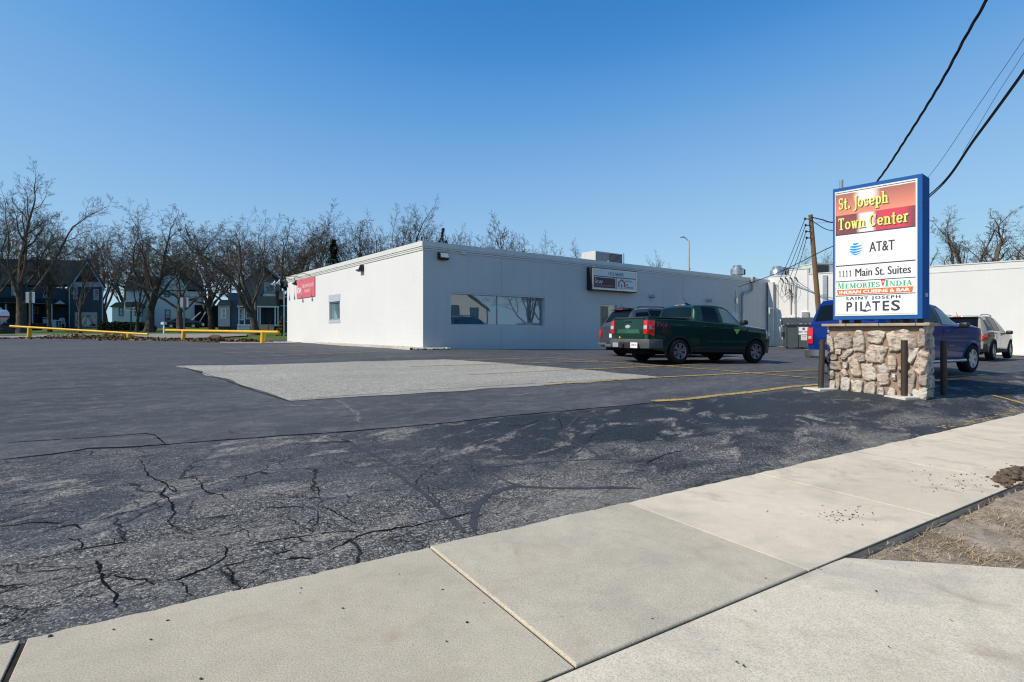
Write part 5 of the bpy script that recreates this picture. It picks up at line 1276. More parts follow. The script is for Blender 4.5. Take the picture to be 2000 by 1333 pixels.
        if thick:
            low = []
            for j in range(nv + 1):
                w = j / nv; v = va + (vb - va) * w; l, r_ = xa + (xa2 - xa) * w, xb + (xb2 - xb) * w
                low.append([s.S(l + (r_ - l) * i / nx, v, side) - s.nrm(l + (r_ - l) * i / nx, v, side) * .004 for i in range(nx + 1)])
            for a, b in ((top[0], low[0]), (top[-1], low[-1]), ([r_[0] for r_ in top], [r_[0] for r_ in low]), ([r_[-1] for r_ in top], [r_[-1] for r_ in low])): mb.grid([a, b], 0, m_)
        return mb
    def top(s, xa, xb, wk, off, nx=10, ny=14, m_=None, wk2=None):
        """glass or panel lying on the upper surface; wk = share of the half width"""
        wk2 = wk if wk2 is None else wk2; rows = []
        for i in range(nx + 1):
            x = xa + (xb - xa) * i / nx; w = wk + (wk2 - wk) * i / nx; r_ = []
            for j in range(ny + 1):
                y = (2 * j / ny - 1) * w; sd = -1 if y < 0 else 1; v = 3 - abs(y); p = s.S(x, v, sd); e = .004
                dzdx = (s.S(x + e, v, sd).z - s.S(x - e, v, sd).z) / (2 * e); n = Vector((-dzdx, 0, 1)).normalized(); r_.append(p + n * off)
            rows.append(r_)
        mb = MB(); mb.grid(rows, 0, m_); mb.orient = m_.to_3x3() @ Vector((0, 0, 1)); return mb
def wheel(root, m_, x, y, r, w, spokes, style, side, rimmat=None):
    q = m_ @ Matrix.Translation((x, y, r)); o = side
    f = MB(); f.lathe([(0, -w * .3), (r * .6, -w * .3), (r * .64, o * w * .22), (0, o * w * .22)] if False else [(0, -w * .34), (r * .62, -w * .34), (r * .62, w * .34), (0, w * .34)], 20, 0, q @ Matrix.Diagonal((1, .6, 1, 1)), 'y')
    wh = f.build('wheel', M_('wheel_dark', (.02, .02, .021), .6, .3), root, smooth=True)
    f = MB(); pr = [(.64, -.5), (.70, -.52), (.86, -.52), (.955, -.45), (.99, -.36), (1, -.2), (1, .2), (.99, .36), (.955, .45), (.86, .52), (.70, .52), (.64, .5)]
    f.lathe([(a * r, b * w) for a, b in pr], 40, 0, q, 'y', False)
    for a, b in ((.62, .44), (.62, -.44)): pass
    f.build('tyre', MAT_TYRE, wh, smooth=True)
    f = MB(); yo = o * w * .36
    ring = [(r * .66, yo + o * .02), (r * .655, yo + o * .035), (r * .60, yo + o * .03), (r * .57, yo - o * .05), (r * .60, yo - o * .07)]
    f.lathe(ring, 36, 0, q, 'y', False); f.lathe([(0, yo + o * .012), (r * .12, yo + o * .010), (r * .15, yo - o * .02)], 16, 0, q, 'y')
    for k in range(spokes):
        a = 2 * math.pi * k / spokes + .3
        for d in ((-.13, .13) if style == 'split' else (0,)):
            wd = .022 if style == 'split' else .045
            p0 = Vector((math.cos(a + d * .5) * r * .10, yo, math.sin(a + d * .5) * r * .10)); p1 = Vector((math.cos(a + d * 1.4) * r * .61, yo + o * .006, math.sin(a + d * 1.4) * r * .61))
            t_ = (p1 - p0).normalized(); u_ = Vector((0, 1, 0)).cross(t_).normalized()
            vs = [p + u_ * e * wd * (1 if p is p0 else 1.3) + Vector((0, h, 0)) for p in (p0, p1) for e, h in ((-1, -o * .02), (1, -o * .02), (1, o * .008), (-1, o * .008))]
            f.add(vs, [(0, 1, 5, 4), (1, 2, 6, 5), (2, 3, 7, 6), (3, 0, 4, 7)], 0, q)
    f.build('rim', rimmat or MAT_ALLOY, wh, smooth=True, sharp=30)
def vehicle(name, label, cat, cx_, cy_, yaw, wb):
    c, s_ = math.cos(yaw), math.sin(yaw); za = g(cx_, cy_); zf = g(cx_ + wb * c, cy_ + wb * s_)
    m_ = Matrix.Translation((cx_, cy_, za + .004)) @ Matrix.Rotation(yaw, 4, 'Z') @ Matrix.Rotation(-math.atan2(zf - za, wb), 4, 'Y')
    return thing(name, label, cat, M=m_), m_
def under(root, m_, x0, x1, w, z0, z1, arches, rw, r):
    f = MB(); f.box(x0, x1, -w, w, z0, z1, 0, m_); f.build('underbody', MAT_DARK, root)
def well(root, m_, car, arches, rw, w):
    for xa in arches:
        for sd in (-1, 1):
            f = MB(); rows = []
            for i in range(15):
                a = math.pi * i / 14; x = xa + (rw + .005) * math.cos(a); z = .86 * car.t['r'] + (rw + .005) * math.sin(a) ; yo = abs(car.S(min(max(x, car.x0), car.x1), 0.0, sd).y) - .012
                rows.append([Vector((x, sd * yo, z)), Vector((x, sd * (yo - w), z))])
            f.grid(rows, 0, m_); f.build('wheel_well', MAT_DARK, root, fixn=False)
def mirror(root, m_, x, y, z, mat, sd):
    f = MB(); f.box(x - .10, x + .10, sd * y - .0 if sd > 0 else -y - .20, sd * y + .20 if sd > 0 else -y, z - .06, z + .09, 0, m_, .05); f.build('side_mirror', mat, root, smooth=True)
def seam(mb, car, x, va, vb, sd, m_, slant=0):
    mb2 = car.patch(x - .006, x + .006, va, vb, .003, sd, x - .006 + slant, x + .006 + slant, 1, 10, m_, False)
    b = len(mb.v); mb.v += mb2.v; mb.f += [tuple(b + i for i in f) for f in mb2.f]; mb.m += mb2.m
# ---------------------------------------------------------------- green crew-cab pickup
def green_pickup():
    yaw = R(25); c_, s_ = math.cos(yaw), math.sin(yaw); wb = 3.08
    root, m_ = vehicle('pickup_truck', 'dark green crew cab pickup parked before the shaded white wall', 'truck', 4.82 - s_ * .80, 16.1 + c_ * .80, yaw, wb)
    r = .365
    car = Car(-1.13, 3.92, dict(r=r, bulge=.055, crown=.03,
        zs=[(-1.13, 1.27), (.45, 1.25), (.62, 1.235), (1.6, 1.19), (2.6, 1.13), (3.1, 1.10), (3.6, 1.05), (3.8, .98), (3.92, .86)],
        ws=[(-1.13, .885), (-.95, .915), (.6, .925), (2.6, .925), (3.3, .915), (3.62, .88), (3.8, .82), (3.92, .68)],
        zt=[(-1.13, 1.30), (.50, 1.285), (.56, 1.29), (.60, 1.33), (.70, 1.68), (.78, 1.735), (1.2, 1.755), (1.6, 1.75), (1.9, 1.725), (2.1, 1.64), (2.35, 1.46), (2.62, 1.25), (2.72, 1.185), (3.1, 1.155), (3.55, 1.10), (3.75, 1.03), (3.92, .90)],
        wt=[(-1.13, .80), (.5, .80), (.6, .76), (.7, .67), (1.2, .65), (1.9, .63), (2.35, .70), (2.7, .74), (3.2, .74), (3.6, .70), (3.92, .55)],
        zb=[(-1.13, .50), (-.9, .40), (-.6, .36), (0, .34), (3.5, .32), (3.75, .30), (3.92, .34)]), (0, wb), .33, .445)
    G = car_paint('green_paint', (.008, .042, .023), rough=.35, metal=.15)
    car.body(m_, G, root); under(root, m_, -1.0, 3.7, .60, .26, .70, (0, wb), .44, r); well(root, m_, car, (0, wb), .445, .34)
    for sd in (-1, 1):
        for xa in (0, wb):
            f = MB(); rows = []
            for i in range(25):
                a = math.pi * (-.06 + 1.12 * i / 24); row = []
                for rr, oo in ((.44, -.01), (.442, .016), (.485, .018), (.50, -.01)):
                    x = xa + rr * math.cos(a); z = .86 * r + rr * math.sin(a); xq = min(max(x, car.x0), car.x1 - .02); zs, ws = car.q('zs', xq), car.q('ws', xq); ff = (z - .33) / (zs - .33)
                    y = ws - .055 * (1 - ff) ** 2 + oo; row.append(Vector((x, sd * y, z)))
                rows.append(row)
            f.grid(rows, 0, m_); f.build('wheel_arch_trim', MAT_CLAD, root, smooth=True)
        car.patch(.47, wb - .47, 0.0, .14, .012, sd, nx=20, nv=3, m_=m_).build('sill_cladding', MAT_CLAD, root, smooth=True)
        # doors carry their windows and handles
        for xa, xb, xa2, xb2, gl, w0, w1, w02, w12 in ((.83, 1.62, .83, 1.62, GL_CAR, .92, 1.55, .98, 1.53), (1.635, 2.62, 1.635, 2.60, GL_CARL if sd < 0 else GL_CAR, 1.70, 2.46, 1.68, 2.02)):
            d = car.patch(max(xa, .47), xb, .15, .985, .006, sd, xa2, xb2, 18, 10, m_).build('door', G, root, smooth=True)
            car.patch(w0 - .04, w1 + .05, 1.02, 1.94, .004, sd, w02 - .03, w12 + .03, 12, 6, m_).build('window_frame', MAT_BLACK, d, smooth=True)
            car.patch(w0, w1, 1.08, 1.88, .009, sd, w02, w12, 12, 6, m_, False).build('window', gl, d, smooth=True)
            p = car.S(xa + .17, .86, sd); f = MB(); f.box(p.x - .11, p.x + .10, p.y - .02, p.y + .02 + 0 * sd, p.z - .018, p.z + .018, 0, m_ @ Matrix.Translation((0, sd * .028, 0)), .012); f.build('door_handle', MAT_BLACK, d, smooth=True)
        mirror(root, m_, 2.42, .93, 1.24, MAT_BLACK, sd)
        # tail lamp wraps the corner
        car.patch(-1.12, -.93, .45, .96, .014, sd, nx=4, nv=6, m_=m_).build('tail_light', MAT_REDL, root, smooth=True)
        f = MB(); f.box(-1.165, -1.10, sd * .885 if sd < 0 else .70, sd * .70 if sd < 0 else .885, .84, 1.24, 0, m_, .02); tl = f.build('tail_light', MAT_REDL, root, smooth=True)
        f = MB(); f.box(-1.172, -1.15, -.87 if sd < 0 else .73, -.73 if sd < 0 else .87, .985, 1.09, 0, m_, .008); f.build('reverse_lamp', MAT_CLEARL, tl)
        p = car.S(-1.03, .70, sd); f = MB(); f.box(-1.10, -.94, p.y + sd * .012, p.y + sd * .018, .985, 1.09, 0, m_); f.build('reverse_lamp', MAT_CLEARL, tl)
        car.patch(3.56, 3.80, .62, .97, .010, sd, nx=8, nv=4, m_=m_).build('headlight', MAT_CLEARL, root, smooth=True)
    # rear
    f = MB(); f.box(-1.155, -1.12, -.69, .69, .70, 1.285, 0, m_, .02); tg = f.build('tailgate', G, root, smooth=True)
    f = MB(); f.prism([(-.56, .86), (.56, .86), (.50, .98), (-.50, .98)], -.008, .008, 0, m_ @ Matrix.Translation((-1.157, 0, 0)) @ Matrix.Rotation(R(90), 4, 'Z')); f.build('pressed_panel', car_paint('green_paint_lit', (.03, .11, .062), rough=.35, metal=.15), tg)  # brighter copy of the body green; light on the pressing put into colour
    f = MB(); f.box(-1.172, -1.15, -.15, .15, 1.17, 1.235, 0, m_, .01); f.build('handle', MAT_BLACK, tg)
    f = MB(); f.lathe([(.0, -.012), (.11, -.010), (.12, 0)], 24, 0, m_ @ Matrix.Translation((-1.158, .02, 1.06)) @ Matrix.Diagonal((1, 1, .46, 1)), 'x'); f.build('oval_badge', M_('badge_silver', (.62, .66, .72), .25, .5, .6), tg, smooth=True)
    f = MB(); f.add([(-1.159, .46, .72), (-1.159, .36, .72), (-1.159, .41, .78)], [(0, 1, 2)], 0, m_); f.build('warning_sticker', M_('sticker_amber', (.75, .42, .05), .5, .3), tg, fixn=False)
    f = MB(); f.box(-1.16, -1.02, -.75, .75, 1.285, 1.325, 0, m_, .015); f.build('tailgate_cap', MAT_CLAD, root)
    f = MB(); f.box(-1.06, .46, -.80, .80, 1.312, 1.345, 0, m_, .01); f.build('bed_cover', M_('tonneau_vinyl', (.05, .05, .052), .6, .3), root)
    MB_ = M_('bumper_grey', (.085, .09, .095), .5, .35, var=.1)
    f = MB(); rows = []
    for y in np.linspace(-.93, .93, 25):
        k = abs(y) / .93; xo = -1.27 + .16 * k ** 5; 
        rows.append([Vector((xo + .12, y, .70)), Vector((xo + .01, y, .695)), Vector((xo, y, .66)), Vector((xo + .02, y, .53)), Vector((xo + .05, y, .44)), Vector((xo + .25, y, .42)), Vector((xo + .3, y, .68))])
    f.grid(rows, 0, m_)
    for sd in (-1, 1): f.box(-1.14, -.62, sd * .90 - .03, sd * .90 + .03, .44, .70, 0, m_, .02)
    bp = f.build('rear_bumper', MB_, root, smooth=True)
    f = MB(); f.box(-1.285, -1.25, -.30, .30, .42, .60, 0, m_, .02); f.build('step_pad', MAT_CLAD, bp)
    f = MB(); f.box(-1.34, -1.2, .02, .14, .44, .55, 0, m_, .01); f.build('tow_hitch', MAT_BLACK, bp)
    f = MB(); f.box(-1.30, -1.285, -.62, -.30, .44, .60, 0, m_); pl = f.build('number_plate', MAT_PLATE, root)
    mt = m_ @ Matrix.Translation((-1.30, 0, 0)) @ Matrix.Rotation(R(-90), 4, 'Z')
    flat_text('lettering', text_mesh('J1M 43', .07, .24, .01), M_('plate_red', (.45, .03, .05), .5, .3), pl, mt, .34, .485, .004)
    f = MB(); f.box(-1.292, -1.282, .30, .58, .45, .58, 0, m_); f.build('tow_cover', M_('pale_grey_plastic', (.30, .32, .34), .5, .3), bp)
    # glass, roof fittings
    car.top(.607, .695, .90, .012, 8, 14, m_, .93).build('rear_window', GL_CARB, root, smooth=True)
    car.top(.545, .615, .97, .008, 3, 14, m_, .97).build('rear_window_seal', MAT_BLACK, root, smooth=True)
    car.top(2.0, 2.66, .93, .008, 10, 14, m_, .95).build('windshield', GL_CAR, root, smooth=True)
    f = MB(); f.box(.80, .86, -.22, .22, 1.745, 1.785, 0, m_, .012); br = f.build('brake_light', MAT_REDL, root, smooth=True)
    for sd in (-1, 1):
        f = MB(); f.box(.795, .85, sd * .15 - .07, sd * .15 + .07, 1.75, 1.78, 0, m_); f.build('cargo_lamp', MAT_CLEARL, br)
    f = MB(); f.prism([(1.0, 1.775), (1.25, 1.79), (1.05, 1.85), (1.0, 1.84)], -.03, .03, 0, m_); f.build('shark_fin', MAT_BLACK, root)
    f = MB(); f.tube([m_ @ Vector((1.12, .0, 1.82)), m_ @ Vector((.92, .0, 2.02))], [.009, .005], 6); f.build('antenna', MAT_BLACK, root)
    f = MB(); f.tube([m_ @ Vector((.25, -.75, 1.33)), m_ @ Vector((.15, -.75, 1.52))], [.008, .004], 6); f.build('antenna', MAT_BLACK, root)
    # decals on the right flank
    msd = m_ @ Matrix.Translation((0, -car.q('ws', -.7) - .004, 0))
    p = car.S(-.85, .80, -1)
    flat_text('lettering', text_mesh('FX4', .11, .38, .02), M_('decal_red', (.42, .06, .10), .5, .3), root, m_ @ Matrix.Translation((-.86, p.y, 0)), 0, 1.06, .012)
    p = car.S(2.2, .83, -1); f = MB(); f.add([(2.10, p.y - .016, 1.05), (2.36, p.y - .016, 1.04), (2.22, p.y - .028, .88)], [(0, 1, 2)], 0, m_); f.build('door_sticker', M_('lime_sticker', (.22, .55, .10), .4, .4), root, fixn=False)
    p = car.S(2.72, .8, -1); f = MB(); f.box(2.68, 2.72, p.y - .012, p.y + .01, .86, 1.06, 0, m_); f.build('fender_vent', MAT_BLACK, root)
    for xa in (0, wb):
        for sd in (-1, 1): wheel(root, m_, xa, sd * .80, r, .25, 6, 'split', sd, M_('alloy_mid', (.40, .41, .44), .25, .5, .8))
    return root
green_pickup()
# ---------------------------------------------------------------- blue pickup with a bed cap
def blue_pickup():
    yaw = R(29.5); wb = 3.26; c_, s_ = math.cos(yaw), math.sin(yaw); r = .39
    fx, fy = 12.4, 15.0
    root, m_ = vehicle('pickup_truck', 'blue pickup with a matching bed cap parked behind the stone sign', 'truck', fx - s_ * .8 - wb * c_, fy + c_ * .8 - wb * s_, yaw, wb)
    car = Car(-1.22, 4.14, dict(r=r, bulge=.05, crown=.04,
        zs=[(-1.22, 1.22), (.5, 1.26), (2.6, 1.25), (3.2, 1.25), (3.8, 1.20), (4.02, 1.10), (4.14, .94)],
        ws=[(-1.22, .90), (-1.0, .935), (2.7, .94), (3.5, .94), (3.85, .90), (4.02, .83), (4.14, .68)],
        zt=[(-1.22, 1.30), (-.98, 1.78), (-.85, 1.90), (-.5, 1.93), (.35, 1.90), (.42, 1.86), (.48, 1.82), (1.0, 1.84), (1.5, 1.83), (1.85, 1.79), (2.1, 1.68), (2.4, 1.47), (2.62, 1.36), (2.78, 1.32), (3.3, 1.32), (3.75, 1.27), (3.98, 1.16), (4.14, 1.0)],
        wt=[(-1.22, .80), (-.9, .72), (.3, .70), (.48, .67), (1.8, .65), (2.4, .72), (2.8, .78), (3.5, .78), (3.9, .72), (4.14, .55)],
        zb=[(-1.22, .56), (-.9, .46), (0, .42), (3.6, .40), (3.9, .36), (4.14, .40)]), (0, wb), .40, .47)
    B = car_paint('blue_paint', (.002, .022, .17), rough=.4, metal=.05, coat=.5)
    car.body(m_, B, root); under(root, m_, -1.05, 3.9, .62, .30, .75, (0, wb), .46, r); well(root, m_, car, (0, wb), .47, .34)
    for sd in (-1, 1):
        for xa, xb, w0, w1, w02, w12, gl in ((.55, 1.55, .68, 1.48, .72, 1.46, GL_CAR), (1.565, 2.72, 1.63, 2.55, 1.62, 2.05, GL_CARL if sd < 0 else GL_CAR)):
            d = car.patch(xa, xb, .10, .985, .006, sd, nx=18, nv=10, m_=m_).build('door', B, root, smooth=True)
            car.patch(w0 - .04, w1 + .05, 1.02, 1.92, .004, sd, w02 - .03, w12 + .04, 12, 6, m_).build('window_frame', MAT_BLACK, d, smooth=True)
            car.patch(w0, w1, 1.08, 1.86, .009, sd, w02, w12, 12, 6, m_, False).build('window', gl, d, smooth=True)
            p = car.S(xa + .18, .86, sd); f = MB(); f.box(p.x - .11, p.x + .10, p.y - .02 + sd * .03, p.y + .02 + sd * .03, p.z - .02, p.z + .02, 0, m_, .012); f.build('door_handle', B, d, smooth=True)
        car.patch(-.8, .28, 1.15, 1.75, .008, sd, -.7, .25, 12, 5, m_, False).build('cap_window', GL_CAR, root, smooth=True)
        mirror(root, m_, 2.5, .94, 1.27, MAT_BLACK, sd)
        car.patch(-1.21, -1.03, .30, .97, .014, sd, nx=4, nv=6, m_=m_).build('tail_light', MAT_REDL, root, smooth=True)
        f = MB(); f.box(-1.255, -1.19, sd * .89 if sd < 0 else .73, sd * .73 if sd < 0 else .89, .80, 1.22, 0, m_, .02); tl = f.build('tail_light', MAT_REDL, root, smooth=True)
        f = MB(); f.box(-1.262, -1.24, -.85 if sd < 0 else .77, -.77 if sd < 0 else .85, .93, 1.0, 0, m_); f.build('reverse_lamp', MAT_CLEARL, tl)
        car.patch(3.72, 4.0, .60, .97, .010, sd, nx=8, nv=4, m_=m_).build('headlight', MAT_CLEARL, root, smooth=True)
        f = MB(); f.tube([m_ @ Vector((x, sd * y, z)) for x, y, z in ((.52, .80, .36), (.55, .97, .36), (2.7, .97, .36), (2.74, .80, .36))], .045, 10); f.build('step_bar', M_('chrome', (.6, .6, .6), .12, .6, .95), root, smooth=True)
        for xa in (0, wb):
            f = MB(); rows = []
            for i in range(21):
                a = math.pi * (-.04 + 1.08 * i / 20); row = []
                for rr, oo in ((.465, -.01), (.467, .014), (.50, .02), (.54, -.004)):
                    x = xa + rr * math.cos(a); z = .86 * r + rr * math.sin(a); ff = (z - .40) / (1.26 - .40); row.append(Vector((x, sd * (car.q('ws', x) - .05 * (1 - ff) ** 2 + oo), z)))
                rows.append(row)
            f.grid(rows, 0, m_); f.build('wheel_arch_lip', B, root, smooth=True)
    f = MB(); f.box(-1.245, -1.20, -.72, .72, .70, 1.22, 0, m_, .02); tg = f.build('tailgate', B, root, smooth=True)
    mt = m_ @ Matrix.Translation((-1.245, 0, 0)) @ Matrix.Rotation(R(-90), 4, 'Z')
    flat_text('lettering', text_mesh('COLORADO', .055, .46, .01), M_('chrome', (.6, .6, .6), .12, .6, .95), tg, mt, -.58, .80, .004)
    f = MB(); f.box(-1.262, -1.235, -.16, .16, 1.06, 1.13, 0, m_, .01); f.build('handle', MAT_BLACK, tg)
    car.top(-1.19, -.99, .90, .012, 8, 14, m_, .92).build('cap_rear_window', GL_CAR, root, smooth=True)
    car.top(2.06, 2.76, .93, .008, 10, 14, m_, .95).build('windshield', GL_CARL, root, smooth=True)
    f = MB(); rows = []
    for y in np.linspace(-.95, .95, 21):
        k = abs(y) / .95; xo = -1.42 + .15 * k ** 4; rows.append([Vector((xo + .2, y, .66)), Vector((xo, y, .65)), Vector((xo, y, .50)), Vector((xo + .06, y, .44)), Vector((xo + .25, y, .44))])
    f.grid(rows, 0, m_); f.build('rear_bumper', M_('chrome_dull', (.35, .36, .38), .25, .5, .8), root, smooth=True)
    p = car.S(2.0, .5, -1); flat_text('lettering', text_mesh('COLORADO', .03, .3, .01), MAT_STEEL, root, m_ @ Matrix.Translation((0, p.y, 0)), 1.9, .74, .012)
    for xa in (0, wb):
        for sd in (-1, 1): wheel(root, m_, xa, sd * .81, r, .26, 6, 'plain', sd, M_('alloy_pale', (.62, .63, .65), .35, .5, .6))
blue_pickup()
# ---------------------------------------------------------------- wagons
def wagon(name, label, cx_, cy_, yaw, wb, r, Ls, H, paint, dark, chrome=False):
    root, m_ = vehicle(name, label, 'suv', cx_, cy_, yaw, wb); k = H / 1.70; a, b = -Ls[0], wb + Ls[1]
    car = Car(a, b, dict(r=r, bulge=.05, crown=.04,
        zs=[(a, .98 * k), (-.5, 1.05 * k), (.6, 1.05 * k), (1.8, 1.0 * k), (wb - .4, .98 * k), (wb + .3, .95 * k), (b - .2, .86 * k), (b, .70 * k)],
        ws=[(a, .80), (a + .18, .88), (0, .925), (wb - .3, .925), (wb + .3, .90), (b - .25, .82), (b, .62)],
        zt=[(a, 1.0 * k), (a + .10, 1.12 * k), (a + .38, 1.52 * k), (a + .50, 1.60 * k), (.2, 1.665 * k), (1.0, 1.66 * k), (1.45, 1.60 * k), (1.75, 1.46 * k), (2.1, 1.24 * k), (2.38, 1.07 * k), (wb + .1, 1.03 * k), (b - .3, .93 * k), (b, .76 * k)],
        wt=[(a, .74), (a + .4, .62), (.2, .60), (1.4, .60), (1.9, .68), (2.38, .74), (wb + .3, .72), (b, .50)],
        zb=[(a, .42), (a + .3, .32), (0, .28), (wb, .27), (b - .2, .25), (b, .32)]), (0, wb), .30, r + .065)
    car.body(m_, paint, root); under(root, m_, a + .15, b - .2, .58, .22, .62, (0, wb), r + .06, r); well(root, m_, car, (0, wb), r + .065, .32)
    for sd in (-1, 1):
        car.patch(r + .1, wb - r - .1, 0, .16, .012, sd, nx=18, nv=3, m_=m_).build('sill_cladding', MAT_CLAD, root, smooth=True)
        for xa in (0, wb):
            f = MB(); rows = []
            for i in range(21):
                q = math.pi * (-.05 + 1.1 * i / 20); row = []
                for rr, oo in ((r + .06, -.01), (r + .062, .012), (r + .115, .014), (r + .125, -.005)):
                    x = xa + rr * math.cos(q); z = .86 * r + rr * math.sin(q); ff = (z - .30) / (1.0 * k - .30); xq = min(max(x, a + .02), b - .02); row.append(Vector((x, sd * (car.q('ws', xq) - .05 * (1 - ff) ** 2 + oo), z)))
                rows.append(row)
            f.grid(rows, 0, m_); f.build('wheel_arch_trim', MAT_CLAD, root, smooth=True)
        xm = .95
        for xa, xb, w0, w1, w02, w12 in ((.18, xm, .12, xm - .04, .10, xm - .06), (xm + .012, 2.08, xm + .03, 2.06, xm + .02, 1.55)):
            d = car.patch(max(xa, r + .1), xb, .16, .985, .005, sd, xa, xb, 16, 8, m_).build('door', paint, root, smooth=True)
            car.patch(w0 - .03, w1 + .05, 1.02, 1.93, .004, sd, w02 - .03, w12 + .04, 12, 6, m_).build('window_frame', MAT_BLACK, d, smooth=True)
            car.patch(w0, w1, 1.08, 1.86, .009, sd, w02, w12, 12, 6, m_, False).build('window', GL_CARL if xa > .5 and sd < 0 else GL_CAR, d, smooth=True)
            p = car.S(xa + .16 if xa > .5 else .34, .88, sd); f = MB(); f.box(p.x - .1, p.x + .1, p.y - .016 + sd * .025, p.y + .016 + sd * .025, p.z - .018, p.z + .018, 0, m_, .01); f.build('door_handle', paint, d, smooth=True)
        car.patch(a + .32, .04, 1.10, 1.80, .008, sd, a + .48, .03, 10, 5, m_, False).build('quarter_window', GL_CAR, root, smooth=True)
        mirror(root, m_, 1.95, .90, 1.03 * k, MAT_BLACK, sd)
        car.patch(a + .0, a + (.42 if not dark else .16), .62, .93, .012, sd, nx=6, nv=5, m_=m_).build('tail_light', MAT_REDL, root, smooth=True)
        f = MB(); f.box(a - .03, a + .03, -.80 if sd < 0 else .48 if not dark else .66, -.48 if (sd < 0 and not dark) else (-.66 if sd < 0 else .80), (.72 if not dark else .62) * k, .92 * k, 0, m_, .02); f.build('tail_light', MAT_REDL, root, smooth=True)
        car.patch(b - .38, b - .1, .60, .95, .010, sd, nx=8, nv=4, m_=m_).build('headlight', MAT_CLEARL, root, smooth=True)
        f = MB(); f.tube([m_ @ Vector((x, sd * .585, z * k)) for x, z in ((a + .62, 1.655), (a + .72, 1.70), (.6, 1.725), (1.1, 1.70), (1.2, 1.665))], .018, 8); f.build('roof_rail', MAT_STEEL if not dark else MAT_BLACK, root, smooth=True)
    car.top(a + .12, a + .40, .86, .010, 8, 14, m_, .90).build('rear_window', GL_CAR, root, smooth=True)
    car.top(1.55, 2.3, .93, .008, 10, 14, m_, .95).build('windshield', GL_CAR, root, smooth=True)
    f = MB(); f.box(a + .30, a + .52, -.55, .55, 1.60 * k, 1.63 * k, 0, m_, .012); sp = f.build('spoiler', paint if not dark else MAT_BLACK, root, smooth=True)
    f = MB(); f.box(a + .295, a + .31, -.16, .16, 1.605 * k, 1.625 * k, 0, m_); f.build('brake_light', MAT_REDL, sp)
    f = MB(); rows = []
    for y in np.linspace(-.9, .9, 21):
        q = abs(y) / .9; xo = a - .06 + .14 * q ** 4; rows.append([Vector((xo + .12, y, .62)), Vector((xo, y, .60)), Vector((xo, y, .42)), Vector((xo + .08, y, .30)), Vector((xo + .3, y, .30))])
    f.grid(rows, 0, m_); bp = f.build('rear_bumper', MAT_CLAD if not dark else paint, root, smooth=True)
    if dark:
        f = MB(); f.box(a - .075, a - .04, -.34, .34, .34, .42, 0, m_, .01)
        f.box(a - .07, a - .03, .30, .82, .40, .47, 0, m_, .01); f.build('bumper_strip', MAT_ALLOY, bp)
        f = MB(); f.box(a - .02, a - .004, -.16, .16, .66, .80, 0, m_); f.build('number_plate', MAT_PLATE, root)
        f = MB(); f.add([(a - .012, y, .87 * k + z) for y, z in ((-.09, -.012), (-.03, -.012), (-.03, -.03), (.03, -.03), (.03, -.012), (.09, -.012), (.09, .012), (.03, .012), (.03, .03), (-.03, .03), (-.03, .012), (-.09, .012))], [tuple(range(12))], 0, m_); f.build('gold_badge', M_('badge_gold', (.65, .48, .16), .3, .5, .5), root, fixn=False)
    for xa in (0, wb):
        for sd in (-1, 1): wheel(root, m_, xa, sd * .80, r, .23, 5, 'split', sd)
    f = MB(); f.tube([m_ @ Vector((a + .66, .1, 1.63 * k)), m_ @ Vector((a + .40, .1, 1.80 * k))], [.01, .005], 6); f.build('antenna', MAT_BLACK, root)
    return root
yw = R(25); c_, s_ = math.cos(yw), math.sin(yw)
rl_ = Vector((1.98, 19.9)) + Vector((c_, s_)) * 1.32       # rear left corner of the grey one
ct = rl_ + Vector((s_, -c_)) * .92 + Vector((c_, s_)) * .98
wagon('suv', 'dark grey suv half hidden behind the green pickup', ct.x, ct.y, yw, 2.75, .36, (.98, .92), 1.76, car_paint('graphite_paint', (.075, .085, .10), rough=.35, metal=.4), True)
yw = R(38); c_, s_ = math.cos(yw), math.sin(yw)
wagon('suv', 'pale beige suv parked along the sunlit white wall', 17.9 - s_ * .80, 20.6 + c_ * .8, yw, 2.70, .36, (.95, 1.0), 1.70, car_paint('champagne_paint', (.32, .285, .225), rough=.4, metal=.2), False)
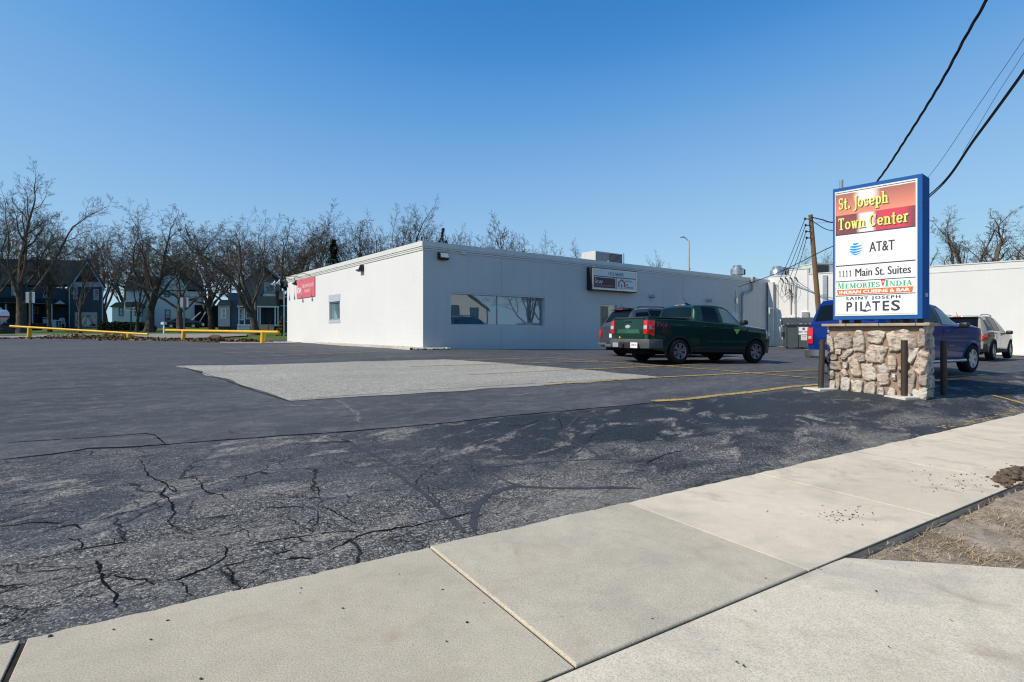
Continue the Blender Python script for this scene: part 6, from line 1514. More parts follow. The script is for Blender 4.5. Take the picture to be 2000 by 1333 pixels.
# small dark sedan across the side street
def sedan():
    p = gpt(352, 642); yaw = R(12); wb = 2.7
    root, m_ = vehicle('sedan', 'dark sedan parked across the side street before the white house', 'car', p.x - 1.5, p.y + 1.0, yaw, wb); r = .32
    car = Car(-1.0, 3.6, dict(r=r, bulge=.05, crown=.03, zs=[(-1, .85), (0, .95), (2.6, .90), (3.3, .82), (3.6, .6)], ws=[(-1, .75), (-.8, .86), (0, .9), (2.9, .88), (3.4, .8), (3.6, .6)],
        zt=[(-1, .93), (-.5, 1.03), (-.2, 1.08), (.5, 1.38), (.9, 1.44), (1.4, 1.42), (2.2, 1.05), (2.5, .98), (3.3, .86), (3.6, .66)], wt=[(-1, .7), (-.2, .68), (.6, .56), (1.4, .56), (2.3, .68), (3.3, .66), (3.6, .45)],
        zb=[(-1, .35), (-.6, .24), (3.3, .22), (3.6, .3)]), (0, wb), .24, .38)
    P = car_paint('dark_sedan_paint', (.012, .014, .022), rough=.3)
    car.body(m_, P, root); under(root, m_, -.9, 3.4, .55, .18, .55, (0, wb), .4, r); well(root, m_, car, (0, wb), .38, .3)
    for sd in (-1, 1):
        car.patch(-.1, .95, 1.08, 1.86, .008, sd, .45, .93, 8, 4, m_, False).build('window', GL_CAR, root); car.patch(1.0, 2.1, 1.08, 1.86, .008, sd, 1.0, 1.45, 8, 4, m_, False).build('window', GL_CAR, root)
        f = MB(); f.box(-1.03, -.95, sd * .72 - .12, sd * .72 + .12, .72, .88, 0, m_, .02); f.build('tail_light', MAT_REDL, root)
        for xa in (0, wb): wheel(root, m_, xa, sd * .78, r, .21, 5, 'plain', sd)
    car.top(-.15, .5, .9, .01, 6, 8, m_).build('rear_window', GL_CARB, root); car.top(1.5, 2.2, .9, .01, 6, 8, m_).build('windshield', GL_CAR, root)
sedan()
# ================================================================ TREES
def bark(name, c1, c2):
    m, nt, b = nmat(name); v = coords(nt, (1, 1, .35)); n1 = noise_tex(nt, v, 5, 5, .65); n2 = noise_tex(nt, coords(nt), .25, 3)
    c = mix(nt, ramp(nt, n1, [(.35, 0), (.65, 1)]), c1, c2); c = mix(nt, math_(nt, 'MULTIPLY', ramp(nt, n2, [(.5, 0), (.7, 1)]), .5), c, (.13, .125, .09))
    L(nt, c, b.inputs['Base Color']); b.inputs['Roughness'].default_value = .95; b.inputs['Specular IOR Level'].default_value = .1; return m
BARK = bark('bark_grey', (.050, .040, .032), (.125, .105, .085)); TWIG = bark('twig_brown', (.065, .050, .042), (.14, .115, .095)); BARKD = bark('bark_dark', (.050, .041, .034), (.12, .10, .083))
def rot_about(d, ang, az):
    a = d.orthogonal().normalized(); a.rotate(Matrix.Rotation(az, 3, d)); q = d.copy(); q.rotate(Matrix.Rotation(ang, 3, a)); return q
def tree_meshes(seed, H, r0, fork, style, maxl=5, dense=1.0):
    """bare tree of height about H: trunk mesh and crown mesh; style sets habit"""
    rng = random.Random(seed); T, Cr = MB(), MB()
    P = dict(
        spread=dict(n=[6, 6, 5, 5, 4], ang=[46, 42, 42, 42, 40], len=[.78, .52, .50, .50, .50], wob=[.05, .10, .15, .17, .2], up=[.0, .07, .05, .03, .02], t0=[.45, .30, .25, .2, .1]),
        vase=dict(n=[6, 6, 5, 4, 4], ang=[30, 32, 36, 38, 40], len=[.85, .50, .50, .48, .5], wob=[.05, .08, .12, .16, .2], up=[.0, .10, .08, .05, .03], t0=[.45, .30, .22, .2, .1]),
        gnarl=dict(n=[6, 6, 5, 4, 4], ang=[60, 46, 48, 50, 48], len=[.98, .46, .50, .50, .50], wob=[.08, .22, .28, .28, .28], up=[.0, .06, .05, .03, .02], t0=[.50, .38, .30, .2, .1]),
        thin=dict(n=[8, 5, 4, 4, 3], ang=[36, 36, 38, 40, 42], len=[.50, .50, .50, .5, .5], wob=[.04, .10, .14, .18, .2], up=[.0, .10, .07, .04, .03], t0=[.45, .25, .2, .15, .1]),
        sturdy=dict(n=[8, 6, 4, 4, 3], ang=[40, 36, 40, 42, 45], len=[.92, .36, .46, .5, .5], wob=[.05, .07, .20, .26, .28], up=[.0, .06, .06, .04, .03], t0=[.25, .35, .25, .15, .1]),
        ball=dict(n=[9, 6, 5, 4, 3], ang=[46, 36, 36, 38, 40], len=[.80, .46, .48, .5, .5], wob=[.04, .07, .1, .14, .18], up=[.0, .01, .02, .02, .02], t0=[.22, .35, .25, .15, .1]))[style]
    sides = [9, 6, 5, 3, 3, 3]; seg = [9, 9, 6, 4, 3, 2]
    def branch(p, d, Ln, r, lv, az0):
        n = seg[lv]; pts = [p.copy()]; rad = [r]; dirs = [d.copy()]
        for i in range(n):
            w = P['wob'][min(lv, 4)]
            d = (d + Vector((rng.gauss(0, w), rng.gauss(0, w), rng.gauss(0, w * .7) + P['up'][min(lv, 4)]))).normalized()
            if lv == 1 and p.z > H * .8: d.z *= .8; d.normalize()
            p = p + d * (Ln / n); pts.append(p.copy()); f = (i + 1) / n
            tip = .55 if lv == 0 else .28; rad.append(max(.011, r * (1 - (1 - tip) * f))); dirs.append(d.copy())
        if lv == 0: rad[0] *= 1.45; rad[1] *= 1.12; pts[0].z -= .3
        (T if lv == 0 else Cr).tube(pts, rad, sides[lv], 0, None, lv < 2)
        if lv >= maxl: return
        k = max(2, int(round(P['n'][min(lv, 4)] * (dense if lv else 1) + rng.uniform(-.4, .6)))); az = rng.uniform(0, 6.28)
        for j in range(k):
            t0 = P['t0'][min(lv, 4)]; t = t0 + (1 - t0) * (j + rng.uniform(.2, .8)) / k; x = t * n; i = min(int(x), n - 1); f = x - i
            q = pts[i].lerp(pts[i + 1], f); az += 2.4 + rng.uniform(-.5, .5)
            a = R(P['ang'][min(lv, 4)] * rng.uniform(.75, 1.2)) * (1.15 - .55 * t if lv == 0 else 1)
            nd = rot_about(dirs[i + 1], a, az)
            if lv >= 1 and nd.z < -.2: nd.z *= .3; nd.normalize()
            ln_ = Ln * P['len'][min(lv, 4)] * rng.uniform(.75, 1.15) * (1.12 - .5 * t)
            if lv == 0: ln_ = (H - q.z) * P['len'][0] * rng.uniform(.85, 1.1)
            branch(q, nd, ln_, max(.011, (rad[i] * (1 - f) + rad[i + 1] * f) * (rng.uniform(.42, .62) if lv else rng.uniform(.40, .58))), lv + 1, az)
        if lv < 3: branch(pts[-1], (dirs[-1] + Vector((rng.gauss(0, .2), rng.gauss(0, .2), .1))).normalized(), Ln * .42 if lv else (H - pts[-1].z) * .9, rad[-1], lv + 1, az)
    branch(Vector((0, 0, 0)), Vector((rng.gauss(0, .03), rng.gauss(0, .03), 1)).normalized(), H * fork, r0, 0, 0)
    zs = sorted(v[2] for v in Cr.v); return T, Cr, zs[int(len(zs) * .9992)]
PROTO = {}
def proto(key, *a, bk=None, **k):
    T, Cr, h = tree_meshes(*a, **k)
    PROTO[key] = (T, Cr, h, bk or BARK)
proto('A', 11, 17, .62, .36, 'spread', dense=1.1); proto('A2', 5, 15, .5, .32, 'spread', dense=1.0); proto('B', 21, 15, .62, .30, 'gnarl', bk=BARKD, dense=1.02); proto('B2', 34, 15, .50, .38, 'gnarl', bk=BARKD, dense=1.05)
proto('C', 7, 15, .30, .34, 'vase', dense=1.0); proto('C2', 9, 14, .30, .50, 'thin', dense=1.1); proto('C3', 15, 15, .34, .30, 'vase', dense=1.0); proto('D', 18, 13, .80, .34, 'sturdy', dense=1.2); proto('E', 3, 11, .40, .3, 'ball', dense=1.1)
_pm = {}
def tree(key, X, Y, ztop, label, group=None, yaw=0, lean=0, leany=0, wide=1.0):
    T, Cr, h, bk = PROTO[key]; z = g(X, Y) - .05; s_ = (ztop - z) / h
    if key not in _pm:
        r_ = bpy.data.objects.new('bare_tree', None); COL.objects.link(r_); MW[r_] = Matrix.Identity(4)
        T.build('trunk', bk, r_, smooth=True, sharp=80, fixn=False); Cr.build('crown', TWIG if bk is BARK else bk, r_, smooth=True, sharp=80, fixn=False); _pm[key] = r_; o = r_
    else: o = copy_tree(_pm[key])
    o.location = (X, Y, z); o.rotation_euler = (R(leany), R(lean), R(yaw)); o.scale = (s_ * wide, s_ * wide, s_)
    return tag(o, label, 'tree', group)
def tpx(key, x, Z, ytop, label, **k): X = (x - CX) / F * Z; return tree(key, X, Z, CAMZ + (HY - ytop) / F * Z, label, **k)
GB = 'bare trees far behind the houses and the white building'
tpx('A', 42, 57, 318, 'tallest bare tree at far left with a thick mossy trunk', yaw=20, wide=.95)
tpx('A2', -45, 58, 372, 'bare tree cut off by the left edge of the photo', yaw=140)
tpx('C2', 97, 60, 455, 'slim bare tree before the porch of the dark house', yaw=80)
tpx('C', 156, 56, 425, 'bare tree before the gable of the dark house', yaw=200)
tpx('B', 292, 58, 398, 'broad gnarled bare tree before the white house', yaw=60)
tpx('C3', 268, 61, 440, 'bare tree close behind the basketball hoop', yaw=10)
tpx('B2', 352, 56, 405, 'leaning bare tree just right of the dark sedan', yaw=170, lean=7)
tpx('B2', 414, 60, 430, 'bare tree with a short stout trunk left of the porch house', yaw=300, wide=1.05)
tpx('B', 499, 49, 412, 'dark gnarled bare tree before the porch house with wide low limbs', yaw=215, lean=4, wide=1.0)
far_l = [('A2', 205, 92, 440, 30, 1.2, 'far bare tree just right of the dark house'), ('B2', 335, 92, 432, 10, 1.2, 'far bare tree rising above the white house roof'), ('A2', 400, 96, 430, 120, 1.15, 'far bare tree right of the white house roof'),
         ('B2', 450, 92, 436, 200, 1.2, 'far bare tree left of the porch house roof'), ('A', 548, 88, 428, 70, 1.1, 'far bare tree above the left end of the brick wall'), ('A2', 592, 84, 420, 250, 1.15, 'far bare tree above the red sign'),
         ('C', 622, 82, 406, 310, 1.4, 'tallest far bare tree above the sunlit brick wall'), ('B2', 668, 86, 430, 20, 1.1, 'far bare tree above the middle of the brick wall'), ('A2', 706, 88, 424, 160, 1.1, 'far bare tree above the side window'), ('E', 745, 92, 434, 45, .9, 'rounded far bare tree above the flood light on the brick wall'),
         ('E', 775, 86, 450, 220, .9, 'low far bare tree just left of the roof corner'), ('A2', 110, 95, 446, 40, 1.1, 'far bare tree behind the tallest left tree'), ('B2', 20, 98, 444, 95, 1.1, 'far bare tree at the left edge behind the dark house'), ('A', 500, 98, 446, 10, 1.2, 'far bare tree behind the dark gnarled tree'),
         ('A2', 255, 99, 452, 300, 1.2, 'far bare tree behind the basketball hoop'), ('C3', 838, 95, 450, 33, 1.3, 'low far bare tree just right of the roof corner')]
for k, x, Z, yt, yw, wd, lb in far_l: tpx(k, x, Z, yt, lb, group=GB, yaw=yw, wide=wd)
tpx('A2', 806, 80, 392, 'bare tree with curved limbs above the front corner of the white building', yaw=200)
tpx('C3', 872, 92, 440, 'reddish bare tree right of the evergreen behind the roof', group=GB, yaw=100)
tpx('C', 905, 98, 452, 'small bare tree left of the broad roof tree', group=GB, yaw=60)
tpx('E', 985, 80, 419, 'broad rounded bare tree above the roof right of the front corner', yaw=70, wide=.9)
tpx('C3', 1038, 86, 452, 'lower bare tree beside the broad rounded one above the roof', yaw=290)
tpx('C2', 1102, 90, 466, 'thin wispy bare tree left of the rooftop unit', yaw=10, wide=1.2)
tpx('C2', 1140, 96, 472, 'thin wispy bare tree behind the rooftop unit', yaw=130, wide=1.2)
tpx('C2', 1228, 110, 500, 'tiny bare treetop right of the rooftop unit', yaw=60)
tpx('E', 1291, 110, 489, 'round ball shaped bare tree above the roof near the street lamp', yaw=20, wide=.62)
tpx('D', 1905, 66, 388, 'sturdy bare tree with thick pruned limbs behind the right wall', yaw=0, wide=1.25)
tpx('D', 2050, 70, 430, 'bare tree at the right edge behind the white brick wall', yaw=120, wide=1.2)
tpx('C3', 1565, 78, 486, 'bare tree behind the utility pole', yaw=15); tpx('C', 1618, 84, 500, 'bare tree behind the left edge of the monument sign', yaw=95)
# evergreens
EVG = M_('evergreen_needles', (.022, .030, .014), .9, .1, col2=(.075, .075, .030), vs=2.5); EVD = M_('evergreen_dark', (.016, .024, .014), .9, .1, col2=(.045, .055, .030), vs=2.5)
def evergreen(x, Z, ytop, w, label, mat, lean=0, seed=0, name='evergreen_tree', n=2600, cat='tree', base=0):
    X = (x - CX) / F * Z; z = g(X, Z); H = CAMZ + (HY - ytop) / F * Z - z; th = thing(name, label, cat, (X, Z, z)); rng = random.Random(seed)
    f = MB(); f.tube([Vector((X, Z, z - .2)), Vector((X + lean * .5, Z, z + H * .5)), Vector((X + lean, Z, z + H * .95))], [w * .08, w * .05, .03], 7); f.build('trunk', BARKD, th)
    f = MB()
    for k in range(n):
        t = rng.random() ** .8 * (1 - base) + base; rr = w * (1 - t) ** .75 * (.55 + .45 * math.sin(t * 40 + seed)) + .05 * w; a = rng.uniform(0, 6.28); q = rr * math.sqrt(rng.uniform(.25, 1))
        c = Vector((X + lean * t + q * math.cos(a), Z + q * math.sin(a), z + H * t - q * .25)); l = rng.uniform(.18, .42) * w * .3 + .08; d = Vector((math.cos(a), math.sin(a), rng.uniform(-.5, .5))).normalized() * l; s_ = Vector((-math.sin(a), math.cos(a), rng.uniform(-.6, .6))) * l * .35
        f.add([c - s_, c + d, c + s_, c - d * .3], [(0, 1, 2, 3)])
    f.build('crown', mat, th, fixn=False); return th
evergreen(652, 76, 468, 2.4, 'dark evergreen behind the brick wall between bare trees', EVD, 0, 3)
evergreen(842, 82, 446, 1.5, 'leaning ochre green evergreen above the roof corner', EVG, 1.8, 5)
evergreen(824, 84, 462, .9, 'slim evergreen tip beside the roof corner', EVD, 0, 8); evergreen(872, 86, 470, 1.4, 'low evergreen tip just right of the leaning one', EVG, 0, 9)
SHY = M_('gold_foliage', (.14, .12, .012), .9, .1, col2=(.26, .23, .03), vs=3)
evergreen(550, 47.5, 617, .62, 'small yellow green conical shrub beside the brick wall', SHY, .1, 12, 'conical_shrub', 1500, 'shrub')
# ================================================================ HOUSES
def facade(x, y, Z, yaw_extra=0):
    """vertical plane through pixel (x, y) at depth Z, facing the viewer (plus a turn)"""
    p = pix(x, y, Z); v = Vector((p.x, p.y)).normalized(); a = math.atan2(v.y, v.x) - math.pi / 2 + R(yaw_extra); e = (math.cos(a), math.sin(a)); return Plane((p.x, p.y), e, (math.sin(a), -math.cos(a)))
def rect(pl, x0, y0, x1, y1, off=0):
    a, d = pl.uv(x0, y0, off); b, c = pl.uv(x1, y1, off); return min(a, b), max(a, b), min(c, d), max(c, d)
GL_HOUSE = glass('house_glass', (.02, .025, .03), .10, .02); TRIMW = M_('house_trim', (.60, .61, .62), .6, .3); DKROOF = M_('grey_shingle', (.135, .13, .125), .95, .1, var=.25, vs=5, fine=.6)
def siding(name, col, row=.13):
    m, nt, b = nmat(name); v = coords(nt); tc = N(nt, 'ShaderNodeTexCoord'); sp = N(nt, 'ShaderNodeSeparateXYZ'); L(nt, tc.outputs['Object'], sp.inputs[0])
    fr = math_(nt, 'FRACT', math_(nt, 'DIVIDE', sp.outputs[2], row)); n1 = noise_tex(nt, v, 1, 4)
    c = mix(nt, ramp(nt, n1, [(.3, 0), (.7, 1)]), tuple(x * .88 for x in col), col); c = mix(nt, ramp(nt, fr, [(.0, 1), (.14, 0)]), c, tuple(x * .5 for x in col))
    L(nt, c, b.inputs['Base Color']); b.inputs['Roughness'].default_value = .7; bump(nt, b, fr, .4, .03); return m
def hwin(parent, pl, x0, y0, x1, y1, off=0, fr=TRIMW, panes=2, fw=.12):
    a, b, c, d = rect(pl, x0, y0, x1, y1, off); m_ = pl.M() @ Matrix.Translation((0, -off, 0)); f = MB()
    for q in ((a, b, c, c + fw), (a, b, d - fw, d), (a, a + fw, c + fw, d - fw), (b - fw, b, c + fw, d - fw)): f.box(q[0], q[1], -.06, .02, q[2], q[3], 0, m_)
    if panes == 2: f.box(a + fw, b - fw, -.045, .02, (c + d) / 2 - .035, (c + d) / 2 + .035, 0, m_)
    w = f.build('window', fr, parent); f = MB(); f.box(a + fw - .01, b - fw + .01, -.02, .0, c + fw - .01, d - fw + .01, 0, m_); f.build('pane', GL_HOUSE, w)
def hbox(parent, name, pl, x0, y0, x1, y1, y_in, y_out, mat):
    a, b, c, d = rect(pl, x0, y0, x1, y1, y_out); f = MB(); f.box(a, b, -y_out, y_in, c, d, 0, pl.M()); return f.build(name, mat, parent)
def hpoly(parent, name, pl, pts, y_in, y_out, mat):
    f = MB(); f.prism([pl.uv(x, y, y_out) for x, y in pts], -y_out, y_in, 0, pl.M()); return f.build(name, mat, parent)
# dark blue-grey house at the far left
pl = facade(120, 640, 76); h1 = thing('house', 'dark blue grey gabled house with white trim at far left', 'house', pl.P(0, g(pl.K.x, pl.K.y)))
SID1 = siding('slate_siding', (.030, .046, .070)); TR1 = M_('cool_trim', (.30, .335, .39), .6, .3)
hbox(h1, 'wall', pl, -70, 556, 136, 646, 9, -.6, SID1); hpoly(h1, 'wall', pl, [(136, 648), (201, 648), (201, 560), (170, 512), (136, 560)], 9, 0, SID1)
hpoly(h1, 'roof', pl, [(-75, 558), (146, 556), (163, 508), (150, 509), (20, 506), (-75, 506)], 6, -.8, DKROOF)
f = MB()
for a, b in (((132, 562), (170, 507)), ((170, 507), (206, 562))):
    p, q = pl.uv(*a), pl.uv(*b); f.add([pl.P(p[0], p[1], .5), pl.P(q[0], q[1], .5), pl.P(q[0], q[1], -9), pl.P(p[0], p[1], -9), pl.P(p[0], p[1] + .25, .5), pl.P(q[0], q[1] + .25, .5), pl.P(q[0], q[1] + .25, -9), pl.P(p[0], p[1] + .25, -9)], [(0, 1, 5, 4), (4, 5, 6, 7), (3, 2, 1, 0), (1, 2, 6, 5), (0, 4, 7, 3)])
f.build('roof', DKROOF, h1)
f = MB()
for a, b in (((134, 563), (170, 510)), ((170, 510), (204, 563))):
    p, q = pl.uv(*a), pl.uv(*b); f.add([pl.P(p[0], p[1], .52), pl.P(q[0], q[1], .52), pl.P(q[0], q[1] - .45, .52), pl.P(p[0], p[1] - .45, .52)], [(0, 1, 2, 3)])
f.build('gable_trim', TR1, h1, fixn=False)
hpoly(h1, 'gable_panel', pl, [(148, 552), (194, 552), (187, 540), (155, 540)], 0, .06, M_('maroon_shingle', (.06, .016, .028), .8, .2)); hpoly(h1, 'gable_band', pl, [(140, 561), (202, 561), (195, 551), (147, 551)], 0, .10, TR1); hpoly(h1, 'gable_vent', pl, [(164, 524), (176, 524), (170, 515)], 0, .08, MAT_BLACK)
for x in (135.5, 200): hbox(h1, 'corner_board', pl, x - 1.2, 558, x + 1.2, 640, .05, .09, TR1)
hwin(h1, pl, 143, 561, 151.5, 585, fr=TR1); hwin(h1, pl, 182.5, 565, 193, 587, fr=TR1)
for x0, x1 in ((-2, 28), (60, 62)): pass
hwin(h1, pl, 22, 556, 30, 578, -.6, TR1); hwin(h1, pl, 84, 558, 93, 582, -.6, TR1)
gd = hbox(h1, 'garage_door', pl, 146, 610, 190, 640, .02, .06, TR1)
for i in range(4): hbox(gd, 'glazing', pl, 149 + i * 10, 616, 157 + i * 10, 637, 0, .09, GL_HOUSE)
hpoly(h1, 'porch_roof', pl, [(-70, 590), (130, 596), (130, 592), (112, 585), (-70, 578)], .6, 2.2, M_('dark_porch_roof', (.02, .021, .025), .9, .1)); hbox(h1, 'porch_fascia', pl, -70, 590, 130, 594.5, .1, 2.3, TR1)
hpoly(h1, 'porch_gable', pl, [(106, 594), (128, 594), (117, 587)], .2, 2.4, TR1)
for x in (11, 63, 101): hbox(h1, 'porch_post', pl, x - 1, 594, x + 1.4, 632, .2, 2.2, TR1)
hwin(h1, pl, 40, 594, 52, 620, -.5, TR1); hwin(h1, pl, 66, 599, 75, 614, -.5, TR1); hbox(h1, 'door', pl, 85, 596, 94, 628, .02, -.5, M_('dark_door', (.02, .02, .024), .5, .3))
hbox(h1, 'porch_deck', pl, -70, 631, 130, 648, .3, 2.2, M_('porch_dark', (.03, .032, .04), .8, .2)); 
f = MB()
for i in range(14):
    t, z = pl.uv(84 + i * 1.0, 628, 2.0); f.box(t - .02, t + .02, -2.02, -1.98, z - .6, z + .3, 0, pl.M())
t0, z = pl.uv(83, 626, 2.0); t1, _ = pl.uv(99, 626, 2.0); f.box(t0, t1, -2.03, -1.97, z + .3, z + .38, 0, pl.M()); f.build('porch_railing', TR1, h1)
pt = Plane((pl.K.x, pl.K.y), pl.e.xy, pl.n.xy)
def chair(x, y, off, label):
    a, z = pl.uv(x, y, off); m_ = pl.M() @ Matrix.Translation((a, -off, z)); th = thing('garden_chair', label, 'chair', M=m_); CH = M_('pale_blue_chair', (.22, .32, .42), .6, .3)
    f = MB(); f.box(-.3, .3, -.3, .3, .40, .45, 0, m_); f.build('seat', CH, th)
    f = MB(); q = m_ @ Matrix.Translation((0, .28, .42)) @ Matrix.Rotation(R(-15), 4, 'X')
    for i in range(5): f.box(-.3 + i * .125, -.2 + i * .125, 0, .03, 0, .75 + .06 * (2 - abs(i - 2)), 0, q)
    f.build('backrest', CH, th)
    for sx in (-1, 1):
        for sy in (-.28, .25): f = MB(); f.box(sx * .32 - .04, sx * .32 + .04, sy - .04, sy + .04, 0, .62 if sy < 0 else .45, 0, m_); f.build('leg', CH, th)
        f = MB(); f.box(sx * .34 - .07, sx * .34 + .07, -.34, .3, .60, .64, 0, m_); f.build('armrest', CH, th)
chair(121, 639, 3.0, 'pale blue wooden garden chair in front of the dark house'); 
a, z = pl.uv(110, 641, 2.8); m_ = pl.M() @ Matrix.Translation((a, -2.8, z)); th = thing('air_conditioner', 'pale boxy outdoor air conditioner in front of the dark house porch', 'air conditioner', M=m_)
f = MB(); f.box(-.55, .55, -.4, .4, 0, 1.05, 0, m_, .03); f.build('cabinet', M_('pale_blue_chair', (.22, .32, .42), .6, .3), th); f = MB(); f.box(.0, .48, -.42, -.395, .12, .95, 0, m_); f.build('coil_grille', MAT_BLACK, th)
# white house in the middle
pl = facade(320, 640, 82, -6); h2 = thing('house', 'white two storey house with blue trim behind the gnarled trees', 'house', pl.P(0, g(pl.K.x, pl.K.y)))
SID2 = siding('white_siding', (.64, .655, .68)); TR2 = M_('blue_trim', (.035, .10, .21), .6, .3)
hbox(h2, 'wall', pl, 246, 566, 392, 645, 8, 0, SID2); hpoly(h2, 'wall', pl, [(300, 567), (362, 567), (330, 512)], 8, .02, SID2)
hpoly(h2, 'roof', pl, [(242, 568), (300, 566), (312, 540), (256, 540)], 7, .4, DKROOF); hpoly(h2, 'roof', pl, [(360, 566), (396, 568), (386, 530), (345, 512), (333, 512)], 7, .4, DKROOF)
f = MB()
for a, b in (((298, 566), (331, 508)), ((331, 508), (366, 568))):
    p, q = pl.uv(*a), pl.uv(*b); f.add([pl.P(p[0], p[1], .5), pl.P(q[0], q[1], .5), pl.P(q[0], q[1] - .4, .5), pl.P(p[0], p[1] - .4, .5), pl.P(p[0], p[1], -8), pl.P(q[0], q[1], -8)], [(0, 1, 2, 3), (0, 4, 5, 1)])
f.build('gable_trim', TRIMW, h2, fixn=False)
hbox(h2, 'eave_band', pl, 306, 532, 357, 539, .1, .12, TR2)
hwin(h2, pl, 321, 568, 332, 581, fr=TR2); hwin(h2, pl, 318, 522, 336, 531, .02, TR2, 1); hwin(h2, pl, 322, 605, 333, 628, fr=TR2); hwin(h2, pl, 381, 603, 389, 628, fr=TR2)
hbox(h2, 'belt_trim', pl, 246, 589, 392, 591.5, .05, .08, TRIMW)
hbox(h2, 'wing_wall', pl, 219, 600, 274, 645, 4, 3, SID2); hpoly(h2, 'wing_roof', pl, [(213, 600), (280, 600), (268, 589), (226, 591)], 4, 3.3, DKROOF); hwin(h2, pl, 232, 601, 241, 618, 3, TR2); hwin(h2, pl, 263, 603, 279, 618, 3, TR2)
hbox(h2, 'foundation', pl, 218, 629, 276, 650, 3, 3.06, M_('stone_foundation', (.10, .095, .085), .9, .2, var=.4, vs=4))
hbox(h2, 'steps', pl, 372, 626, 386, 648, 1, 1.4, M_('dark_steps', (.03, .03, .032), .9, .2)); hbox(h2, 'back_porch', pl, 380, 596, 426, 646, 5, 1.0, M_('dark_porch', (.012, .012, .014), .9, .1))
f = MB()
for a, b in (((372, 628), (392, 610)), ((388, 632), (404, 606))): f.tube([pl.P(*pl.uv(*a, 2), 2), pl.P(*pl.uv(*b, 2), 2)], .07, 5)
f.build('stair_rail', TRIMW, h2)
# blue house with the white porch
pl = facade(500, 645, 57, 0); h3 = thing('house', 'blue house with white front porch left of the brick wall', 'house', pl.P(0, g(pl.K.x, pl.K.y)))
SID3 = siding('blue_siding', (.050, .105, .165)); GSH = M_('green_grey_shingle', (.15, .16, .125), .95, .1, var=.2, vs=6, fine=.6); WP = M_('porch_white', (.62, .64, .66), .6, .3)
hbox(h3, 'wall', pl, 447, 572, 600, 650, 8, -1.6, SID3); hbox(h3, 'bay', pl, 426, 596, 449, 638, 3, -1.2, M_('bay_grey', (.36, .39, .43), .7, .3)); hwin(h3, pl, 432, 602, 442, 623, -1.2, WP); hbox(h3, 'bay_skirt', pl, 426, 632, 448, 650, 3, -1.25, MAT_BLACK)
hpoly(h3, 'bay_roof', pl, [(423, 597), (452, 597), (448, 586), (430, 586)], 3, -1.0, DKROOF)
hpoly(h3, 'gable', pl, [(470, 575), (545, 575), (545, 552), (512, 522), (480, 548)], 6, -1.4, M_('gable_grey', (.28, .30, .32), .8, .2)); 
f = MB()
for a, b in (((462, 562), (513, 516)), ((513, 516), (566, 560))):
    p, q = pl.uv(*a), pl.uv(*b); f.add([pl.P(p[0], p[1], .2), pl.P(q[0], q[1], .2), pl.P(q[0], q[1], -8), pl.P(p[0], p[1], -8), pl.P(p[0], p[1] - .3, .2), pl.P(q[0], q[1] - .3, .2)], [(0, 1, 2, 3), (0, 4, 5, 1)])
f.build('roof', DKROOF, h3, fixn=False)
hwin(h3, pl, 516, 552, 538, 576, -1.3, WP, 1); hbox(h3, 'balcony_rail', pl, 513, 574, 538, 580, .3, .4, WP)
hpoly(h3, 'porch_roof', pl, [(463, 598), (541, 598), (541, 579), (512, 579), (500, 562), (480, 574), (466, 588)], 1.6, 1.0, GSH); hpoly(h3, 'porch_roof', pl, [(541, 598), (546, 598), (546, 568), (538, 568)], 1.6, 1.0, M_('brown_shingle', (.055, .045, .037), .9, .1))
hbox(h3, 'porch_beam', pl, 463, 597, 545, 601, .3, 1.0, WP)
for x in (466.5, 477.5, 503.5, 508, 537.5, 543): hbox(h3, 'porch_post', pl, x - 1, 600, x + 1, 636, .12, .9, WP)
hbox(h3, 'porch_deck', pl, 463, 634, 545, 637.5, 1.7, .95, WP); 
lt = hbox(h3, 'lattice', pl, 464, 638, 488, 649, .05, .9, MAT_BLACK); f = MB(); a, b, c, d = rect(pl, 464, 638, 488, 649, .93)
for i in range(26):
    t = a - (d - c) + (b - a + d - c) * i / 25
    for s_ in (1, -1):
        p0, p1 = (t, c), (t + (d - c), d)
        if s_ < 0: p0, p1 = (t + (d - c), c), (t, d)
        q = [p for p in (p0, p1)]; 
        def clip(p, o):
            x, z = p; 
            if x < a: k = (a - x) / (o[0] - x) if o[0] != x else 0; return (a, z + (o[1] - z) * k) if 0 <= k <= 1 else None
            if x > b: k = (b - x) / (o[0] - x) if o[0] != x else 0; return (b, z + (o[1] - z) * k) if 0 <= k <= 1 else None
            return p
        u_, w_ = clip(p0, p1), clip(p1, p0)
        if u_ and w_ and (Vector(u_) - Vector(w_)).length > .05: f.tube([pl.P(*u_, .93), pl.P(*w_, .93)], .022, 4)
f.build('lattice_slats', WP, lt)
STEP = M_('tan_stone_step', (.36, .28, .18), .9, .2, var=.2, vs=3)
for i in range(4): hbox(h3, 'step', pl, 499 - i * .5, 634.5 + i * 3.6, 535 + i * .2, 638.5 + i * 3.6, .2, 1.0 + .34 * i, STEP)
hbox(h3, 'door', pl, 518, 602, 534, 634, .02, -1.5, M_('dark_door', (.02, .02, .024), .5, .3)); hwin(h3, pl, 466, 602, 476, 626, -1.5, WP); hwin(h3, pl, 480, 602, 492, 624, -1.5, WP)
f = MB(); f.tube([pl.P(*pl.uv(524, 648, 2), 2), pl.P(*pl.uv(524, 635, 2), 2), pl.P(*pl.uv(530, 627, 1), 1)], .03, 6); f.build('hand_rail', MAT_BLACK, h3)
hbox(h3, 'corner_trim', pl, 546, 598, 600, 600, .05, -1.5, WP); hbox(h3, 'belt_trim', pl, 546, 628, 600, 630, .05, -1.5, WP); hbox(h3, 'eave_trim', pl, 546, 580, 600, 583, .2, -1.2, WP)
hpoly(h3, 'side_roof', pl, [(546, 598), (600, 598), (600, 588), (550, 582)], 1, -1.0, M_('blue_grey_roof', (.10, .13, .17), .9, .2))
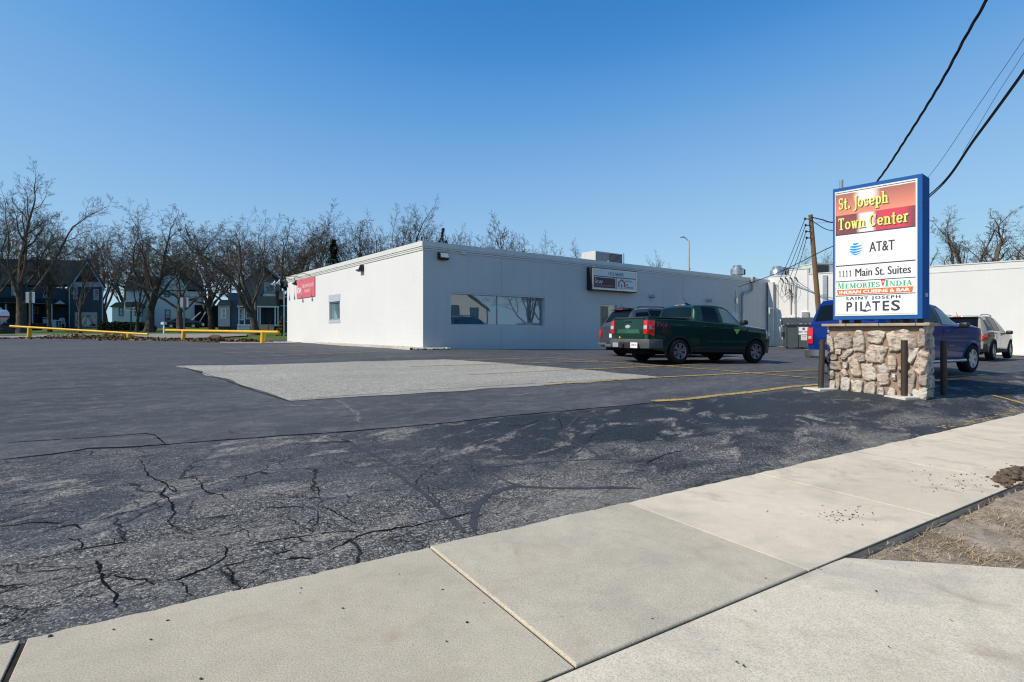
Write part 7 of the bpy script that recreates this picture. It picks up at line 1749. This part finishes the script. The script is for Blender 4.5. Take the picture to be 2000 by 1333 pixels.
# hedges
def shrub(x, y, Z, w, h, label, seed, mat=EVD):
    p = pix(x, y, Z); z = g(p.x, p.y); th = thing('shrub', label, 'shrub', (p.x, p.y, z), group='low shrubs before the houses'); rng = random.Random(seed); f = MB()
    for k in range(700):
        v = Vector((rng.gauss(0, 1), rng.gauss(0, 1), abs(rng.gauss(0, 1)))).normalized() * rng.uniform(.6, 1.05); c = Vector((p.x + v.x * w, p.y + v.y * w, z + v.z * h)); d = Vector((rng.gauss(0, 1), rng.gauss(0, 1), rng.gauss(0, 1))).normalized() * .14; e = d.orthogonal().normalized() * .08
        f.add([c - d, c + e, c + d, c - e], [(0, 1, 2, 3)])
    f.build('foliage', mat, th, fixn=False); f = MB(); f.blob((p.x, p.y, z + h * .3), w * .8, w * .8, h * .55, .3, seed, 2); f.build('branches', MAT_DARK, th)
for i, (x, w, h, lb) in enumerate(((208, .9, 1.0, 'dark rounded shrub at the right corner of the dark house'), (228, 1.1, 1.0, 'dark shrub under the blue window of the white house wing'), (246, .9, .9, 'dark shrub left of the basketball hoop pole'), (270, .9, .8, 'dark shrub right of the basketball hoop pole'), (286, 1.0, .8, 'dark shrub at the foot of the gnarled tree'), (55, 1.2, .9, 'dark shrub along the porch of the dark house'))): shrub(x, 640, 66, w, h, lb, i)
# ================================================================ STREET THINGS
def signback(x, ybase, Z, ytop, ybot, wpx, label):
    p = gpt(x, ybase); p = pix(x, ybase, Z); z = g(p.x, p.y); th = thing('street_sign', label, 'sign', (p.x, p.y, z), group='backs of street signs at the lot edge'); k = Z / F
    zt, zb_ = CAMZ + (HY - ytop) * k, CAMZ + (HY - ybot) * k
    f = MB(); f.box(p.x - .06, p.x + .06, p.y - .05, p.y - .01, z - .2, zt + .05); f.build('post', M_('green_post', (.055, .065, .055), .6, .4, .4), th)
    f = MB(); w = wpx * k / 2; f.box(p.x - w, p.x + w, p.y, p.y + .02, zb_, zt, 0, None, .008); f.build('sign_plate', M_('sign_back_alu', (.30, .33, .37), .5, .4, .4), th)
signback(59, 650, 41, 571, 592, 18, 'grey back of a square street sign before the dark house'); signback(360, 655, 38, 582, 601, 16, 'grey back of a square street sign before the dark sedan')
p = pix(555, 650, 46); th = thing('street_sign', 'tall thin grey street sign post by the yellow shrub', 'sign', (p.x, p.y, g(p.x, p.y)))
f = MB(); f.tube([Vector((p.x, p.y, g(p.x, p.y) - .2)), Vector((p.x, p.y, CAMZ + 79 * 46 / F))], .05, 8); f.build('post', MAT_STEEL, th); f = MB(); f.box(p.x - .42, p.x - .0, p.y - .01, p.y + .01, CAMZ + 62 * 46 / F, CAMZ + 77 * 46 / F, 0, None); f.build('sign_plate', M_('brown_sign_back', (.07, .06, .05), .6, .3), th)
p = pix(320, 648, 52); z = g(p.x, p.y); th = thing('mailbox', 'white mailbox on a post in front of the dark sedan', 'mailbox', (p.x, p.y, z))
f = MB(); f.box(p.x - .05, p.x + .05, p.y - .05, p.y + .05, z - .1, z + .9); f.build('post', MAT_WHITE, th); f = MB(); f.prism([(-.14, .85), (.14, .85), (.14, 1.02), (.07, 1.1), (-.07, 1.1), (-.14, 1.02)], -.25, .25, 0, Matrix.Translation((p.x, p.y, z))); f.build('box', MAT_WHITE, th)
p = pix(256, 643, 62); z = g(p.x, p.y); th = thing('basketball_hoop', 'basketball hoop on a dark pole before the white house', 'basketball hoop', (p.x, p.y, z)); k = 62 / F
f = MB(); f.tube([Vector((p.x, p.y, z - .2)), Vector((p.x, p.y, z + 2.5)), Vector((p.x + .5, p.y - .3, z + 3.1))], .07, 8); f.build('pole', MAT_BLACK, th)
f = MB(); a = p.x + .45; zc = CAMZ + (HY - 598) * k
for q in ((a - .9, a + .9, zc - .55, zc - .48), (a - .9, a + .9, zc + .48, zc + .55), (a - .9, a - .83, zc - .5, zc + .5), (a + .83, a + .9, zc - .5, zc + .5), (a - .3, a + .3, zc - .25, zc - .2)): f.box(q[0], q[1], p.y - .42, p.y - .38, q[2], q[3])
f.build('backboard', TRIMW, th); f = MB(); f.tube([Vector((a + .23 * math.cos(t), p.y - .7 + .23 * math.sin(t), zc - .4)) for t in np.linspace(0, 6.283, 17)], .02, 5); f.build('rim', M_('hoop_orange', (.6, .12, .02), .5, .3), th)
# boat on a trailer cut by the left edge
Z = 45; k = Z / F; p = pix(-8, 650, Z); z = g(p.x, p.y); m_ = Matrix.Translation((p.x, p.y, z)) @ Matrix.Rotation(R(8), 4, 'Z'); bt = thing('boat', 'white motorboat with a red stripe parked at the far left edge', 'boat', M=m_)
HW = M_('gelcoat_white', (.62, .63, .65), .25, .5); 
def hull(zs, mat, name, bow=1.15, w=1.1):
    rows = []
    for zz, sc in zs:
        ring = []
        for i in range(21):
            t = i / 20; x = -4.6 + (4.6 + bow * sc) * t; y = w * sc ** .5 * (1 - max(0, (t - .45) / .55) ** 2.4); ring.append(Vector((x, y, zz)))
        rows.append(ring + [Vector((q.x, -q.y, q.z)) for q in ring[::-1]])
    f = MB(); f.grid([r_ + [r_[0]] for r_ in rows], 0, m_); f.add([m_ @ q for q in rows[-1]], [tuple(range(len(rows[-1])))]); return f.build(name, mat, bt, smooth=True, sharp=30)
hull([(.95, .35), (1.25, .62), (1.52, .85)], M_('hull_grey', (.40, .41, .42), .35, .5), 'hull'); hull([(1.52, .86), (1.66, .90)], M_('hull_red', (.30, .015, .02), .35, .5), 'stripe'); hull([(1.66, .88), (1.95, .84), (2.15, .70)], HW, 'deck')
f = MB(); f.prism([(-2.2, 2.1), (.1, 2.1), (-.35, 2.55), (-2.0, 2.7)], -.75, .75, 0, m_); f.build('cabin', HW, bt); f = MB(); f.prism([(-1.6, 2.22), (-.25, 2.2), (-.5, 2.45), (-1.5, 2.52)], -.77, .77, 0, m_); f.build('windshield', GL_CAR, bt)
f = MB(); f.box(-4.5, 1.0, -.8, -.7, .55, .65, 0, m_); f.box(-4.5, 1.0, .7, .8, .55, .65, 0, m_); f.box(.3, .9, -.8, .8, .2, .85, 0, m_, .05); f.build('trailer', MAT_BLACK, bt)
f = MB(); f.box(.0, .5, -.85, -.8, .75, 1.0, 0, m_); f.build('trailer_lamp', MAT_WHITE, bt)
for y in (-.95, .95): f = MB(); f.lathe([(.2, -.1), (.33, -.1), (.35, 0), (.33, .1), (.2, .1)], 18, 0, m_ @ Matrix.Translation((-2.2, y, .35)), 'y'); f.build('wheel', MAT_TYRE, bt)
# dumpster
DG = M_('dumpster_green_grey', (.065, .085, .088), .55, .4, var=.12, vs=3, fine=.3)
p = pix(1534, 681, 33.3); z = g(p.x + 1, p.y) ; m_ = Matrix.Translation((p.x, p.y, z)) @ Matrix.Rotation(R(-21), 4, 'Z'); ds = thing('dumpster', 'dark green grey dumpster with white stickers before the white wall', 'dumpster', M=m_)
f = MB(); f.prism([(0, .1), (2.05, .1), (2.05, 1.42), (0, 1.42)], 0, 1.6, 0, m_)
f.build('bin', DG, ds)
f = MB()
for x in (.0, .62, 1.36, 1.98): f.box(x - .03, x + .06, -.05, .0, .1, 1.42, 0, m_)
f.box(-.06, 2.1, -.06, .0, 1.36, 1.44, 0, m_); f.build('rib', DG, ds)
f = MB(); lid = m_ @ Matrix.Translation((0, 0, 1.44)); f.prism([(-.1, 0), (2.15, 0), (2.15, .05), (-.1, .05)], -.1, 0, 0, lid)
rows = [[lid @ Vector((x, y, .05 + .40 * min(1, max(0, y) / 1.0) + (.02 if int(x * 9) % 2 else 0))) for y in (-.1, 0, .5, 1.0, 1.65)] for x in np.linspace(-.1, 2.15, 42)]; f.grid(rows); f.add([lid @ Vector(q) for q in ((-.1, 0, .05), (-.1, 1.0, .45), (-.1, 1.65, .45), (-.1, 1.65, 0), (-.1, 0, 0))], [(0, 1, 2, 3, 4)])
f.build('lid', M_('lid_plastic', (.045, .052, .055), .55, .4, var=.1), ds)
for x in (-.06, 2.11): f = MB(); f.box(x - .05, x + .05, .2, 1.2, .75, 1.0, 0, m_); f.build('lift_pocket', MAT_BLACK, ds)
f = MB(); f.box(.66, 1.34, -.012, -.004, .86, 1.33, 0, m_); st = f.build('sticker', MAT_WHITE, ds); flat_text('lettering', text_mesh('BEST WAY', .10, .56, .01), MAT_INK, st, m_, .72, .97, .018)
f = MB(); f.lathe([(.0, -.019), (.075, -.018), (.075, -.013)], 18, 0, m_ @ Matrix.Translation((.98, 0, 1.20)), 'y'); f.build('round_logo', M_('logo_blue', (.03, .10, .35), .5, .3), st); f = MB(); f.lathe([(.0, -.022), (.035, -.021), (.035, -.015)], 14, 0, m_ @ Matrix.Translation((1.0, 0, 1.19)), 'y'); f.build('round_logo', M_('logo_red', (.5, .03, .04), .5, .3), st)
f = MB(); f.box(.84, 1.16, -.012, -.004, .52, .82, 0, m_); st = f.build('sticker', MAT_WHITE, ds); flat_text('lettering', text_mesh('333', .09, .22, .02), M_('plate_red', (.45, .03, .05), .5, .3), st, m_, .89, .70, .018)
for i in range(3): f = MB(); f.box(.87, 1.13, -.016, -.012, .56 + i * .04, .575 + i * .04, 0, m_); f.build('small_print', M_('print_pink', (.6, .3, .32), .5, .3), st)
for x in (.1, .9, 1.9): f = MB(); f.box(x - .05, x + .07, .1, .3, -.02, .1, 0, m_); f.build('skid', MAT_BLACK, ds)
t, z_ = W2.uv(1525, 660); m_ = W2.M() @ Matrix.Translation((t + .3, -.35, g(*W2.P(t, 0, .4).xy))); gm = thing('gas_meter', 'small gas meter with pale pipes left of the dumpster', 'meter', M=m_)
f = MB(); f.tube([m_ @ Vector(q) for q in ((-.25, 0, 1.35), (-.25, 0, .6))], .045, 6); f.tube([m_ @ Vector(q) for q in ((.02, 0, -.1), (.02, 0, 1.3), (.3, 0, 1.3), (.3, 0, .3))], .05, 6); f.build('pipes', MAT_TRIM, gm); f = MB(); f.box(-.12, .42, -.14, .14, .15, .62, 0, m_, .05); f.build('meter_body', MAT_STEEL, gm, smooth=True)
# street lamp behind the building
X = (1345 - CX) / F * 62; z = g(X, 62); th = thing('street_lamp', 'pale grey street lamp rising behind the flat roof', 'street lamp', (X, 62, z)); zt = CAMZ + (HY - 466) / F * 62
f = MB(); f.tube([Vector((X, 62, z)), Vector((X, 62, zt - .3))], [.17, .10], 10); f.tube([Vector((X, 62, zt - .3)), Vector((X - .3, 62, zt)), Vector((X - .6, 62, zt + .15))], .06, 8); f.build('pole', M_('lamp_post_grey', (.50, .51, .52), .4, .5, .3), th, smooth=True)
f = MB(); f.blob((X - .75, 62, zt + .17), .34, .16, .10, .1, 2, 2); f.build('lamp_head', M_('lamp_post_grey', (.50, .51, .52), .4, .5, .3), th, smooth=True); f = MB(); f.box(X + .0, X + .2, 61.9, 62.1, CAMZ + 120 * 62 / F, CAMZ + 123 * 62 / F); f.build('bracket', MAT_STEEL, th)
# utility pole and its wires
Z = 32.0; P0 = pix(1583, 420, Z); P1 = Vector((pix(1606, 690, Z).x, Z, g(17.9, 32) - .3)); up = thing('utility_pole', 'leaning brown wooden utility pole behind the blue pickup', 'pole', (P1.x, P1.y, P1.z + .3))
f = MB(); f.tube([P1, P0], [.16, .12], 12); f.build('pole', M_('pole_wood', (.20, .125, .075), .9, .2, var=.25, vs=3, stretch=(6, 6, .4), fine=.4), up, smooth=True)
f = MB()
for i in range(4): q = P0.lerp(P1, .035 + .045 * i); f.tube([q + Vector((-.12, -.12, 0)), q + Vector((-.38, -.15, .02))], .03, 5); f.blob(q + Vector((-.42, -.15, .02)), .07, .07, .09, .1, i, 1)
f.build('insulators', MAT_BLACK, up)
WIRE = M_('wire_black', (.012, .012, .013), .6, .3)
def wire(name, label, pts, r_, n=24, strands=1, tw=.0, pitch=2.2):
    """smooth curve through points"""
    P = [Vector(p) for p in pts]; Q = [P[0] * 2 - P[1]] + P + [P[-1] * 2 - P[-2]]; S = []
    for i in range(1, len(Q) - 2):
        for k in range(n):
            t = k / n; a, b, c, d = Q[i - 1], Q[i], Q[i + 1], Q[i + 2]
            S.append(.5 * ((2 * b) + (c - a) * t + (2 * a - 5 * b + 4 * c - d) * t * t + (3 * b - a - 3 * c + d) * t ** 3))
    S.append(P[-1]); f = MB()
    for s_ in range(strands):
        if strands == 1: f.tube(S, r_, 6); continue
        out = []; L_ = 0
        for i, p in enumerate(S):
            if i: L_ += (S[i] - S[i - 1]).length
            d = (S[min(i + 1, len(S) - 1)] - S[max(i - 1, 0)]).normalized(); a = d.orthogonal().normalized(); b = d.cross(a); th_ = L_ * 6.28 / pitch + s_ * 6.28 / strands
            out.append(p + (a * math.cos(th_) + b * math.sin(th_)) * tw)
        f.tube(out, r_, 5)
    o = f.build(name, WIRE, smooth=True); return tag(o, label, 'wire', 'overhead wires')
def wplane(xe, ye=0.0, X0=P0.x, Y0=Z):
    m = (X0 - xe) / (Y0 - ye)
    def at(x, y):
        r_ = (x - CX) / F; Zq = (xe - m * ye) / (r_ - m); return Vector((r_ * Zq, Zq, CAMZ + (HY - y) / F * Zq))
    return at
a = wplane(6.0)
wire('overhead_cable', 'thick twisted black cable rising above the monument sign to the top edge', [P0 + Vector((0, 0, -.12)), a(1604, 429), a(1630, 434), a(1665, 408), a(1716, 351), a(1773, 266), a(1838, 161), a(1886, 72), a(1927, 0), a(1965, -80)], .017, 20, 3, .020, 1.7)
a = wplane(9.0)
wire('overhead_cable', 'thick straight black cable behind the right edge of the monument sign', [P0 + Vector((0, 0, -.3)), a(1625, 451), a(1720, 440), a(1828, 370), a(1905, 268), a(2000, 137), a(2075, 25)], .022, 16)
a = wplane(9.4)
wire('overhead_cable', 'thin wire joining the thick straight cable at right', [a(1880, 300), a(1940, 197), a(2000, 104), a(2060, 8)], .006, 16)
a = wplane(11.0)
wire('overhead_cable', 'thin outer wire reaching the right edge highest', [P0 + Vector((.1, 0, -.5)), a(1740, 420), a(1818, 340), a(1900, 222), a(2000, 76), a(2060, -12)], .007, 16)
for i in range(4):
    q0 = P0.lerp(P1, .035 + .045 * i) + Vector((-.42, -.15, .02)); t, zq = W2.uv(1541, 545); q1 = W2.P(t - .45 + i * .3, zq + .05, .3); wire('service_wire', ('first', 'second', 'third', 'fourth')[i] + ' service wire from the top of the utility pole down to the white wall', [q0, q0.lerp(q1, .5) + Vector((0, 0, -.12)), q1], .017, 8)
t, zq = Wr.uv(1440, 561); q1 = Wr.P(t, zq, .1); wire('service_wire', 'long black wire from the shaded wall up past the utility pole', [q1, pix(1520, 533, 31), pix(1625, 482, 26), wplane(9.0)(1720, 448), wplane(9.0)(1828, 374), wplane(9.0)(1905, 272), wplane(9.0)(2000, 142), wplane(9.0)(2075, 30)], .02, 12)
a_, b_ = W2.uv(1488, 640), W2.uv(1545, 612)
# sign-side pipe behind the cabinet
p = pix(1643, 352, 13); th = thing('metal_post', 'pale metal post top showing above the left corner of the monument sign', 'pole', (p.x, p.y, g(p.x, p.y)))
f = MB(); f.tube([Vector((p.x, p.y, g(p.x, p.y) - .2)), p], .045, 10); f.build('post', MAT_STEEL, th)
# ================================================================ ACROSS THE STREET (seen in the shop glass)
pl = Plane((56.5, -3.5), (.27, .963), (-.963, .27)); hz = g(58, 2)
h4 = thing('house', 'white gabled house across the front street, mirrored in the shop window', 'house', (58, 1, hz)); SW_ = siding('white_clapboard', (.66, .66, .64), .16); M4 = pl.M()
f = MB(); f.prism([(0, hz - .5), (9, hz - .5), (9, hz + 5.2), (4.5, hz + 8.6), (0, hz + 5.2)], 0, 10, 0, M4); f.build('wall', SW_, h4)
f = MB(); f.prism([(-.5, hz + 4.9), (4.5, hz + 8.75), (9.5, hz + 4.9), (9.5, hz + 5.2), (4.5, hz + 9.1), (-.5, hz + 5.2)], -.5, 10.5, 0, M4); f.build('roof', DKROOF, h4)
for a, c in ((1.2, 1.0), (5.8, 1.0), (3.7, 3.9), (1.0, 3.6), (6.6, 3.6)):
    f = MB(); f.box(a, a + 1.2, -.06, .02, hz + c, hz + c + 1.7, 0, M4); w = f.build('window', MAT_BLACK, h4); f = MB(); f.box(a + .1, a + 1.1, -.08, -.05, hz + c + .1, hz + c + 1.6, 0, M4); f.build('pane', GL_HOUSE, w)
f = MB(); f.box(3.8, 4.8, -.08, .02, hz, hz + 2.2, 0, M4); f.build('door', M_('dark_door', (.02, .02, .024), .5, .3), h4)
f = MB(); f.box(-10, 9, -2.0, 6, hz - .5, hz + 2.6, 0, Plane((56, -18), (.27, .963), (-.963, .27)).M()); 
h5 = thing('building', 'low grey building across the front street, only mirrored in glass', 'building', (56, -18, g(56, -18))); f.build('wall', M_('brown_wall', (.055, .055, .055), .8, .2), h5); f = MB(); f.prism([(-10.5, hz + 2.6), (9.5, hz + 2.6), (8, hz + 4.6), (-9, hz + 4.6)], -2.4, 6.4, 0, Plane((56, -18), (.27, .963), (-.963, .27)).M()); f.build('roof', DKROOF, h5)
plb = Plane((66, 44), (.37, -.93), (-.93, -.37)); h6 = thing('building', 'unseen dark brick building added beyond the lot at right, only mirrored in paint', 'building', (66, 44, .3)); f = MB(); f.box(0, 30, 0, 8, -.5, 6.5, 0, plb.M()); f.build('wall', M_('dark_brick', (.075, .05, .042), .85, .2), h6); f = MB(); f.box(-.3, 30.3, -.3, 8.3, 6.5, 6.8, 0, plb.M()); f.build('roof', DKROOF, h6)  # out of view, added so the blue paint mirrors something dark
GR = 'bare trees across the front street, mirrored in glass'
for i, (k, X, Y, H) in enumerate((('A', 50, 16, 14), ('B', 62, 22, 15), ('A2', 70, 10, 17), ('B2', 46, -6, 13), ('A', 38, -16, 14), ('B', 24, -22, 15), ('C3', 66, -4, 16), ('A2', 10, -24, 14), ('B2', -6, -22, 14), ('B', 54, -22, 15), ('C', 32, -26, 15), ('C3', 18, -30, 15))):
    tree(k, X, Y, g(X, Y) + H, 'bare tree across the front street, only mirrored in glass', GR, yaw=40 * i)
for i, (X, Y) in enumerate(((44, 2), (36, -8), (28, -14), (16, -17))):
    f = MB(); z = g(X, Y); th = thing('hedge', 'dark clipped hedge across the front street, only mirrored in glass', 'hedge', (X, Y, z), group='hedges across the front street'); f.blob((X, Y, z + .8), 4.6, 1.4, 1.3, .5, i, 3); f.build('foliage', EVD, th)
